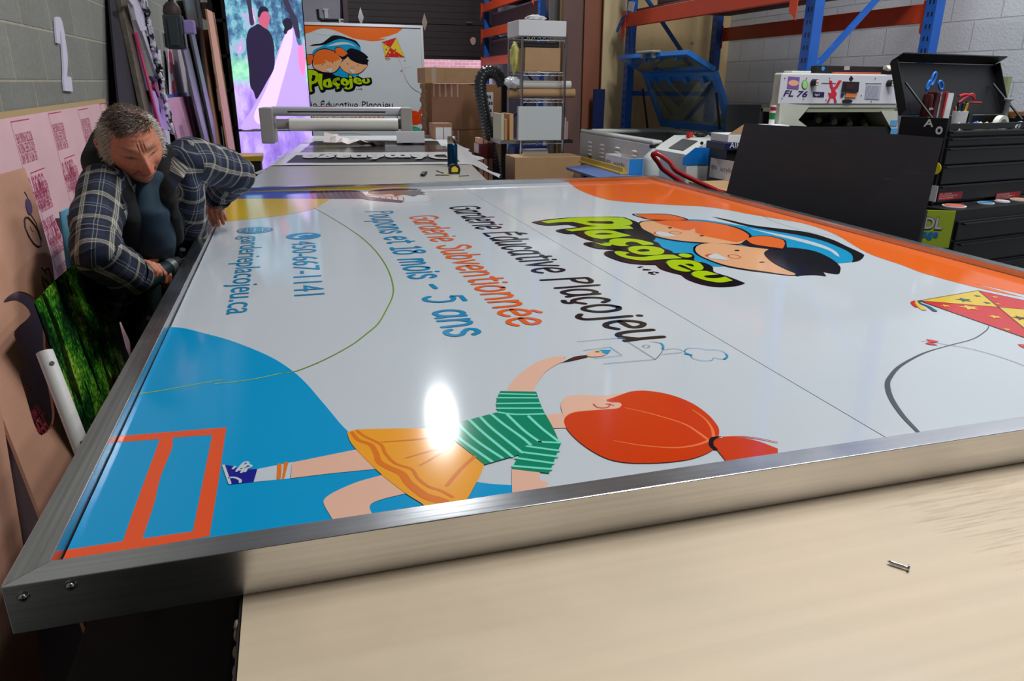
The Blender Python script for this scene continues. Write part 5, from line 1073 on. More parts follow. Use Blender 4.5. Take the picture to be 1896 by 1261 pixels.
# blue rope and paper tag by the post
p = PX(1166, 22, XRF - .06)
solo(MB().tube(smooth3([PX(x, y, XRF - .07) for x, y in ((1161, 27), (1153, 32), (1148, 42), (1142, 56), (1144, 58), (1150, 45), (1157, 34))], 5), .007, 6), 'blue_rope', M('cord_blue', (40, 100, 190), .5), 'blue cord looped around the rack post by the plywood strip', 'cord')
mb = MB(); q = [PX(x, y, XRF - .075) for x, y in ((1165, 2), (1176, 4), (1172, 22), (1162, 19))]; mb.quad(q, (-.003, 0, 0)); solo(mb, 'paper_tag', MATS['card_white'], 'small white paper tag on the orange beam connector', 'tag')
# ------------------------------------------------ laser cutter under the rack
M('cream', (206, 208, 202), .4); M('cream_side', (200, 200, 204), .45); M('laser_blue', (20, 104, 180), .3); M('lid_blue', (24, 112, 196), .28); M('cavity', (20, 34, 48), .5)
t = thing('laser_cutter', 'cream and blue laser cutter with its glass lid raised, under the rack', 'machine', (3.2, 6.0, 0))
lx, lx2, ly, ly2 = 2.72, 3.72, 5.28, 6.75; PF = lambda px, py: PX(px, py, lx)
lx = 2.70; zt_ = PX(1210, 262, lx).z; ly = PX(1262, 262, 0 + lx).y
yn = PX(1208, 268, lx).y; yf = PX(1074, 240, lx).y; zr = PX(1208, 268, lx).z; zf = PX(1095, 248, lx).z; zr = (zr + zf) / 2
zlow = .12; x2 = lx + .95
MB().mm((lx, yn, zlow), (lx + .03, yf, zr)).build('side_panel', MATS['cream_side'], t, .008)
MB().mm((x2 - .03, yn, zlow), (x2, yf, zr)).build('side_panel', MATS['cream_side'], t, .008)
MB().mm((lx + .031, yf - .03, zlow), (x2 - .031, yf, zr)).build('end_panel', MATS['cream_side'], t, .008)
MB().mm((lx + .031, yn, zlow), (x2 - .031, yf - .031, .72)).build('machine_base', MATS['cavity'], t)
for a_, b_ in (((lx, yn, zr), (lx + .09, yf, zr + .03)), ((x2 - .10, yn, zr), (x2, yf, zr + .03)), ((lx + .091, yf - .20, zr), (x2 - .101, yf, zr + .03))): MB().mm(a_, b_).build('top_rim', MATS['cream'], t, .012)
mb = MB()
for y0_ in (.17, .36, .58, .80):
    yy = yf + (yn - yf) * y0_
    for k in range(4): mb.ball((lx - .001, yy, zr - .08 - k * .035), (.010, .055, .012), 10)
mb.build('vent_louvre', MATS['white_plastic'], t)
MB().mm((lx - .002, yf - .32, .86), (lx, yf - .24, .90)).build('brass_latch', M('brass', (176, 138, 70), .4, .6), t)
MB().mm((lx - .0015, yn, .845), (lx, yf, .851)).build('panel_seam', MATS['dark_steel'], t)
MB().mm((lx + .02, yf - .14, zr + .03), (lx + .07, yf - .05, zr + .034)).build('pull_recess', MATS['black'], t)
# gantry inside
MB().mm((lx + .12, yn + .3, zr - .10), (x2 - .12, yn + .36, zr - .05)).build('gantry_rail', MATS['dark_steel'], t); MB().box((lx + .34, yn + .33, zr - .06), (.09, .10, .11)).build('laser_head', M('teal_part', (30, 90, 104), .4), t, .01)
# control cabinet at the near end: sloping top panel and blue door
cx0, cx1 = PY(1215, 270, yn - .02).x, PY(1352, 260, yn - .62).x + .25
yc0 = yn - .02; yc1 = yn - .55; cx0 = lx + .0; CW_ = 1.30
zc = zr + .07; prof = [(cx0, zlow), (cx0, zc - .10), (cx0 + .17, zc), (cx0 + CW_, zc), (cx0 + CW_, zlow)]
MB().poly([(x, yc1, z) for x, z in prof], (0, yc0 - yc1, 0)).build('control_cabinet', MATS['cream'], t, .012)
zd = PY(1300, 305, yc1).z; xd = PY(1264, 300, yc1).x
MB().poly([(xd, yc1, zd), (xd, yc1, zc - .115), (xd + .09, yc1, zc - .05), (cx0 + CW_ - .1, yc1, zc - .05), (cx0 + CW_ - .1, yc1, zd)], (0, -.004, 0)).build('blue_door', MATS['laser_blue'], t)
p = PY(1299, 265, yc1 - .004); MB().cyl(p, p + V((0, -.006, 0)), .012, n=14).build('door_lock', MATS['black'], t)
MB().quad([(cx0 + .03, yc1 + .12, zc - .081), (cx0 + .03, yc1 + .34, zc - .081), (cx0 + .14, yc1 + .34, zc - .016), (cx0 + .14, yc1 + .12, zc - .016)], (-.002, 0, .003)).build('control_screen', MATS['dark_steel'], t)
p = V((PY(1277, 250, yc1 + .3).x, yc1 + .3, zc)); MB().cyl(p, p + V((0, 0, .035)), .026, n=18).build('stop_button', M('stop_red', (206, 50, 36), .35), t)
for x_ in (PY(1298, 245, yc1 + .3).x, PY(1325, 245, yc1 + .3).x):
    mb = MB(); mb.ball((x_, yc1 + .3, zc + .02), (.06, .04, .02)); mb.mat(0).box((x_ + .02, yc1 + .3, zc + .035), (.05, .03, .02)); tt = thing('cable_plug', 'black cable plug and clip lying on top of the control cabinet' if x_ < p.x + .2 else 'black cable plug nearest the white cloth on the control cabinet', 'plug', (x_, yc1 + .3, zc)); mb.build('plug_body', MATS['black'], tt)
mb = MB(); mb.ball((PY(1338, 250, yc1 + .3).x + .03, yc1 + .28, zc + .016), (.10, .07, .016), 12); solo(mb, 'white_cloth', MATS['card_white'], 'folded white cloth on the control cabinet', 'cloth')
for yy in (yn - .4, yf - .2):
    for xx in (lx + .1, x2 - .1): MB().cyl((xx, yy, 0), (xx, yy, zlow), .03, n=12).build('machine_foot', MATS['black'], t)
# raised lid: hinge, bend and free edge seen in the photo
hx = x2 - .08; Hn, Hf = V((hx, PX(1359, 244, hx).y, zr + .045)), V((hx, PX(1217, 228, hx).y, zr + .045)); Hf.y = min(Hf.y, 6.85)
bx = hx - .24; Bn, Bf = PX(1321, 137, bx), PX(1180, 133, bx); Bz = (Bn.z + Bf.z) / 2; Bn = V((bx, Hn.y, Bz)); Bf = V((bx, Hf.y, Bz))
tx = bx - .26; Tz = (PX(1297, 100, tx).z + PX(1152, 108, tx).z) / 2; Tn = V((tx, Hn.y, Tz)); Tf = V((tx, Hf.y, Tz))
def frame4(a, b, c, d, w_, th, gl, slots):   # a,b bottom edge; c,d top edge (b-c, a-d sides)
    n = (b - a).cross(d - a).normalized() * th; u = (b - a).normalized() * w_; v_ = (d - a).normalized() * w_
    MB().quad([a, b, b + v_, a + v_], n).build('lid_frame', MATS['lid_blue'], lid, .003); MB().quad([d - v_, c - v_, c, d], n).build('lid_frame', MATS['lid_blue'], lid, .003)
    MB().quad([a + v_, a + v_ + u, d - v_ + u, d - v_], n).build('lid_frame', MATS['lid_blue'], lid, .003); MB().quad([b + v_ - u, b + v_, c - v_, c - v_ - u], n).build('lid_frame', MATS['lid_blue'], lid, .003)
    MB().quad([a + v_ + u, b + v_ - u, c - v_ - u, d - v_ + u], n * .25).build('lid_glass', gl, lid)
    for k in range(4):
        q = (d - v_ * .5) + (c - d) * (.14 + .22 * k); MB().obox(q - u * .3, u * .6, v_ * -.7, -n * .6).build('glass_clip', MATS['lid_blue'], lid)
gl = M('smoke_glass', (170, 196, 200), .03, trans=.96)
lid = bpy.data.objects.new('lid', None); sc.collection.objects.link(lid); lid.parent = t; lid.location = -ORG[t.name]; ORG[lid.name] = V()
lid.location = V((hx, 6, zr)) - ORG[t.name]; ORG[lid.name] = V((hx, 6, zr))
frame4(Hn, Hf, Bf, Bn, .075, .04, gl, 4); frame4(Bn, Bf, Tf, Tn, .04, .04, gl, 2)
p = (Tn + Tf) / 2; MB().mm((p.x - .05, p.y - .16, p.z + .03), (p.x + .03, p.y + .16, p.z + .05)).build('lid_handle', MATS['machine_grey'], lid, .008)
for e in (-.1, .1): MB().mm((p.x - .02, p.y + e - .02, p.z - .01), (p.x + .01, p.y + e + .02, p.z + .03)).build('handle_post', MATS['machine_grey'], lid)
for y_, tp_, bt_ in ((Hn.y + .02, (1326, 172), (1333, 240)), (Hf.y - .02, (1190, 164), (1199, 237))):
    MB().cyl(PY(*bt_, y_), PY(*tp_, y_), .011, n=8).build('gas_strut', MATS['black'], t)
# small things behind it
p = PX(1150, 225, 3.3)
# ------------------------------------------------ goods between the sign and the cutter
yq = 4.75; zq = .80
t = thing('blue_side_table', 'low blue-topped side table behind the far right corner of the sign', 'table', (2.1, 5.2, 0))
A0, A1, A2, A3 = PZ(1050, 307, .86), PZ(1105, 305, .86), PZ(1240, 326, .86), PZ(1120, 330, .86)
ct = V((2.12, 5.25, .86))
MB().quad([PZ(1048, 309, .86), PZ(1105, 303, .86), PZ(1262, 333, .86), PZ(1140, 338, .86)], (0, 0, -.025)).build('table_top', M('slate_blue', (86, 112, 170), .45), t, .006)
c_ = (PZ(1048, 309, .86) + PZ(1262, 333, .86) + PZ(1105, 303, .86) + PZ(1140, 338, .86)) / 4
for dx, dy in ((-.32, .38), (.22, -.30), (-.05, .32), (-.02, -.25)): MB().cyl((c_.x + dx * .7, c_.y + dy * .6, 0), (c_.x + dx * .5, c_.y + dy * .5, .833), .016, n=10).build('leg', MATS['black'], t)
a, b = PZ(1071, 300, .862), PZ(1148, 323, .862); d = (b - a).normalized(); s_ = V((-d.y, d.x, 0)); mb = MB()
mb.poly([a + s_ * x + V((0, 0, z)) for x, z in ((0, 0), (.07, 0), (.07, .012), (.045, .014), (.035, .05), (.02, .05), (.02, .014), (0, .012))], d * (b - a).length)
solo(mb, 'yellow_profile', M('profile_yellow', (206, 170, 60), .35), 'length of yellow edge profile lying on the blue side table', 'profile')
def ocart(name, label, px0, px1, pxc, pyb, pyt, z, dpt, front, side, txt=None):
    a = PZ(px0, pyb, z); c = PZ(pxc, pyb + 2, z)
    return a, c
# white and blue printed carton
def box2(name, label, pxn, pyn, pxf, z0, w_, h_, end_mat=None):
    c = PZ(pxn, pyn, z0); yf_ = PX(pxf, pyn - 12, c.x).y; d_ = min(max(yf_ - c.y, .15), .5)
    t = carton(name, label, c + V((w_ / 2, d_ / 2, 0)), V((1, 0, 0)), V((0, 1, 0)), w_, d_, h_, MATS['card_white'])
    if end_mat: MB().mm((c.x + .002, c.y - .0015, c.z + .001), (c.x + w_ - .002, c.y, c.z + h_ - .002)).build('blue_end', end_mat, t)
    mb = MB(); q0 = V((c.x - .0005, c.y + d_ - .01, c.z)); u = V((0, -1, 0)); text_mb(mb, 'sigma', q0 + V((0, 0, h_ * .45)), u, V((0, 0, 1)), h_ * .4, d_ * .22, .001); text_mb(mb, 'acrylic', q0 + V((0, 0, h_ * .42)) + u * d_ * .36, u, V((0, 0, 1)), h_ * .36, d_ * .46, .001)
    mb.build('carton_print', M('print_grey', (90, 100, 130), .6), t); return t, c, d_
box2('blue_ended_carton', 'open white carton with a bright blue end beside the plastic jug', 1163, 323, 1120, .862, .15, .12, M('print_blue', (40, 130, 196), .4))
p = PZ(1204, 334, .862); r_ = .062
t = thing('plastic_jug', 'translucent white plastic jug with a dark cap behind the red handle', 'jug', p)
MB().tube([p + V((0, 0, z)) for z in (0, .01, .15, .17, .20, .215, .235)], [r_ * .94, r_, r_, r_ * .96, r_ * .5, r_ * .34, r_ * .34], 24).build('jug_body', M('milk_plastic', (206, 214, 214), .3), t)
MB().cyl(p + V((0, 0, .236)), p + V((0, 0, .256)), .024, n=16).build('jug_cap', MATS['black'], t)
# red cart
zc = .80; pa, pb, pc = PZ(1237, 331, zc), PZ(1236, 318, zc), PZ(1350, 330, zc)
cx, cy = 2.28, 3.98
t = thing('red_cart', 'red hand cart with a looped tubular handle behind the right rail', 'cart', (2.75, 4.4, 0)); RD = M('cart_red', (150, 22, 32), .28)
zdk = .90; k0 = PZ(1240, 334, zdk); k1 = PZ(1350, 345, zdk); 
MB().mm((k0.x, 3.95, zdk - .22), (k0.x + .40, 4.38, zdk)).build('cart_body', RD, t, .01)
hd = smooth3([V((k0.x + .0, 3.97, zdk)), PY(1255, 318, 4.02), PY(1240, 300, 4.05), PY(1222, 287, 4.08), PY(1212, 284, 4.1), PY(1209, 288, 4.12), PY(1218, 300, 4.16), PY(1231, 316, 4.2), V((k0.x - .0, 4.22, zdk - .05))], 6)
MB().tube(hd, .0145, 12).build('cart_handle', RD, t)
for x in (k0.x + .1, k0.x + .36):
    for y in (4.02, 4.32): mb = MB(); mb.cyl((x - .02, y, .07), (x + .02, y, .07), .07, n=18); mb.build('wheel', MATS['black'], t); MB().mm((x - .03, y - .02, .13), (x + .03, y + .02, zdk - .221)).build('caster_fork', MATS['dark_steel'], t)
solo(MB().mm((k0.x - .02, 3.93, zdk + .001), (k0.x + .43, 4.39, zdk + .03)), 'corrugated_board', MATS['kraft'], 'thick corrugated cardboard slab lying on the red cart', 'cardboard', bev=.002)
t, c, d_ = box2('orange_filled_carton', 'open white carton holding an orange hose beside the black board', 1362, 338, 1313, zdk + .031, .22, .13)
o_ = c + V((.11, d_ / 2, 0)); uu, vv2 = V((1, 0, 0)), V((0, 1, 0))
mb = MB(); c2_ = o_ + V((0, 0, .07)); mb.tube([c2_ + uu * (.07 * math.cos(q * .4)) + vv2 * (.07 * math.sin(q * .4)) + V((0, 0, 0)) for q in range(16)], .022, 10, closed=True); mb.tube([c2_ + uu * (.045 * math.cos(q * .4)) + vv2 * (.05 * math.sin(q * .4)) + V((0, 0, .025)) for q in range(16)], .02, 10, closed=True)
solo(mb, 'orange_hose_coil', M('hose_orange', (206, 132, 40), .4), 'coil of orange hose inside the white carton', 'coil')
# cartons on the cutter's cabinet, half hidden by the black board
c = V((PY(1368, 268, 4.45).x + .06, 4.45, 1.02))
t = thing('white_parts_carton', 'white carton with a navy strip peeking out left of the black board', 'box', V((c.x, c.y, 0)))
x0 = PY(1349, 250, 4.4).x; z1 = PY(1360, 249, 4.4).z; z0 = PY(1360, 264, 4.4).z; zz = PY(1360, 278, 4.4).z
MB().mm((x0, 4.4, z0), (x0 + .3, 4.62, z1)).build('box_body', MATS['card_white'], t, .004); MB().mm((x0 - .03, 4.38, zz), (x0 + .3, 4.62, z0 - .001)).build('navy_strip', M('navy_print', (30, 34, 70), .4), t, .003)
mb = MB(); text_mb(mb, 'AIR', V((x0 + .005, 4.3795, zz + .015)), V((1, 0, 0)), V((0, 0, 1)), .055, .08, .0005); mb.build('strip_print', MATS['card_white'], t)
MB().poly([(x0, 4.4, z1), (x0 + .12, 4.4, z1 + .07), (x0 + .3, 4.4, z1 + .06), (x0 + .3, 4.4, z1)], (0, .003, 0)).build('open_flap', MATS['kraft'], t)
MB().mm((x0 + .0, 4.40, .01), (x0 + .3, 4.62, zz - .001)).build('stand', MATS['dark_steel'], t)
# laptop
yl_ = yc1 + .42; p0, p1 = PY(1348, 240, yl_), PY(1412, 240, yl_); zt_ = PY(1380, 194, yl_).z
t = thing('laptop', 'open black laptop seen against the grey wall', 'laptop', ((p0.x + p1.x) / 2, yl_, zc))
MB().quad([(p0.x, yl_, zc + .016), (p1.x, yl_, zc + .016), (p1.x, yl_ + .05, zt_), (p0.x, yl_ + .05, zt_)], (0, .012, 0)).build('laptop_screen', MATS['black'], t, .003); MB().mm((p0.x, yl_ - .2, zc + .001), (p1.x, yl_, zc + .016)).build('laptop_base', MATS['dark_steel'], t, .003)
# ------------------------------------------------ upright printer (the FL 76 head)
yh = 3.95; W4 = lambda px, py, y=yh: PY(px, py, y)
a, b = W4(1447, 136), W4(1662, 140); c, d = W4(1662, 196), W4(1444, 188); hx0, hx1 = a.x, max(b.x, c.x); hz1 = (a.z + b.z) / 2 + .005; hz0 = (c.z + d.z) / 2
t = thing('upright_machine', 'cream upright machine with a white control panel covered in stickers', 'machine', ((hx0 + hx1) / 2, yh + .15, 0))
M('panel_lilac', (206, 204, 212), .35); M('machine_cream', (190, 192, 178), .45); M('machine_olive', (150, 152, 128), .5)
MB().mm((hx0 + .012, yh + .006, hz0 - .03), (hx1, yh + .09, hz1)).build('head_housing', MATS['machine_cream'], t, .01)
MB().mm((hx0, yh, hz0), (hx1 - .01, yh + .005, hz1 - .006)).build('control_panel', MATS['panel_lilac'], t, .002)
ft = lambda x, y: PY(1430 + x / 7.584, 100 + y / 7.584, yh - .001)
mb = MB(); text_mb(mb, 'FL 76', ft(150, 590), V((1, 0, -.03)), V((0, 0, 1)), .048, (ft(490, 590) - ft(150, 590)).x, .001, shear=.25, bold=.022); o = mb.build('panel_lettering', M('ink_purple', (54, 34, 96), .4), t); o['label'] = 'purple italic FL 76 lettering'
def sticker(pts, c, nm='sticker', y=-.0022, lab=None):
    P = [ft(x, q_) for x, q_ in pts]; o = MB().poly([V((p.x, yh - .0005 + y * 0, p.z)) for p in P], (0, y, 0)).build(nm, M('st_%d_%d_%d' % c, c, .4), t)
    if lab: o['label'] = lab
    return o
def ell(x, y, rx, ry, n=18): return [(x + rx * math.cos(2 * math.pi * i / n), y + ry * math.sin(2 * math.pi * i / n)) for i in range(n)]
sticker([(225, 315), (385, 325), (365, 495), (205, 480)], (124, 92, 160), lab='purple square sticker with a peach oval'); sticker([(x, y) for x, y in ell(295, 408, 72, 42)], (236, 170, 140), y=-.0034)
sticker(ell(455, 430, 42, 66), (60, 120, 70)); sticker(ell(455, 430, 36, 58), (160, 214, 130), y=-.0034, lab='round green sticker')
sticker([(575, 530), (730, 535), (722, 605), (568, 600)], (44, 26, 78), lab='small navy sticker with white lettering'); mb = MB(); text_mb(mb, 'Nogan-X', ft(590, 585) + V((0, -.003, 0)), V((1, 0, 0)), V((0, 0, 1)), .018, .036, .0005, bold=.01); mb.build('sticker_print', MATS['card_white'], t)
sticker([(800, 370), (835, 375), (850, 470), (880, 455), (930, 370), (975, 370), (910, 480), (875, 500), (905, 560), (885, 605), (905, 680), (870, 684), (862, 615), (820, 615), (790, 682), (765, 678), (800, 610), (785, 540), (830, 550), (830, 490), (812, 470)], (206, 36, 60), lab='red crossed-arms maple leaf sticker')
sticker([(990, 385), (1205, 392), (1190, 540), (965, 525)], (24, 24, 34), 'display', -.012); sticker([(1015, 415), (1140, 420), (1128, 495), (1005, 490)], (60, 20, 26), 'display', -.014)
sticker([(1105, 305), (1135, 345), (1105, 380), (1078, 345)], (20, 20, 24), y=-.004)
sticker([(1030, 552), (1180, 556), (1165, 612), (1015, 606)], (236, 124, 50), 'orange_button', -.006); sticker([(965, 553), (1000, 555), (993, 598), (958, 595)], (30, 40, 110), 'blue_button', -.006)
sticker(ell(1050, 660, 70, 26), (30, 20, 30), 'dark_oval_badge', -.006)
sticker([(1325, 435), (1525, 445), (1500, 640), (1300, 632)], (170, 170, 182), 'printed_notice'); sticker([(1310, 410), (1530, 412), (1530, 418), (1310, 417)], (60, 60, 70), 'panel_line'); sticker([(690, 405), (895, 408), (895, 414), (690, 411)], (60, 60, 70), 'panel_line')
mb = MB()
for k in range(9): x = 1322 + k * 20; p, q = ft(x, 445), ft(x - 18, 630); mb.obox(V((p.x, yh - .003, q.z)), (.0016, 0, 0), (0, -.0006, 0), (0, 0, p.z - q.z))
mb.build('notice_print', MATS['print_grey'], t)
for x, y in ((570, 400), (1630, 410)):
    p = ft(x, y); MB().cyl(p, p + V((.006, -.032, 0)), .0105 * 1.9, .0098 * 1.9, 24).build('control_knob', MATS['black'], t)
    q = p + V((.006, -.0325, 0)); MB().cyl(q, q + V((0, -.001, 0)), .015, n=20).build('knob_cap', MATS['card_white'], t); MB().poly([q + V((-.012, -.0015, 0)), q + V((.008, -.0015, .006)), q + V((.008, -.0015, -.006))], (0, -.0008, 0)).build('knob_pointer', M('pointer', (214, 90, 40), .4), t)
mb = MB()
for x, y in ((175, 340), (480, 340), (805, 340), (1445, 342), (135, 620), (435, 632), (755, 645), (1248, 583), (1388, 670)): p = ft(x, y); mb.cyl(p, p + V((0, -.003, 0)), .0028, n=8)
mb.build('panel_screws', MATS['black'], t)
# lower part: side cheeks, dark bay with hooks
zz0 = W4(1500, 240).z
MB().poly([W4(1444, 190), W4(1500, 196), W4(1478, 222), W4(1494, 234), W4(1442, 232)], (0, .10, 0)).build('side_cheek', MATS['machine_cream'], t, .002)
MB().poly([W4(1632, 206), W4(1662, 206), W4(1662, 245), W4(1650, 238)], (0, .2, 0)).build('side_cheek', MATS['machine_cream'], t, .002)
MB().mm((hx0 + .02, yh + .17, zz0 - .1), (hx1, yh + .2, hz0 - .031)).build('bay_back', M('bay_dark', (44, 36, 36), .6), t)
MB().mm((hx0 + .02, yh + .01, hz0 - .05), (hx1 - .01, yh + .19, hz0 - .031)).build('lower_lip', MATS['machine_olive'], t)
for k in range(5):
    p = PY(1430 + (680 + k * 218) / 7.584, 100 + (905 + k * 28) / 7.584, yh + .10); MB().cyl(p + V((-.012, -.0, -.012)), p + V((.03, .085, .02)), .018, n=14).build('feed_hook', MATS['machine_olive'], t)
MB().mm((hx0, yh + .01, .0), (hx1, yh + .24, W4(1500, 236).z)).build('machine_base', MATS['matte_black'], t)
for k, z_ in enumerate((228, 243)): p = PY(1655, z_, yh - .002); MB().box(p, (.05, .003, .035)).build('blue_tape', M('tape_blue', (80, 150, 206), .5), t)
# on top of it
p0, p1 = PY(1510, 133, yh + .05), PY(1700, 134, yh + .05); h_ = PY(1510, 121, yh + .05).z - hz1
t = thing('spirit_level', 'long black spirit level lying along the top of the upright machine', 'level', (p0.x + .3, yh + .07, hz1 + .001))
MB().mm((p0.x, yh + .05, hz1 + .001), (p1.x, yh + .10, hz1 + h_)).build('level_body', MATS['black'], t, .003)
for px_, c in ((1524, (60, 140, 200)), (1640, (70, 160, 210))): p = PY(px_, 127, yh + .049); MB().cyl((p.x, yh + .05, p.z), (p.x, yh + .048, p.z), .012, n=16).build('bubble_window', M('bubble_%d' % px_, c, .2), t)
p = PY(1568, 126, yh + .049); MB().box((p.x, yh + .049, p.z), (.04, .002, .022)).build('centre_window', MATS['machine_grey'], t)
a = PY(1545, 133, yh + .02).x; b = PY(1632, 133, yh + .02).x; solo(MB().mm((a, yh + .02, hz1 + .001), (b, yh + .045, hz1 + .010)), 'red_ruler', M('coral', (206, 84, 70), .4), 'coral red strip lying in front of the spirit level', 'ruler', bev=.002)
a = PY(1464, 135, yh + .03).x; b = PY(1500, 133, yh + .03).x; solo(MB().mm((a, yh + .02, hz1 + .001), (b, yh + .1, hz1 + .012)), 'paper_pad', M('offwhite', (224, 222, 206), .6), 'small off-white pad on the left end of the upright machine', 'pad', bev=.002)
mb = MB(); p = PY(1648, 131, yh + .01); random.seed(8)
for k in range(5): mb.tube(smooth3([p + V((.0 + k * .002, -.0, .004)) + V((x * .022, -.01 + .012 * k, .010 + .008 * math.sin(x + k))) for x in (-1.2, -.4, .4, 1.4, 2.4)], 4), .009, 8)
mb.ball(p + V((.05, .02, .016)), (.035, .035, .018), 10); solo(mb, 'work_glove', M('glove_white', (214, 210, 196), .8, bump=.3, bs=200), 'pale knitted work glove beside the spirit level', 'glove')
# signal tower
p = PY(1428, 231, 3.9); t = thing('signal_tower', 'small signal tower with red and green bands left of the upright machine', 'lamp', p)
zt = [PY(1428, y, 3.9).z for y in (231, 221, 209, 205, 198, 195)]
mb = MB(); mb.mm((p.x - .07, 3.85, p.z - .012), (p.x + .09, 3.98, p.z)); mb.build('mounting_shelf', MATS['card_white'], t, .002)
MB().mm((p.x - .04, 3.87, 0), (p.x + .04, 3.96, p.z - .0125)).build('support_post', MATS['dark_steel'], t)
for z0, z1, c in ((p.z, zt[1], MATS['card_white']), (zt[1], zt[2], M('sig_green', (30, 130, 70), .25)), (zt[2], zt[3], MATS['card_white']), (zt[3], zt[4], M('sig_red', (170, 36, 40), .25)), (zt[4], zt[5], MATS['card_white'])):
    MB().cyl((p.x, 3.9, z0 + .0005), (p.x, 3.9, z1), .0165, n=18).build('tower_band', c, t)
# ------------------------------------------------ leaning black board
ta, tb = PX(1378, 228, 2.42), PX(1745, 255, 2.36); tz = (ta.z + tb.z) / 2
la, lb = PX(1345, 355, 2.36), PX(1700, 442, 2.29)
A_, B2_ = ta, tb; Cb, Ca = floor_pt(tb, lb), floor_pt(ta, la)
n = (B2_ - A_).cross(Ca - A_).normalized(); n = n if n.x > 0 else -n
m = M('board_black', (17, 18, 27), .55, var=.2, vs=5)
nt = m.node_tree; N, L = nt.nodes, nt.links; bb = N['Principled BSDF']; tc = N.new('ShaderNodeTexCoord'); mp = N.new('ShaderNodeMapping'); mp.inputs['Rotation'].default_value = (.5, 0, 0); mp.inputs['Scale'].default_value = (1, .6, 14); L.new(tc.outputs['Object'], mp.inputs[0])
nn = N.new('ShaderNodeTexNoise'); nn.inputs['Scale'].default_value = 5; nn.inputs['Detail'].default_value = 9; L.new(mp.outputs[0], nn.inputs[0])
r = N.new('ShaderNodeMapRange'); r.inputs[1].default_value = .66; r.inputs[2].default_value = .74; r.inputs[4].default_value = .3; L.new(nn.outputs[0], r.inputs[0])
mx = N.new('ShaderNodeMix'); mx.data_type = 'RGBA'; L.new(r.outputs[0], mx.inputs[0]); L.new(bb.inputs['Base Color'].links[0].from_socket, mx.inputs[6]); mx.inputs[7].default_value = lin((96, 96, 104)); L.new(mx.outputs[2], bb.inputs['Base Color'])
solo(MB().quad([A_, B2_, Cb, Ca], n * .006), 'black_board', m, 'large scratched black board leaning between the sign and the tool chest', 'board')
# ------------------------------------------------ tool chest
ca = math.radians(9.6); cu_, cv_ = V((math.cos(ca), math.sin(ca), 0)), V((-math.sin(ca), math.cos(ca), 0)); cz = V((0, 0, 1))
r0 = ray(1757, 215); NC = V((r0.x / r0.y * 2.85, 2.85, 0))
def TC(u, v, z=0): return NC + cu_ * u + cv_ * v + cz * z
def pc(px, py, v=0.):   # (u, z) on the plane v = const of the chest
    r = ray(px, py); o = V((0, 0, H)); k = (TC(0, v) - o).dot(cv_) / r.dot(cv_); p = o + r * k; q = p - NC; return q.dot(cu_), p.z
DC = .25; WC = .80; zT1 = pc(1764, 219)[1]; zB1 = pc(1735, 378)[1]; 
M('chest_black', (17, 17, 21), .45, .1); M('drawer_black', (22, 22, 26), .45, .1)
t = thing('tool_chest', 'black tool chest with open lid and rows of drawers at the far right', 'tool chest', TC(WC / 2, DC / 2, 0))
zs1 = PX(1667, 207, TC(0, DC).x).z
MB().obox(TC(0, 0, zB1), cu_ * .015, cv_ * DC, cz * (zT1 - zB1)).build('side_wall', MATS['chest_black'], t, .002)
MB().obox(TC(WC - .015, 0, zB1), cu_ * .015, cv_ * DC, cz * (zT1 - zB1)).build('side_wall', MATS['chest_black'], t, .002)
MB().obox(TC(.015, DC - .015, zB1), cu_ * (WC - .03), cv_ * .015, cz * (zT1 - zB1)).build('back_wall', MATS['chest_black'], t, .002)
zsp = pc(1764, 232)[1]; ztray = zT1 - .085
MB().obox(TC(.016, .016, zB1), cu_ * (WC - .032), cv_ * (DC - .032), cz * (ztray - zB1)).build('chest_core', MATS['chest_black'], t)
ztr = pc(1800, 228)[1]; MB().obox(TC(.016, 0, pc(1800, 240)[1]), cu_ * (WC - .032), cv_ * .012, cz * (ztr - pc(1800, 240)[1])).build('front_rail', MATS['chest_black'], t, .002)
edges = [pc(1762, y)[1] for y in (241, 254, 272, 305, 341, 372)]
for z1, z0 in zip(edges, edges[1:]):
    o = MB().obox(TC(.022, -.010, z0 + .003), cu_ * (WC - .044), cv_ * .024, cz * (z1 - z0 - .006)).build('drawer', MATS['drawer_black'], t, .003)
    MB().obox(TC(.03, -.022, z1 - .014), cu_ * (WC - .06), cv_ * .012, cz * .008).build('drawer_pull', MATS['chest_black'], o, .002)
# lid
l0, l1 = pc(1667, 213, DC), pc(1822, 204, DC); tl_, tr_ = pc(1692, 114, DC + .05), pc(1855, 121, DC + .05)
LA, LB = TC(-.012, DC + .0, zT1 + .004), TC(WC + .01, DC + .0, zT1 + .004); LT = (tl_[1] + tr_[1]) / 2; LD = TC(-.012, DC + .10, LT); LC_ = TC(WC + .01, DC + .10, LT)
nl = (LB - LA).cross(LD - LA).normalized(); nl = nl if nl.y > 0 else -nl
lid2 = MB().quad([LA, LB, LC_, LD], nl * .008).build('lid', MATS['chest_black'], t, .002)
MB().quad([LD, LC_, LC_ - nl * .07 + cz * .012, LD - nl * .07 + cz * .012], (LD - LA).normalized() * .006).build('lid_lip', MATS['chest_black'], lid2, .001)
for e, f in ((LA, LD), (LB, LC_)): MB().quad([e, f, f - nl * .035, e - nl * .035 + cz * .02], cu_ * (.005 if e is LA else -.005)).build('lid_side', MATS['chest_black'], lid2)
for u in (.05, WC - .05): MB().cyl(TC(u, .10, zT1 - .02), TC(u, DC + .045, zT1 + (LT - zT1) * .62), .006, n=8).build('gas_strut', MATS['black'], t)
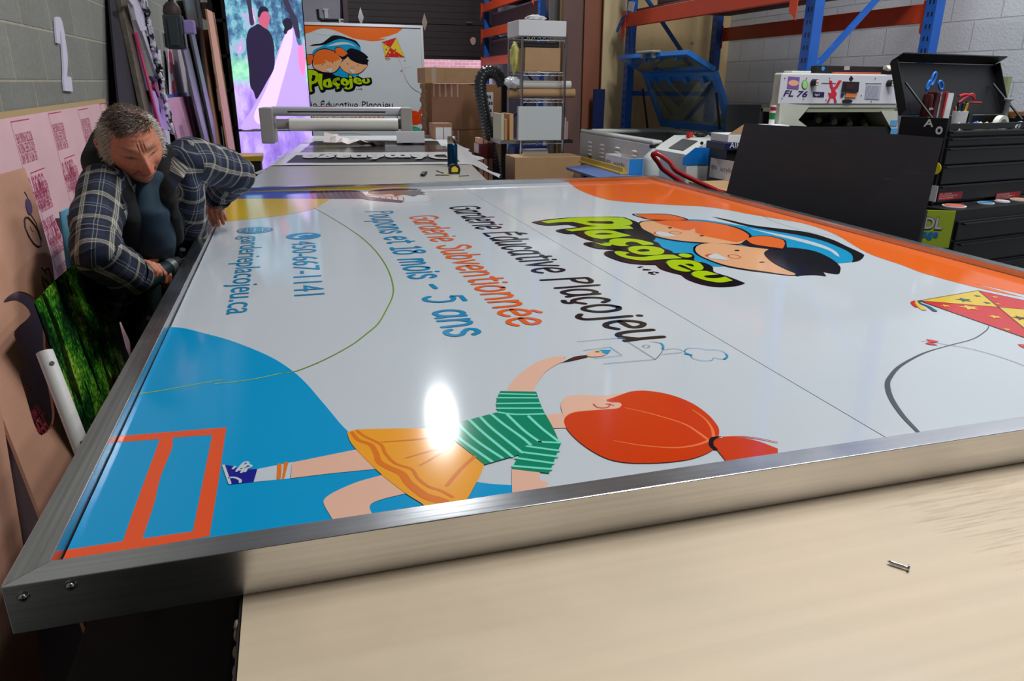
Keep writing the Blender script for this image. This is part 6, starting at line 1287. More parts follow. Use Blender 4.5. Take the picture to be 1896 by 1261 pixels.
# A and o on the side
def sp(px, py): r = ray(px, py); o = V((0, 0, H)); k = (TC(0, 0) - o).dot(cu_) / r.dot(cu_); p = o + r * k; return p
a = sp(1711, 233); mb = MB(); text_mb(mb, 'A', sp(1710, 234), -cv_, cz, .05, (sp(1710, 234) - sp(1728, 234)).length, .001, bold=.015); o = mb.build('letter_sticker', MATS['card_white'], t); o['label'] = 'white letter A sticker'
p = sp(1739, 241.5); mb = MB(); R0 = (sp(1739, 234) - sp(1739, 249)).length / 2; n_ = 26
o1 = [p - cu_ * .001 + (-cv_) * (R0 * .95 * math.cos(i * 2 * math.pi / n_)) + cz * (R0 * math.sin(i * 2 * math.pi / n_)) for i in range(n_)]; o2 = [p - cu_ * .001 + (-cv_) * (R0 * .45 * math.cos(i * 2 * math.pi / n_)) + cz * (R0 * .5 * math.sin(i * 2 * math.pi / n_)) for i in range(n_)]
mb.add(o1 + o2, [(i, (i + 1) % n_, n_ + (i + 1) % n_, n_ + i) for i in range(n_)]); o = mb.build('ring_sticker', MATS['card_white'], t); o['label'] = 'white ring sticker'
u_, z_ = pc(1879, 236, -.001); p = TC(u_, -.0008, z_ - .006); mb = MB()
mb.poly([p + cu_ * x + cz * z for x, z in ((-.002, .008), (.010, .020), (.022, .022), (.020, .012), (.014, .010), (.012, .0), (.004, .004))], -cv_ * .001)
text_mb(mb, 'H', p + cu_ * .026 + cz * .002, cu_, cz, .03, .018, .001, shear=.3, bold=.03); mb.build('brand_badge', MATS['card_white'], t)
# red warning labels on the bottom drawer
for a_, b_, l_ in ((1736, 1782, ('NO. 1-RATED', 'SECURE LATCH DRAWER')), (1842, 1889, ('DRAWER LATCH SYSTEM', 'MAX LOAD CAPACITY'))):
    u0, z0 = pc(a_, 371, -.011); u1, z1 = pc(b_, 358, -.011); h_ = .036; o = MB().obox(TC(u0, -.0112, z0), cu_ * (u1 - u0), -cv_ * .001, cz * h_).build('warning_label', M('label_red', (170, 26, 34), .4), t); mb = MB()
    for k, s in enumerate(l_ + ('READ ALL WARNINGS',)): text_mb(mb, s, TC(u0 + .006, -.0123, z0 + h_ - .011 - k * .010), cu_, cz, .009, (u1 - u0) * (.5, .75, .6)[k], .0003)
    mb.build('label_print', MATS['card_white'], o)
MB().obox(TC(0, -.012, zB1 - .006), cu_ * WC, cv_ * .01, cz * .004).build('metal_strip', MATS['steel'], t)
# rolling cabinet below
zC = zB1 - .007; v0_ = -.13
t = thing('tool_cabinet', 'black rolling drawer cabinet under the tool chest', 'cabinet', TC(WC / 2, .1, 0))
MB().obox(TC(-.02, v0_, .12), cu_ * (WC + .08), cv_ * (DC - v0_ + .05), cz * (zC - .12)).build('cabinet_body', MATS['chest_black'], t, .004)
z1 = zC - .05
for h_ in (.10, .12, .16, .20, .18):
    o = MB().obox(TC(.02, v0_ - .012, z1 - h_ + .004), cu_ * (WC), cv_ * .012, cz * (h_ - .008)).build('drawer', MATS['drawer_black'], t, .003); MB().obox(TC(.05, v0_ - .028, z1 - .022), cu_ * (WC - .06), cv_ * .016, cz * .009).build('drawer_pull', MATS['chest_black'], o, .002); z1 -= h_
for u in (.05, WC - .02):
    for v in (v0_ + .08, DC - .06): MB().cyl(TC(u, v, .055) - cu_ * .02, TC(u, v, .055) + cu_ * .02, .055, n=16).build('caster_wheel', MATS['black'], t); MB().obox(TC(u - .03, v - .03, .1105), cu_ * .06, cv_ * .06, cz * .009).build('caster_plate', MATS['dark_steel'], t)
# green poster on its side
def ss(px, py): r = ray(px, py); o = V((0, 0, H)); k = (TC(-.022, 0) - o).dot(cu_) / r.dot(cu_); return o + r * k
gp = [PX(1712, 387, 2.72), PX(1770, 393, 2.80), PX(1752, 459, 2.80), PX(1703, 449, 2.72)]
xx = TC(-.03, v0_).x; 
fa = PY(1712, 387, 2.72); fb = PY(1770, 393, 2.66); up_ = V((.0, .0, 1)); du = (fb - fa); du.z = 0; wG = du.length; du.normalize(); zt_ = (fa.z + fb.z) / 2; zb_ = (PY(1752, 459, 2.66).z + PY(1703, 449, 2.72).z) / 2 - .01
t = thing('lime_sign_board', 'lime green printed sign board with DL lettering standing by the black board', 'sign', V((fa.x + wG / 2, fa.y, 0)))
base = V((fa.x, fa.y, 0)); MB().obox(base - cz * 0 - du * .05, du * (wG + .05), V((-du.y, du.x, 0)) * .006, cz * zt_).build('sign_board', M('lime_paint', (176, 196, 60), .35), t); nG = V((du.y, -du.x, 0))
MB().obox(base - du * .0005 + nG * .0012 - du * .055, du * .07, nG * .002, cz * zt_).build('grey_edge', MATS['alu_dull'], t)
mb = MB(); o_ = base + nG * .001; zl = PY(1733, 418, 2.7).z; text_mb(mb, 'DL', o_ + du * .010 + cz * (PY(1730, 423, 2.7).z), du, cz, .075, wG * .58, .001, bold=.03); ob_ = mb.build('grey_lettering', MATS['panel_lilac'], t)
mb = MB(); text_mb(mb, 'DL', o_ + du * .008 + cz * (PY(1730, 423, 2.7).z - .002), du, cz, .078, wG * .61, .0004, bold=.055); mb.build('letter_outline', MATS['dark_steel'], t)
mb = MB(); text_mb(mb, 'age', o_ + du * .012 + cz * (PY(1730, 438, 2.7).z), du, cz, .05, wG * .5, .001, bold=.03); mb.build('blue_lettering', MATS['print_blue'], t)
MB().obox(base + du * -.0 + nG * .0015, du * wG, nG * .002, cz * (zb_)).build('black_base', MATS['matte_black'], t)
# yellow disc and grey sticker on the chest side (seen past the black board)
p = sp(1733, 312) - cu_ * .001; solo(MB().cyl(p, p - cu_ * .004, .028, n=22), 'yellow_disc', M('disc_yellow', (226, 206, 40), .4), 'yellow disc stuck on the side of the tool chest', 'disc')
p = sp(1727, 358) - cu_ * .001; solo(MB().box(p, (.004, .05, .075)), 'grey_magnet', MATS['panel_lilac'], 'pale grey rectangle stuck low on the side of the tool chest', 'magnet')
# coloured lids on the ledge
for k, (px, py, rx, c, lab) in enumerate(((1768, 384, .085, (206, 104, 92), 'salmon red flat round disc on the cabinet ledge, leftmost'), (1826, 381, .06, (70, 140, 190), 'blue flat round disc on the cabinet ledge'), (1855, 384, .055, (206, 206, 208), 'white flat round disc right of the blue one'), (1888, 379, .07, (206, 160, 120), 'tan flat round disc at the right end of the ledge'))):
    u, _ = pc(px, py, v0_ + .06); p = TC(u, v0_ + .065, zC + .002 + (.0 if k != 2 else .0)); mb = MB(); mb.cyl(p, p + cz * .006, rx * .62, n=28); mb.mat(1).cyl(p + cz * .0062, p + cz * .009, rx * .54, n=28)
    if k == 2: p = p + cz * 0
    solo(mb, 'round_disc', [MATS['card_white'], M('lid%d' % k, c, .4)], lab, 'lid', 'flat discs on the cabinet ledge')
# in the chest: all rest on the tray
def put(px, v, name, label, cat): u, _ = pc(px, 210, v); p = TC(u, v, ztray); return thing(name, label, cat, p), p
t, p = put(1713, .195, 'drink_can', 'dark brown and orange drink can standing in the tool chest', 'can'); hc = pc(1713, 174, .195)[1] - ztray
MB().tube([p + cz * z for z in (0, .004, hc - .012, hc)], [.020, .024, .024, .019], 22).build('can_body', M('can_brown', (74, 26, 26), .3, .3), t)
mb = MB(); mb.poly([p - cv_ * .0245 + cu_ * (.012 * math.cos(i * .5)) + cz * (hc * .35 + .018 * math.sin(i * .5)) for i in range(12)], -cv_ * .001); mb.build('can_print', M('can_orange', (220, 150, 60), .4), t)
mb = MB(); text_mb(mb, 'spice', p - cv_ * .0265 - cu_ * .014 + cz * (hc * .62), cu_, cz, .018, .03, .0005, bold=.02); mb.build('can_lettering', MATS['card_white'], t)
t, p = put(1737, .185, 'maroon_box', 'maroon box with red edges behind the white cards', 'box'); hb = pc(1737, 170, .185)[1] - ztray
MB().obox(p - cu_ * .04, cu_ * .09, cv_ * .05, cz * hb).build('box_body', M('maroon_box', (84, 24, 30), .4), t, .003); MB().obox(p + cu_ * .03 - cv_ * .001, cu_ * .02, -cv_ * .001, cz * (hb + .002)).build('red_edge', M('edge_red', (190, 30, 40), .4), t)
t, p = put(1755, .11, 'card_stack', 'stack of white cards standing on edge in the tool chest', 'cards'); hb = pc(1755, 172, .11)[1] - ztray
for k in range(3): MB().obox(p - cu_ * (.028 - k * .012) + cv_ * k * .006, cu_ * .032, cv_ * .004, cz * (hb - k * .002) + cu_ * .008).build('card', MATS['card_white'], t)
t, p = put(1778, .06, 'marker_cup', 'white cup full of dark markers beside the white cards', 'cup'); hb = pc(1778, 206, .06)[1] - ztray
MB().tube([p + cz * z for z in (0, hb)], [.028, .034], 20).build('cup_body', MATS['card_white'], t)
random.seed(2)
for k in range(8):
    a_ = k * .78; q = p + cu_ * (.018 * math.cos(a_)) + cv_ * (.018 * math.sin(a_)) + cz * (hb - .03); e = q + cu_ * (.014 * math.cos(a_)) + cv_ * (.01 * math.sin(a_)) + cz * random.uniform(.05, .075)
    solo(MB().cyl(q, e, .005, n=10), 'marker_pen', (M('mk%d' % (k % 4), ((24, 24, 28), (30, 34, 60), (190, 200, 40), (150, 30, 50))[k % 4], .4)), ('black', 'navy', 'yellow-green', 'dark red')[k % 4] + ' marker standing in the white cup' + (' at its back' if 1 <= k < 4 or k == 4 else ' at its front'), 'marker', 'markers in the white cup')
t, p = put(1735, .17, 'blue_scissors', 'blue-handled scissors standing handles up in the tool chest', 'scissors'); BS = M('scissor_blue', (40, 120, 220), .3)
for cx_, cy_, rx_, ry_, ti in ((1728, 146, .013, .030, .25), (1742, 158, .016, .020, -.5), (1719, 158, .008, .022, .3)):
    u, z = pc(cx_, cy_, .17); c = TC(u, .17, z); MB().tube([c + cu_ * (rx_ * math.cos(a_) * 1 + math.sin(a_) * ry_ * math.sin(ti)) + cz * (ry_ * math.sin(a_)) for a_ in [i * 2 * math.pi / 18 for i in range(18)]], .0055, 8, closed=True).build('scissor_handle', BS, t)
MB().obox(p + cz * .0, cu_ * .012, cv_ * .003, cz * (pc(1735, 170, .17)[1] - ztray)).build('scissor_blade', MATS['steel'], t)
t, p = put(1795, .12, 'red_pliers', 'red-handled tool lying slanted behind the marker cup', 'tool')
for ys in ((178, 175, 178, 184), (190, 180, 174, 180)):
    P = [TC(pc(x, y, .12)[0], .12, pc(x, y, .12)[1]) for x, y in zip((1775, 1788, 1800, 1804), ys)]; MB().tube(smooth3(P, 5), .006, 8).build('tool_handle', M('tool_red', (196, 30, 44), .35), t)
P = [TC(pc(x, y, .13)[0], .13, pc(x, y, .13)[1]) for x, y in ((1772, 196), (1790, 190), (1816, 190))]; MB().tube(P, .005, 8).build('tool_jaw', M('tool_red2', (170, 24, 36), .35), t)
MB().obox(p + cv_ * .0, cu_ * .03, cv_ * .01, cz * .10).build('tool_head', MATS['dark_steel'], t)
# clutter at the front of the tray
t, p = put(1862, .07, 'tape_roll', 'white tape roll standing on edge at the front of the tool chest', 'tape roll'); c = p + cz * .045
ro = [c + cu_ * (.045 * math.cos(i * 2 * math.pi / 28)) + cz * (.045 * math.sin(i * 2 * math.pi / 28)) for i in range(28)]; ri = [c + cu_ * (.028 * math.cos(i * 2 * math.pi / 28)) + cz * (.028 * math.sin(i * 2 * math.pi / 28)) for i in range(28)]
MB().polyh([ro, ri], cv_ * .03).build('tape_body', MATS['roll_white'], t)
t, p = put(1862, .17, 'white_spindle', 'white flanged plastic spindle behind the tape roll', 'spindle'); h_ = pc(1862, 182, .17)[1] - ztray
MB().tube([p + cz * z for z in (0, h_ - .012, h_ - .01, h_)], [.012, .012, .022, .022], 18).build('spindle_body', MATS['card_white'], t)
t, p = put(1890, .16, 'brown_pouch', 'stack of brown leather pieces at the right end of the tool chest', 'leather')
for k in range(4): MB().obox(p - cu_ * .05 + cz * (.02 + k * .009 + .05), cu_ * .13, cv_ * .07, cz * .007 + cu_ * .0).build('leather_piece', M('leather', (150, 98, 56), .6), t)
MB().obox(p - cu_ * .05, cu_ * .13, cv_ * .07, cz * .069).build('support_box', MATS['dark_steel'], t)
for k, (px, v, c, r, lab) in enumerate(((1790, .03, (40, 90, 60), .018, 'dark green bottle cap at the front of the tool chest'), (1812, .05, (210, 210, 180), .022, 'cream plug next to the green cap in the tool chest'), (1824, .04, (200, 206, 110), .02, 'yellow-green sachet in the tool chest'), (1838, .05, (190, 196, 200), .024, 'crumpled clear bag left of the tape roll'), (1806, .12, (40, 90, 190), .02, 'blue packet at the back of the tool chest'), (1772, .02, (206, 212, 218), .022, 'white rag at the left front of the tool chest'), (1886, .04, (130, 150, 180), .026, 'bluish glass jar lying right of the tape roll'))):
    u, _ = pc(px, 225, v); q = TC(u, v, ztray + .03); mb = MB(); mb.ball(q + cz * .0, (r, r, .03), 12); mb.ball(q + cu_ * r * .8 + cz * .008, (r * .7, r * .7, .026), 10); solo(mb, ('bottle_cap', 'cream_plug', 'sachet', 'clear_bag', 'blue_packet', 'white_rag', 'glass_jar')[k], M('bit%d' % k, c, .4), lab, ('cap', 'plug', 'sachet', 'bag', 'packet', 'rag', 'jar')[k])
# pale green cupboard panel behind the chest lid
a, b = PX(1836, 150, 4.3), PX(1866, 150, 4.3); mb = MB().mm((4.3, b.y, .01), (4.33, a.y, PX(1850, 142, 4.3).z)); solo(mb, 'green_panel', M('sage', (140, 152, 112), .5), 'sage green panel standing against the right wall behind the tool chest lid', 'panel')
# ------------------------------------------------ the man
def capsule(mb, pts, rad, n=18):
    pts = [V(p) for p in pts]; P = []; R = []
    a, b = pts[0], pts[-1]; d0 = (pts[0] - pts[1]).normalized(); d1 = (pts[-1] - pts[-2]).normalized(); m = 5
    for i in range(m): t_ = math.pi / 2 * (1 - i / m); P.append(a + d0 * rad[0] * math.sin(t_)); R.append(max(rad[0] * math.cos(t_), .0004))
    P += pts; R += list(rad)
    for i in range(1, m + 1): t_ = math.pi / 2 * i / m; P.append(b + d1 * rad[-1] * math.sin(t_)); R.append(max(rad[-1] * math.cos(t_), .0004))
    return mb.tube(P, R, n)
def blend(mb, voxel, smooth):   # fuse overlapping volumes into one continuous skin
    me = bpy.data.meshes.new('b'); me.from_pydata(mb.v, [], mb.f); o = bpy.data.objects.new('b', me); sc.collection.objects.link(o)
    r = o.modifiers.new('r', 'REMESH'); r.mode = 'VOXEL'; r.voxel_size = voxel; r.adaptivity = 0
    s = o.modifiers.new('s', 'SMOOTH'); s.factor = .5; s.iterations = smooth
    dg = bpy.context.evaluated_depsgraph_get(); ev = o.evaluated_get(dg); m2 = ev.to_mesh()
    out = MB(); out.v = [v.co.copy() for v in m2.vertices]; out.f = [list(p.vertices) for p in m2.polygons]; out.m = [0] * len(out.f); out.sm = [True] * len(out.f)
    nr = [v.normal.copy() for v in m2.vertices]
    ev.to_mesh_clear(); bpy.data.objects.remove(o); bpy.data.meshes.remove(me); return out, nr
def plaid():
    m = bpy.data.materials.new('plaid_flannel'); nt, N, L, b = nodes(m); MATS['plaid_flannel'] = m; b.inputs['Roughness'].default_value = .85
    uv = N.new('ShaderNodeUVMap'); uv.uv_map = 'cloth'; sx = N.new('ShaderNodeSeparateXYZ'); L.new(uv.outputs[0], sx.inputs[0]); outs = []; dark = []
    for ax, sp, ph in ((0, .092, 0), (1, .092, .03)):
        a = N.new('ShaderNodeMath'); a.operation = 'MULTIPLY_ADD'; a.inputs[1].default_value = 1 / sp; a.inputs[2].default_value = ph / sp + 20; L.new(sx.outputs[ax], a.inputs[0])
        f = N.new('ShaderNodeMath'); f.operation = 'FRACT'; L.new(a.outputs[0], f.inputs[0])
        r = N.new('ShaderNodeValToRGB'); r.color_ramp.interpolation = 'CONSTANT'; e = r.color_ramp.elements
        stops = [(0, 0), (.05, .2), (.075, 0), (.43, .15), (.45, .55), (.475, .08), (.50, .45), (.52, .08), (.545, .55), (.57, .15), (.59, 0), (.94, .25), (.965, 0)]
        e[0].position = 0; e[0].color = (0, 0, 0, 1); e[1].position = .05; e[1].color = (.28, .28, .28, 1)
        for p, v in stops[2:]: x = e.new(p); x.color = (v, v, v, 1)
        L.new(f.outputs[0], r.inputs[0]); outs.append(r.outputs[0])
        r2 = N.new('ShaderNodeValToRGB'); r2.color_ramp.interpolation = 'CONSTANT'; e = r2.color_ramp.elements; e[0].color = (1, 1, 1, 1); e[1].position = .3; e[1].color = (.45, .45, .45, 1); x = e.new(.72); x.color = (1, 1, 1, 1)
        L.new(f.outputs[0], r2.inputs[0]); dark.append(r2.outputs[0])
    ad = N.new('ShaderNodeVectorMath'); ad.operation = 'ADD'; L.new(outs[0], ad.inputs[0]); L.new(outs[1], ad.inputs[1])
    sp_ = N.new('ShaderNodeSeparateXYZ'); L.new(ad.outputs[0], sp_.inputs[0])
    mu = N.new('ShaderNodeVectorMath'); mu.operation = 'MULTIPLY'; L.new(dark[0], mu.inputs[0]); L.new(dark[1], mu.inputs[1])
    m1 = N.new('ShaderNodeMix'); m1.data_type = 'RGBA'; m1.inputs[6].default_value = lin((12, 15, 24)); m1.inputs[7].default_value = lin((30, 40, 66)); L.new(mu.outputs[0], m1.inputs[0])
    m2 = N.new('ShaderNodeMix'); m2.data_type = 'RGBA'; L.new(sp_.outputs[0], m2.inputs[0]); L.new(m1.outputs[2], m2.inputs[6]); m2.inputs[7].default_value = lin((206, 200, 184)); L.new(m2.outputs[2], b.inputs['Base Color'])
    tc = N.new('ShaderNodeTexCoord'); n = N.new('ShaderNodeTexNoise'); n.inputs['Scale'].default_value = 300; L.new(tc.outputs['Object'], n.inputs[0])
    bp = N.new('ShaderNodeBump'); bp.inputs['Strength'].default_value = .15; bp.inputs['Distance'].default_value = .004; L.new(n.outputs[0], bp.inputs['Height']); L.new(bp.outputs[0], b.inputs['Normal'])
plaid()
def vcol(name, rough, spec=.4, sss=0.):
    m = bpy.data.materials.new(name); nt, N, L, b = nodes(m); MATS[name] = m; b.inputs['Roughness'].default_value = rough; b.inputs['Specular IOR Level'].default_value = spec
    if sss: b.inputs['Subsurface Weight'].default_value = sss; b.inputs['Subsurface Radius'].default_value = (.01, .004, .002); b.inputs['Subsurface Scale'].default_value = .5
    a = N.new('ShaderNodeVertexColor'); a.layer_name = 'tint'; tc = N.new('ShaderNodeTexCoord'); n = N.new('ShaderNodeTexNoise'); n.inputs['Scale'].default_value = 90; n.inputs['Detail'].default_value = 4; L.new(tc.outputs['Object'], n.inputs[0])
    r = N.new('ShaderNodeMapRange'); r.inputs[1].default_value = .3; r.inputs[2].default_value = .7; r.inputs[3].default_value = .88; r.inputs[4].default_value = 1.1; L.new(n.outputs[0], r.inputs[0])
    v = N.new('ShaderNodeVectorMath'); v.operation = 'SCALE'; L.new(a.outputs[0], v.inputs[0]); L.new(r.outputs[0], v.inputs['Scale']); L.new(v.outputs[0], b.inputs['Base Color'])
    bp = N.new('ShaderNodeBump'); bp.inputs['Strength'].default_value = .25; bp.inputs['Distance'].default_value = .002; L.new(n.outputs[0], bp.inputs['Height']); L.new(bp.outputs[0], b.inputs['Normal']); return m
vcol('skin', .5, .35, .12)
def tint(o, f):
    ca_ = o.data.color_attributes.new('tint', 'FLOAT_COLOR', 'POINT')
    for i, vv in enumerate(o.data.vertices): ca_.data[i].color = f(vv.co)
SK = lin((200, 134, 104)); SKR = lin((186, 92, 72)); mixc = lambda a, b, t_: tuple(a[i] + (b[i] - a[i]) * max(0, min(1, t_)) for i in range(3)) + (1,)
pel = V((-.535, 2.80, .88)); nk = V((-.43, 2.50, 1.262)); che = V((-.47, 2.60, 1.12))
Rs, Ls = V((-.52, 2.385, 1.235)), V((-.316, 2.62, 1.285))
Re, Rw = V((-.515, 2.135, 1.105)), PD(258, 519, 2.14)
Le = PD(436, 316, 2.63); Lw = PD(396, 374, 2.80)
man = thing('person', 'man in a blue plaid flannel jacket bending over the sign, holding a drill', 'person', (-.55, 2.8, 0))
sv = (Ls - Rs).normalized(); tv2 = (nk - pel).normalized(); fv = sv.cross(tv2).normalized(); tv2 = fv.cross(sv).normalized()
# jacket
mb = MB()
for s_, S, w_ in ((-1, Rs, 1.0), (1, Ls, .92)):
    hip = pel + sv * (.13 * s_) + V((0, 0, -.06)) - fv * .02
    capsule(mb, [S + tv2 * -.03 - sv * s_ * .03, che + sv * s_ * .125 - fv * .0, pel + sv * s_ * .135 + fv * .01], [.080, .098, .108])
    # front flap beside the opening
    capsule(mb, [S - sv * s_ * .05 + fv * .05 - tv2 * .04, che + sv * s_ * .135 + fv * .075, che * .35 + pel * .65 + sv * s_ * .15 + fv * .075], [.045, .050, .05])
capsule(mb, [nk - fv * .05 - tv2 * .01, che - fv * .06, pel - fv * .03], [.085, .14, .145]); capsule(mb, [Rs - tv2 * .02, nk - fv * .05 - tv2 * .03, Ls - tv2 * .02], [.072, .07, .072])
capsule(mb, [Rs, (Rs + Re) / 2 + V((-.012, 0, 0)), Re + V((0, .0, -.005)), (Re + Rw) / 2, Re.lerp(Rw, .90)], [.074, .068, .066, .060, .053])
capsule(mb, [Ls, (Ls + Le) / 2 + V((0, 0, .01)), Le + V((.0, 0, -.008)), (Le + Lw) / 2, Le.lerp(Lw, .80)], [.078, .072, .068, .060, .052])
jk, nr = blend(mb, .011, 3)
bones = [(Rs, Re, 'a'), (Re, Rw, 'a'), (Ls, Le, 'a'), (Le, Lw, 'a'), (nk + tv2 * .1, pel - tv2 * .1, 't')]
for i, p in enumerate(jk.v):   # soft folds across the cloth
    k = noise.noise(p * 9) * .012 + noise.noise(p * 22 + V((5, 0, 0))) * .006
    for a, b in ((Re, .055), (Le, .055), (Le.lerp(Lw, .8), .04), (Re.lerp(Rw, .85), .04)):
        d_ = (p - a).length; k += .007 * math.sin(d_ * 190) * math.exp(-(d_ / (b * 1.7)) ** 2)
    jk.v[i] = p + nr[i] * k
hv_ = V((.15, -.9, .4)).normalized()
def cloth_uv(o, mbv, loc):
    uvl = o.data.uv_layers.new(name='cloth'); me = o.data
    for p in me.polygons:
        c = p.center + loc; best = None
        for a, b, kd in bones:
            ab = b - a; t_ = max(0, min(1, (c - a).dot(ab) / ab.length_squared)); d_ = (c - a - ab * t_).length - (.15 if kd == 't' else .07)
            if best is None or d_ < best[0]: best = (d_, a, b, kd)
        _, a, b, kd = best; ax_ = (b - a).normalized()
        for li in p.loop_indices:
            q = me.vertices[me.loops[li].vertex_index].co + loc
            if kd == 't': uvl.data[li].uv = ((q - che).dot(sv), (q - che).dot(tv2))
            else:
                e2 = ax_.cross(hv_).normalized()
                uvl.data[li].uv = ((q - a).dot(e2) * 1.15, (q - a).dot(ax_))
o = jk.build('jacket', MATS['plaid_flannel'], man); cloth_uv(o, jk, ORG[man.name]); o['label'] = 'navy and cream plaid flannel jacket'; jacket = o
# lapels and chest pocket flap of the jacket
def patch(pts, nm, par, mt=MATS['plaid_flannel'], th=.006):
    mb = MB().poly(pts, fv * th); o = mb.build(nm, mt, par, .002)
    if mt is MATS['plaid_flannel']: cloth_uv(o, mb, ORG[man.name])
    return o
q = lambda px, py, d: PD(px, py, d)
dl = 2.16
patch([q(318, 292, dl), q(330, 288, dl), q(347, 308, dl), q(338, 326, dl - .02), q(322, 345, dl - .03), q(312, 330, dl - .02)], 'lapel', jacket)
patch([q(206, 338, 2.06), q(216, 348, 2.06), q(232, 384, 2.05), q(222, 392, 2.05), q(204, 362, 2.06)], 'lapel', jacket)
# dark hood and lining, teal shirt
mb = MB()
hd_c = PD(240, 262, 2.15)
capsule(mb, [PD(222, 352, 2.10), PD(238, 400, 2.10), PD(244, 450, 2.20), PD(250, 500, 2.38)], [.030, .036, .040, .045]); capsule(mb, [PD(312, 345, 2.2), PD(322, 400, 2.19), PD(326, 440, 2.30)], [.018, .022, .026]); capsule(mb, [che + fv * .0 - sv * .105 - tv2 * .12, che + fv * .03 - sv * .10, nk + fv * .0 - sv * .075], [.042, .042, .036]); capsule(mb, [che + fv * .03 + sv * .105 - tv2 * .12, che + fv * .03 + sv * .10, nk + fv * .0 + sv * .075], [.042, .042, .036])
capsule(mb, [PD(200, 262, 2.26), PD(188, 300, 2.22), PD(202, 340, 2.14), PD(222, 368, 2.10)], [.050, .058, .056, .045]); capsule(mb, [PD(200, 262, 2.26), PD(250, 262, 2.33), PD(298, 292, 2.28)], [.05, .07, .05]); capsule(mb, [PD(298, 292, 2.28), PD(308, 330, 2.22), PD(312, 370, 2.17)], [.035, .030, .028])
capsule(mb, [pel + V((0, 0, .12)) + fv * .02, che + fv * .02], [.12, .11]); capsule(mb, [PD(206, 330, 2.12), PD(226, 352, 2.13)], [.036, .028])
h_, _ = blend(mb, .010, 4); o = h_.build('hood', M('hood_black', (10, 10, 14), .95), man); o['label'] = 'black hood and lining'
mb = MB(); capsule(mb, [PD(270, 348, 2.19), PD(281, 395, 2.16), PD(285, 440, 2.22), PD(280, 480, 2.38), pel + fv * .06], [.048, .055, .062, .070, .09])
capsule(mb, [PD(254, 338, 2.18), PD(286, 340, 2.19)], [.040, .040])
s2, nr = blend(mb, .009, 4)
for i, p in enumerate(s2.v): s2.v[i] = p + nr[i] * (noise.noise(p * 16) * .006)
o = s2.build('shirt', M('shirt_teal', (26, 50, 66), .85, bump=.15, bs=300), man); o['label'] = 'dark teal shirt'
# trousers and shoes
mb = MB(); FR_, FL_ = V((-.50, 2.60, .09)), V((-.52, 3.02, .09)); KR, KL = V((-.47, 2.64, .50)), V((-.49, 2.98, .50))
capsule(mb, [pel + V((0, 0, .05)), pel - V((0, 0, .03))], [.135, .135]); capsule(mb, [pel + V((.0, -.09, -.02)), KR, FR_], [.105, .075, .06]); capsule(mb, [pel + V((.0, .09, -.02)), KL, FL_], [.105, .075, .06])
l_, nr = blend(mb, .014, 4)
for i, p in enumerate(l_.v): l_.v[i] = p + nr[i] * (noise.noise(p * 14) * .008)
l_.build('trousers', M('trousers_black', (20, 20, 24), .9), man)
for c in (FR_, FL_):
    mb = MB(); capsule(mb, [c + V((-.06, .02, -.035)), c + V((.05, -.02, -.045)), c + V((.15, -.06, -.055))], [.05, .045, .034]); s_, _ = blend(mb, .008, 2)
    for i, p in enumerate(s_.v): s_.v[i].z = max(p.z, .002)
    s_.build('shoe', M('shoe_dark', (30, 26, 24), .6), man)
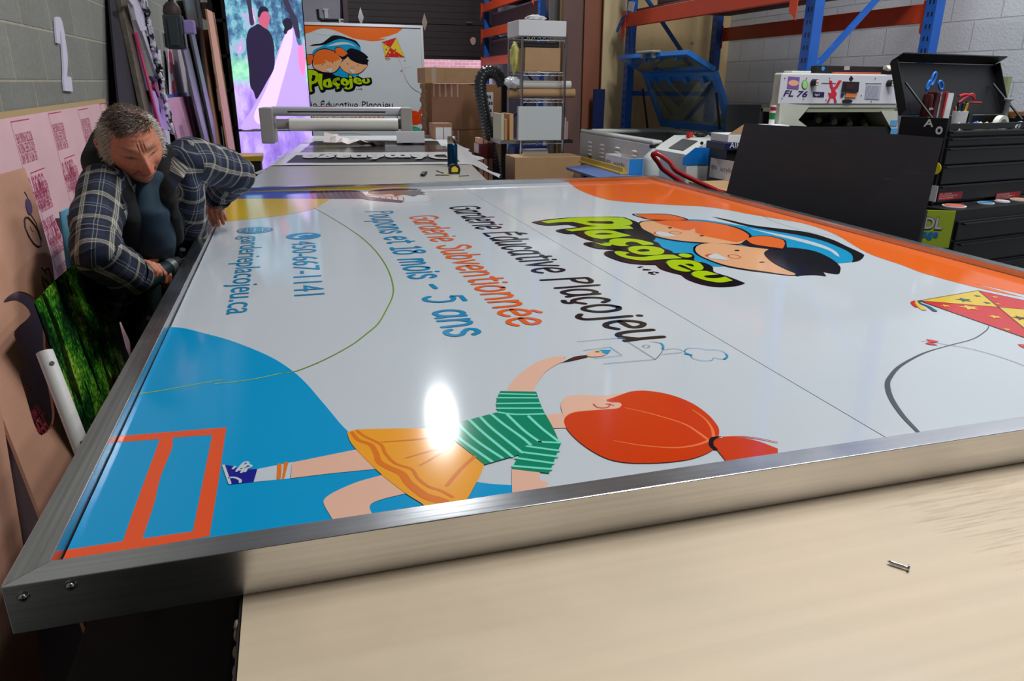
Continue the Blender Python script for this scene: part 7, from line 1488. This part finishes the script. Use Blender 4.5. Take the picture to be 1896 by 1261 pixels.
# ---- body: head, neck, both hands as one skin
tc_ = -(hd_c - V((0, 0, H))).normalized(); cr = ROT @ V((1, 0, 0)); cu2 = ROT @ V((0, 1, 0))
hf = (tc_ * .70 + cr * .44 - cu2 * .56).normalized(); hu = (cu2 * .80 - cr * .22 + tc_ * .62); hu = (hu - hf * hu.dot(hf)).normalized(); hr = hf.cross(hu)   # hr: the man's right is -? (x axis of the head)
HC = PD(245, 268, 2.12)
def hd(x, y, z): return HC + hr * x + hf * y + hu * z
g2 = lambda a, s: math.exp(-(a / s) ** 2)
def sm(a, b, t_): t_ = max(0, min(1, (t_ - a) / (b - a))); return t_ * t_ * (3 - 2 * t_)
def headpt(th, ph):   # th around, ph from crown
    x, y, z = math.sin(ph) * math.sin(th), math.sin(ph) * math.cos(th), math.cos(ph)
    X, Y, Z = x * .077, y * (.094 if y > 0 else .100), z * (.112 if z > 0 else .118)
    lo = sm(.0, -.10, Z); X *= 1 - .30 * lo * (1 - .1 * (y < 0)); Y = Y * (1 - .05 * lo) - (0.02 * lo if y < 0 else 0)
    if y < 0: Y *= 1 - .45 * sm(-.02, -.11, Z)
    else: Y *= 1 + .10 * sm(-.03, -.11, Z) * sm(.3, 1, y)
    X *= 1 - .06 * g2(Z - .035, .03) * max(0, y)
    if y > 0.05:
        fr = sm(.05, .5, y); ax = abs(X); d = 0
        d += .0300 * g2(X, .0095 + max(0, .02 - Z) * .10) * sm(.030, -.026, Z) * sm(-.050, -.030, Z) + .006 * g2(X, .02) * g2(Z + .015, .03)
        d += .0120 * g2(ax - .0145, .0072) * g2(Z + .031, .008)
        d -= .0105 * g2(ax - .031, .017) * g2(Z - .012, .013); d += .0045 * g2(ax - .031, .013) * g2(Z - .009, .0075)
        d -= .0030 * g2(ax - .031, .014) * g2(Z - .007 - .12 * (ax - .031), .0020)
        d += .0080 * g2(ax - .027, .022) * g2(Z - .031, .0075); d -= .005 * g2(ax, .0030) * g2(Z - .036, .013) ; d -= .0035 * g2(ax - .0085, .0018) * g2(Z - .036, .010)
        d += .0070 * g2(ax - .044, .016) * g2(Z + .016, .017); d -= .004 * g2(ax - .048, .012) * g2(Z + .052, .014)
        nl_ = .020 + (-.030 - Z) * .45; d -= .0062 * g2(ax - nl_, .0036) * sm(-.024, -.034, Z) * sm(-.070, -.052, Z)
        for wz in (.050, .062): d -= .0012 * g2(Z - wz - .003 * math.sin(X * 70), .0020) * g2(ax, .045)
        mz = Z + .0555 - .05 * (ax / .03) ** 2 * .06
        d -= .0060 * g2(mz, .0026) * g2(ax, .025); d += .0045 * g2(mz - .0065, .0045) * g2(ax, .018); d += .0055 * g2(mz + .007, .0050) * g2(ax, .017)
        d -= .003 * g2(Z + .073, .005) * g2(ax, .02); d += .0075 * g2(ax, .020) * g2(Z + .092, .014)
        for k in (-1, 0, 1): d -= .0026 * g2(Z - .012 - k * .012 - (ax - .052) * .5 * k, .0018) * g2(ax - .057, .008)
        Y += d * fr
    return X, Y, Z
nth, nph = 200, 150; vs = []; cols = []
for j in range(nph + 1):
    for i in range(nth):
        th = 2 * math.pi * i / nth; th = th - .55 * math.sin(th)   # finer towards the face
        ph = math.pi * (.002 + .996 * j / nph); x, y, z = headpt(th, ph); vs.append((x, y, z)); ax = abs(x); c = mixc(SK, SKR, .35 * g2(ax - .04, .02) * g2(z + .02, .025) + .55 * g2(x, .016) * g2(z + .024, .02) + .25 * sm(.03, .08, z) + .15)
        if y > 0:
            c = mixc(c, lin((52, 26, 22)), .95 * g2(ax - .031, .0145) * g2(z - .0075 - .12 * (ax - .031), .0030)); c = mixc(c, lin((140, 62, 50)), .6 * g2(ax - (.020 + (-.030 - z) * .45), .004) * sm(-.024, -.034, z) * sm(-.070, -.052, z)); c = mixc(c, lin((130, 60, 50)), .6 * g2(ax - .008, .003) * g2(z - .038, .012)); c = mixc(c, lin((96, 66, 52)), .7 * g2(ax - .030, .018) * g2(z - .034 - .1 * (ax - .03), .0042))  # shade of smile folds and frown lines painted into tint; brows are hair
            mz = z + .0555 - .003 * (ax / .03) ** 2; c = mixc(c, lin((150, 74, 66)), .55 * g2(mz, .008) * g2(ax, .024)); c = mixc(c, lin((60, 26, 24)), .8 * g2(mz, .0016) * g2(ax, .023))
            c = mixc(c, lin((150, 112, 94)), .35 * sm(-.035, -.06, z) * (1 - g2(mz, .012)))
        cols.append(c)
mbh = MB(); mbh.add([hd(*p) for p in vs], [(j * nth + i, (j + 1) * nth + i, (j + 1) * nth + (i + 1) % nth, j * nth + (i + 1) % nth) for j in range(nph) for i in range(nth)], True)
for s_ in (-1, 1):   # ears
    P = [(.074, -.008, .018), (.082, -.020, .026), (.086, -.030, .018), (.084, -.030, -.002), (.078, -.020, -.020), (.073, -.008, -.030)]
    mbh.tube(smooth3([hd(s_ * x, y, z) for x, y, z in P], 4), .0055, 8); mbh.ball(hd(s_ * .076, -.014, .0), (.006, .016, .024), 10, Matrix((hr, hf, hu)).transposed())
    cols += [mixc(SK, SKR, .7)] * (len(mbh.v) - len(cols))
mbn = MB(); capsule(mbn, [hd(0, -.03, -.05), nk - fv * .01 + tv2 * .01], [.048, .055]); nkm, _ = blend(mbn, .008, 3)
mbh.add(nkm.v, nkm.f, True); cols += [mixc(SK, SKR, .4)] * (len(mbh.v) - len(cols))
# left hand, pressed on the rail with the fingers over its inner edge
mb = MB()
kn = [PZ(386, 399, 1.056), PZ(397, 397, 1.060), PZ(406, 395, 1.058), PZ(413, 393, 1.052)]
pp_ = [PZ(391, 408, 1.050), PZ(403, 410, 1.050), PZ(413, 409, 1.046), PZ(419, 406, 1.040)]
tp = [PZ(396, 417, 1.031), PZ(408, 425, 1.020), PZ(417, 423, 1.018), PZ(422, 418, 1.018)]
wr = Lw + V((0, 0, -.005))
def reach(a, b, L0): d_ = b - a; return a + d_.normalized() * min(d_.length, L0) if d_.length > L0 else b
for k in range(4):
    a = kn[k]; b = a + (pp_[k] - a).normalized() * (.042, .046, .043, .034)[k]; e = b + (tp[k] - b).normalized() * (.040, .044, .042, .034)[k]; e.z = max(e.z, 1.0095 if e.x > -.298 else 1.029)
    mid = b.lerp(e, .55) + V((0, 0, .004)); capsule(mb, [a, b, mid, e], [.0105, .0092, .0084, .0074], 12)
    capsule(mb, [wr, a], [.021, .0125], 14)
capsule(mb, [wr + V((-.005, 0, 0)), (kn[0] + kn[3]) / 2 * .5 + wr * .5], [.026, .026]); capsule(mb, [Le.lerp(Lw, .7), wr], [.034, .027])
th0 = wr.lerp(kn[0], .35) + V((-.012, 0, -.008)); th1 = PD(369, 400, (kn[0] - V((0, 0, H))).dot(ROT @ V((0, 0, -1)))); th1 = th0 + (th1 - th0).normalized() * .045; th2 = th1 + (PD(373, 414, 2.8) - th1).normalized() * .034
th1.x = min(th1.x, -.345); th2.x = min(th2.x, -.349)
capsule(mb, [th0, th1, th2], [.015, .0115, .0095], 12)
# right hand closed round the drill
G0 = Rw + (Rw - Re).normalized() * .06; drill_a = PD(281, 514, 2.20); tipd = PX(343, 477, -.352); dd = (tipd - drill_a).normalized()
G0 = PD(277, 513, 2.20); sd = dd.cross(V((0, 0, 1))).normalized(); ud = sd.cross(dd)
capsule(mb, [Re.lerp(Rw, .8), Rw, Rw.lerp(G0, .5)], [.034, .028, .028]); capsule(mb, [Rw.lerp(G0, .4), G0 - dd * .02 + ud * .012], [.028, .024])
for k in range(4):
    o_ = G0 + dd * (.012 + k * .019) - dd * .02 + ud * (.018 - k * .012); pts = [o_ + sd * (.030 * math.cos(a_)) + ud * (.034 * math.sin(a_)) for a_ in (1.9, 1.1, .2, -.7, -1.4)]
    capsule(mb, [G0 - dd * .03 + ud * .02, pts[0]], [.015, .011], 12); capsule(mb, pts, [.0108, .0104, .0098, .009, .0078], 12)
capsule(mb, [G0 - dd * .03 + ud * .01, G0 + dd * .02 + ud * .036 - sd * .012, G0 + dd * .058 + ud * .036 - sd * .008], [.016, .0115, .0095], 12)
hm, _ = blend(mb, .0030, 3)
mbh.add(hm.v, hm.f, True)
nails = []
for k in range(4):
    pass
cols += [mixc(SK, SKR, .30 + .5 * noise.noise(p * 30)) for p in hm.v]
n0_ = len(mbh.v); mbh.tube([Lw, Le, Ls, nk, Rs, Re, Rw], [.026, .036, .045, .05, .045, .036, .026], 14); mbh.tube([hd(0, -.03, -.05), nk, pel], [.04, .05, .09], 14); cols += [SK] * (len(mbh.v) - n0_)
body = mbh.build('body', MATS['skin'], man); body['label'] = 'ruddy skin of face and hands'
ca_ = body.data.color_attributes.new('tint', 'FLOAT_COLOR', 'POINT')
for i, c in enumerate(cols): ca_.data[i].color = c
# eyes: narrow dark slits with a glint
for s_ in (-1, 1):
    x, y, z = .031 * s_, 0, .0075; bx_, by_, bz_ = headpt(math.asin(.031 * s_ / .077), math.acos(.0075 / .112)); 
    mb = MB(); c = hd(x, by_ - .0075, z); mb.ball(c, (.0100, .0066, .0032), 14, Matrix((hr, hf, hu)).transposed()); mb.mat(1).ball(hd(x, by_ - .0055, z), (.0046, .0055, .0032), 12, Matrix((hr, hf, hu)).transposed())
    mb.build('eye', [M('eye_white', (150, 132, 122), .2), M('iris', (40, 34, 30), .1)], man)
# hair
random.seed(21); mb = MB(); shell = MB(); nn = 0
def hairy(x, y, z):   # density of hair: sides and back full, crown thin, a worn front tuft
    if z < -.045 and y > -.05: return 0
    side = sm(.040, .060, abs(x)) * sm(.050, .020, y) * sm(-.035, -.01, z)
    back = sm(.0, -.04, y) * sm(-.09, -.05, z)
    top = sm(.062, .074, z) * sm(.078, .050, y); tuft = .0 * g2(x, .022) * g2(y - .062, .02) * sm(.055, .07, z)
    brows = 0
    return max(side, back, top * .9, tuft)
for _ in range(26000):
    th = random.uniform(0, 2 * math.pi); ph = math.acos(random.uniform(-.75, 1)); x, y, z = headpt(th, ph); dns = hairy(x, y, z)
    if random.random() > dns: continue
    if abs(x) > .07 and -.035 < y < -.002 and z < .03 and random.random() < .6: continue
    fr_ = sm(.0, .03, y) * sm(.05, .07, z); nrm = V((x / .077 ** 2, y / .097 ** 2, z / .115 ** 2)).normalized(); grow = V((x * .35, -.35 if z > .05 else -.5, -.62 + .9 * sm(.08, .11, z) * -.2)); grow = grow.lerp(V((.9, .1, -.1)), fr_ * .8); grow = (grow - nrm * grow.dot(nrm)).normalized()
    grow = (grow + V((random.uniform(-.45, .45), random.uniform(-.35, .35), random.uniform(-.35, .35)))).normalized(); L0 = random.uniform(.014, .026) * (1.2 if abs(x) > .055 or y < -.05 else .75)
    p0 = V((x, y, z)) - nrm * .001; p1 = p0 + grow * L0 * .5 + nrm * L0 * .30; p2 = p0 + grow * L0 + nrm * L0 * random.uniform(.05, .40); w_ = grow.cross(nrm).normalized() * random.uniform(.0005, .0009)
    grey = sm(.035, .062, abs(x)) * sm(-.02, .02, y + .03) * 1.0 + .05; mb.mat(1 if random.random() < grey else 0 if random.random() < .8 else 2)
    mb.add([hd(*(p0 - w_)), hd(*(p0 + w_)), hd(*(p1 + w_ * .8)), hd(*(p1 - w_ * .8)), hd(*p2)], [(0, 1, 2, 3), (3, 2, 4)], True)
o = mb.build('hair', [M('hair_brown', (70, 48, 36), .6), M('hair_grey', (178, 168, 154), .55), M('hair_mid', (104, 84, 68), .6)], man); o['label'] = 'thinning brown hair greying at the sides'
# cuffs
for a, b, r_ in ((Le.lerp(Lw, .74), Le.lerp(Lw, .90), .048), (Re.lerp(Rw, .78), Re.lerp(Rw, .96), .050)):
    mb = MB().tube([a, a.lerp(b, .5), b, b - (b - a).normalized() * .002], [r_ * 1.06, r_ * 1.07, r_, r_ * .8], 26, caps=False); o = mb.build('cuff', MATS['plaid_flannel'], jacket); cloth_uv(o, mb, ORG[man.name])
p = PD(417, 381, 2.60); pq = Le.lerp(Lw, .80); dr = (p - pq); dr = (dr - (Lw - Le).normalized() * dr.dot((Lw - Le).normalized())).normalized(); p = pq + dr * .052
MB().cyl(p, p + dr * .003, .0062, n=16).build('cuff_button', M('brass_button', (170, 160, 110), .3, .7), jacket)
MB().tube([Le.lerp(Lw, .86), Le.lerp(Lw, .955)], [.040, .037], 22).build('inner_cuff', M('cuff_blue', (34, 52, 66), .85), man)
# drill
t = thing('cordless_drill', 'dark cordless drill with a silver ring, held against the left rail', 'drill', V((drill_a.x, drill_a.y, drill_a.z - .1)))
DG = M('drill_green', (22, 40, 40), .4); a = drill_a - dd * .05
L_all = (tipd - a).length
MB().tube([a, a + dd * .012, a + dd * .10, a + dd * .125], [.022, .029, .029, .025], 22).build('drill_body', DG, t)
MB().tube([a + dd * .126, a + dd * .150], [.0265, .0255], 22).build('silver_ring', M('ring_silver', (170, 172, 172), .3, .8), t)
MB().tube([a + dd * .151, a + dd * .165, a + dd * .185, a + dd * .19], [.021, .022, .018, .012], 20).build('chuck', MATS['matte_black'], t)
MB().cyl(a + dd * .19, tipd, .0032, n=10).build('drill_bit', MATS['steel'], t)
MB().tube([a + dd * .05 - ud * .02, a + dd * .03 - ud * .11], [.021, .019], 16).build('grip', DG, t); MB().box(a + dd * .03 - ud * .135, (.055, .09, .045)).build('battery_pack', MATS['matte_black'], t, .006)
MB().obox(a + dd * .02 + ud * .02 - sd * .014, dd * .07, sd * .028, ud * .012).build('top_cap', M('drill_teal', (20, 74, 78), .4), t, .004)
mb = MB(); e = tipd + V((-.008, -.004, .010)); mb.cyl(e, e + V((.006, -.010, .02)), .009, n=14); solo(mb, 'hex_nut_socket', MATS['steel'], 'small silver socket piece at the tip of the drill bit', 'socket')
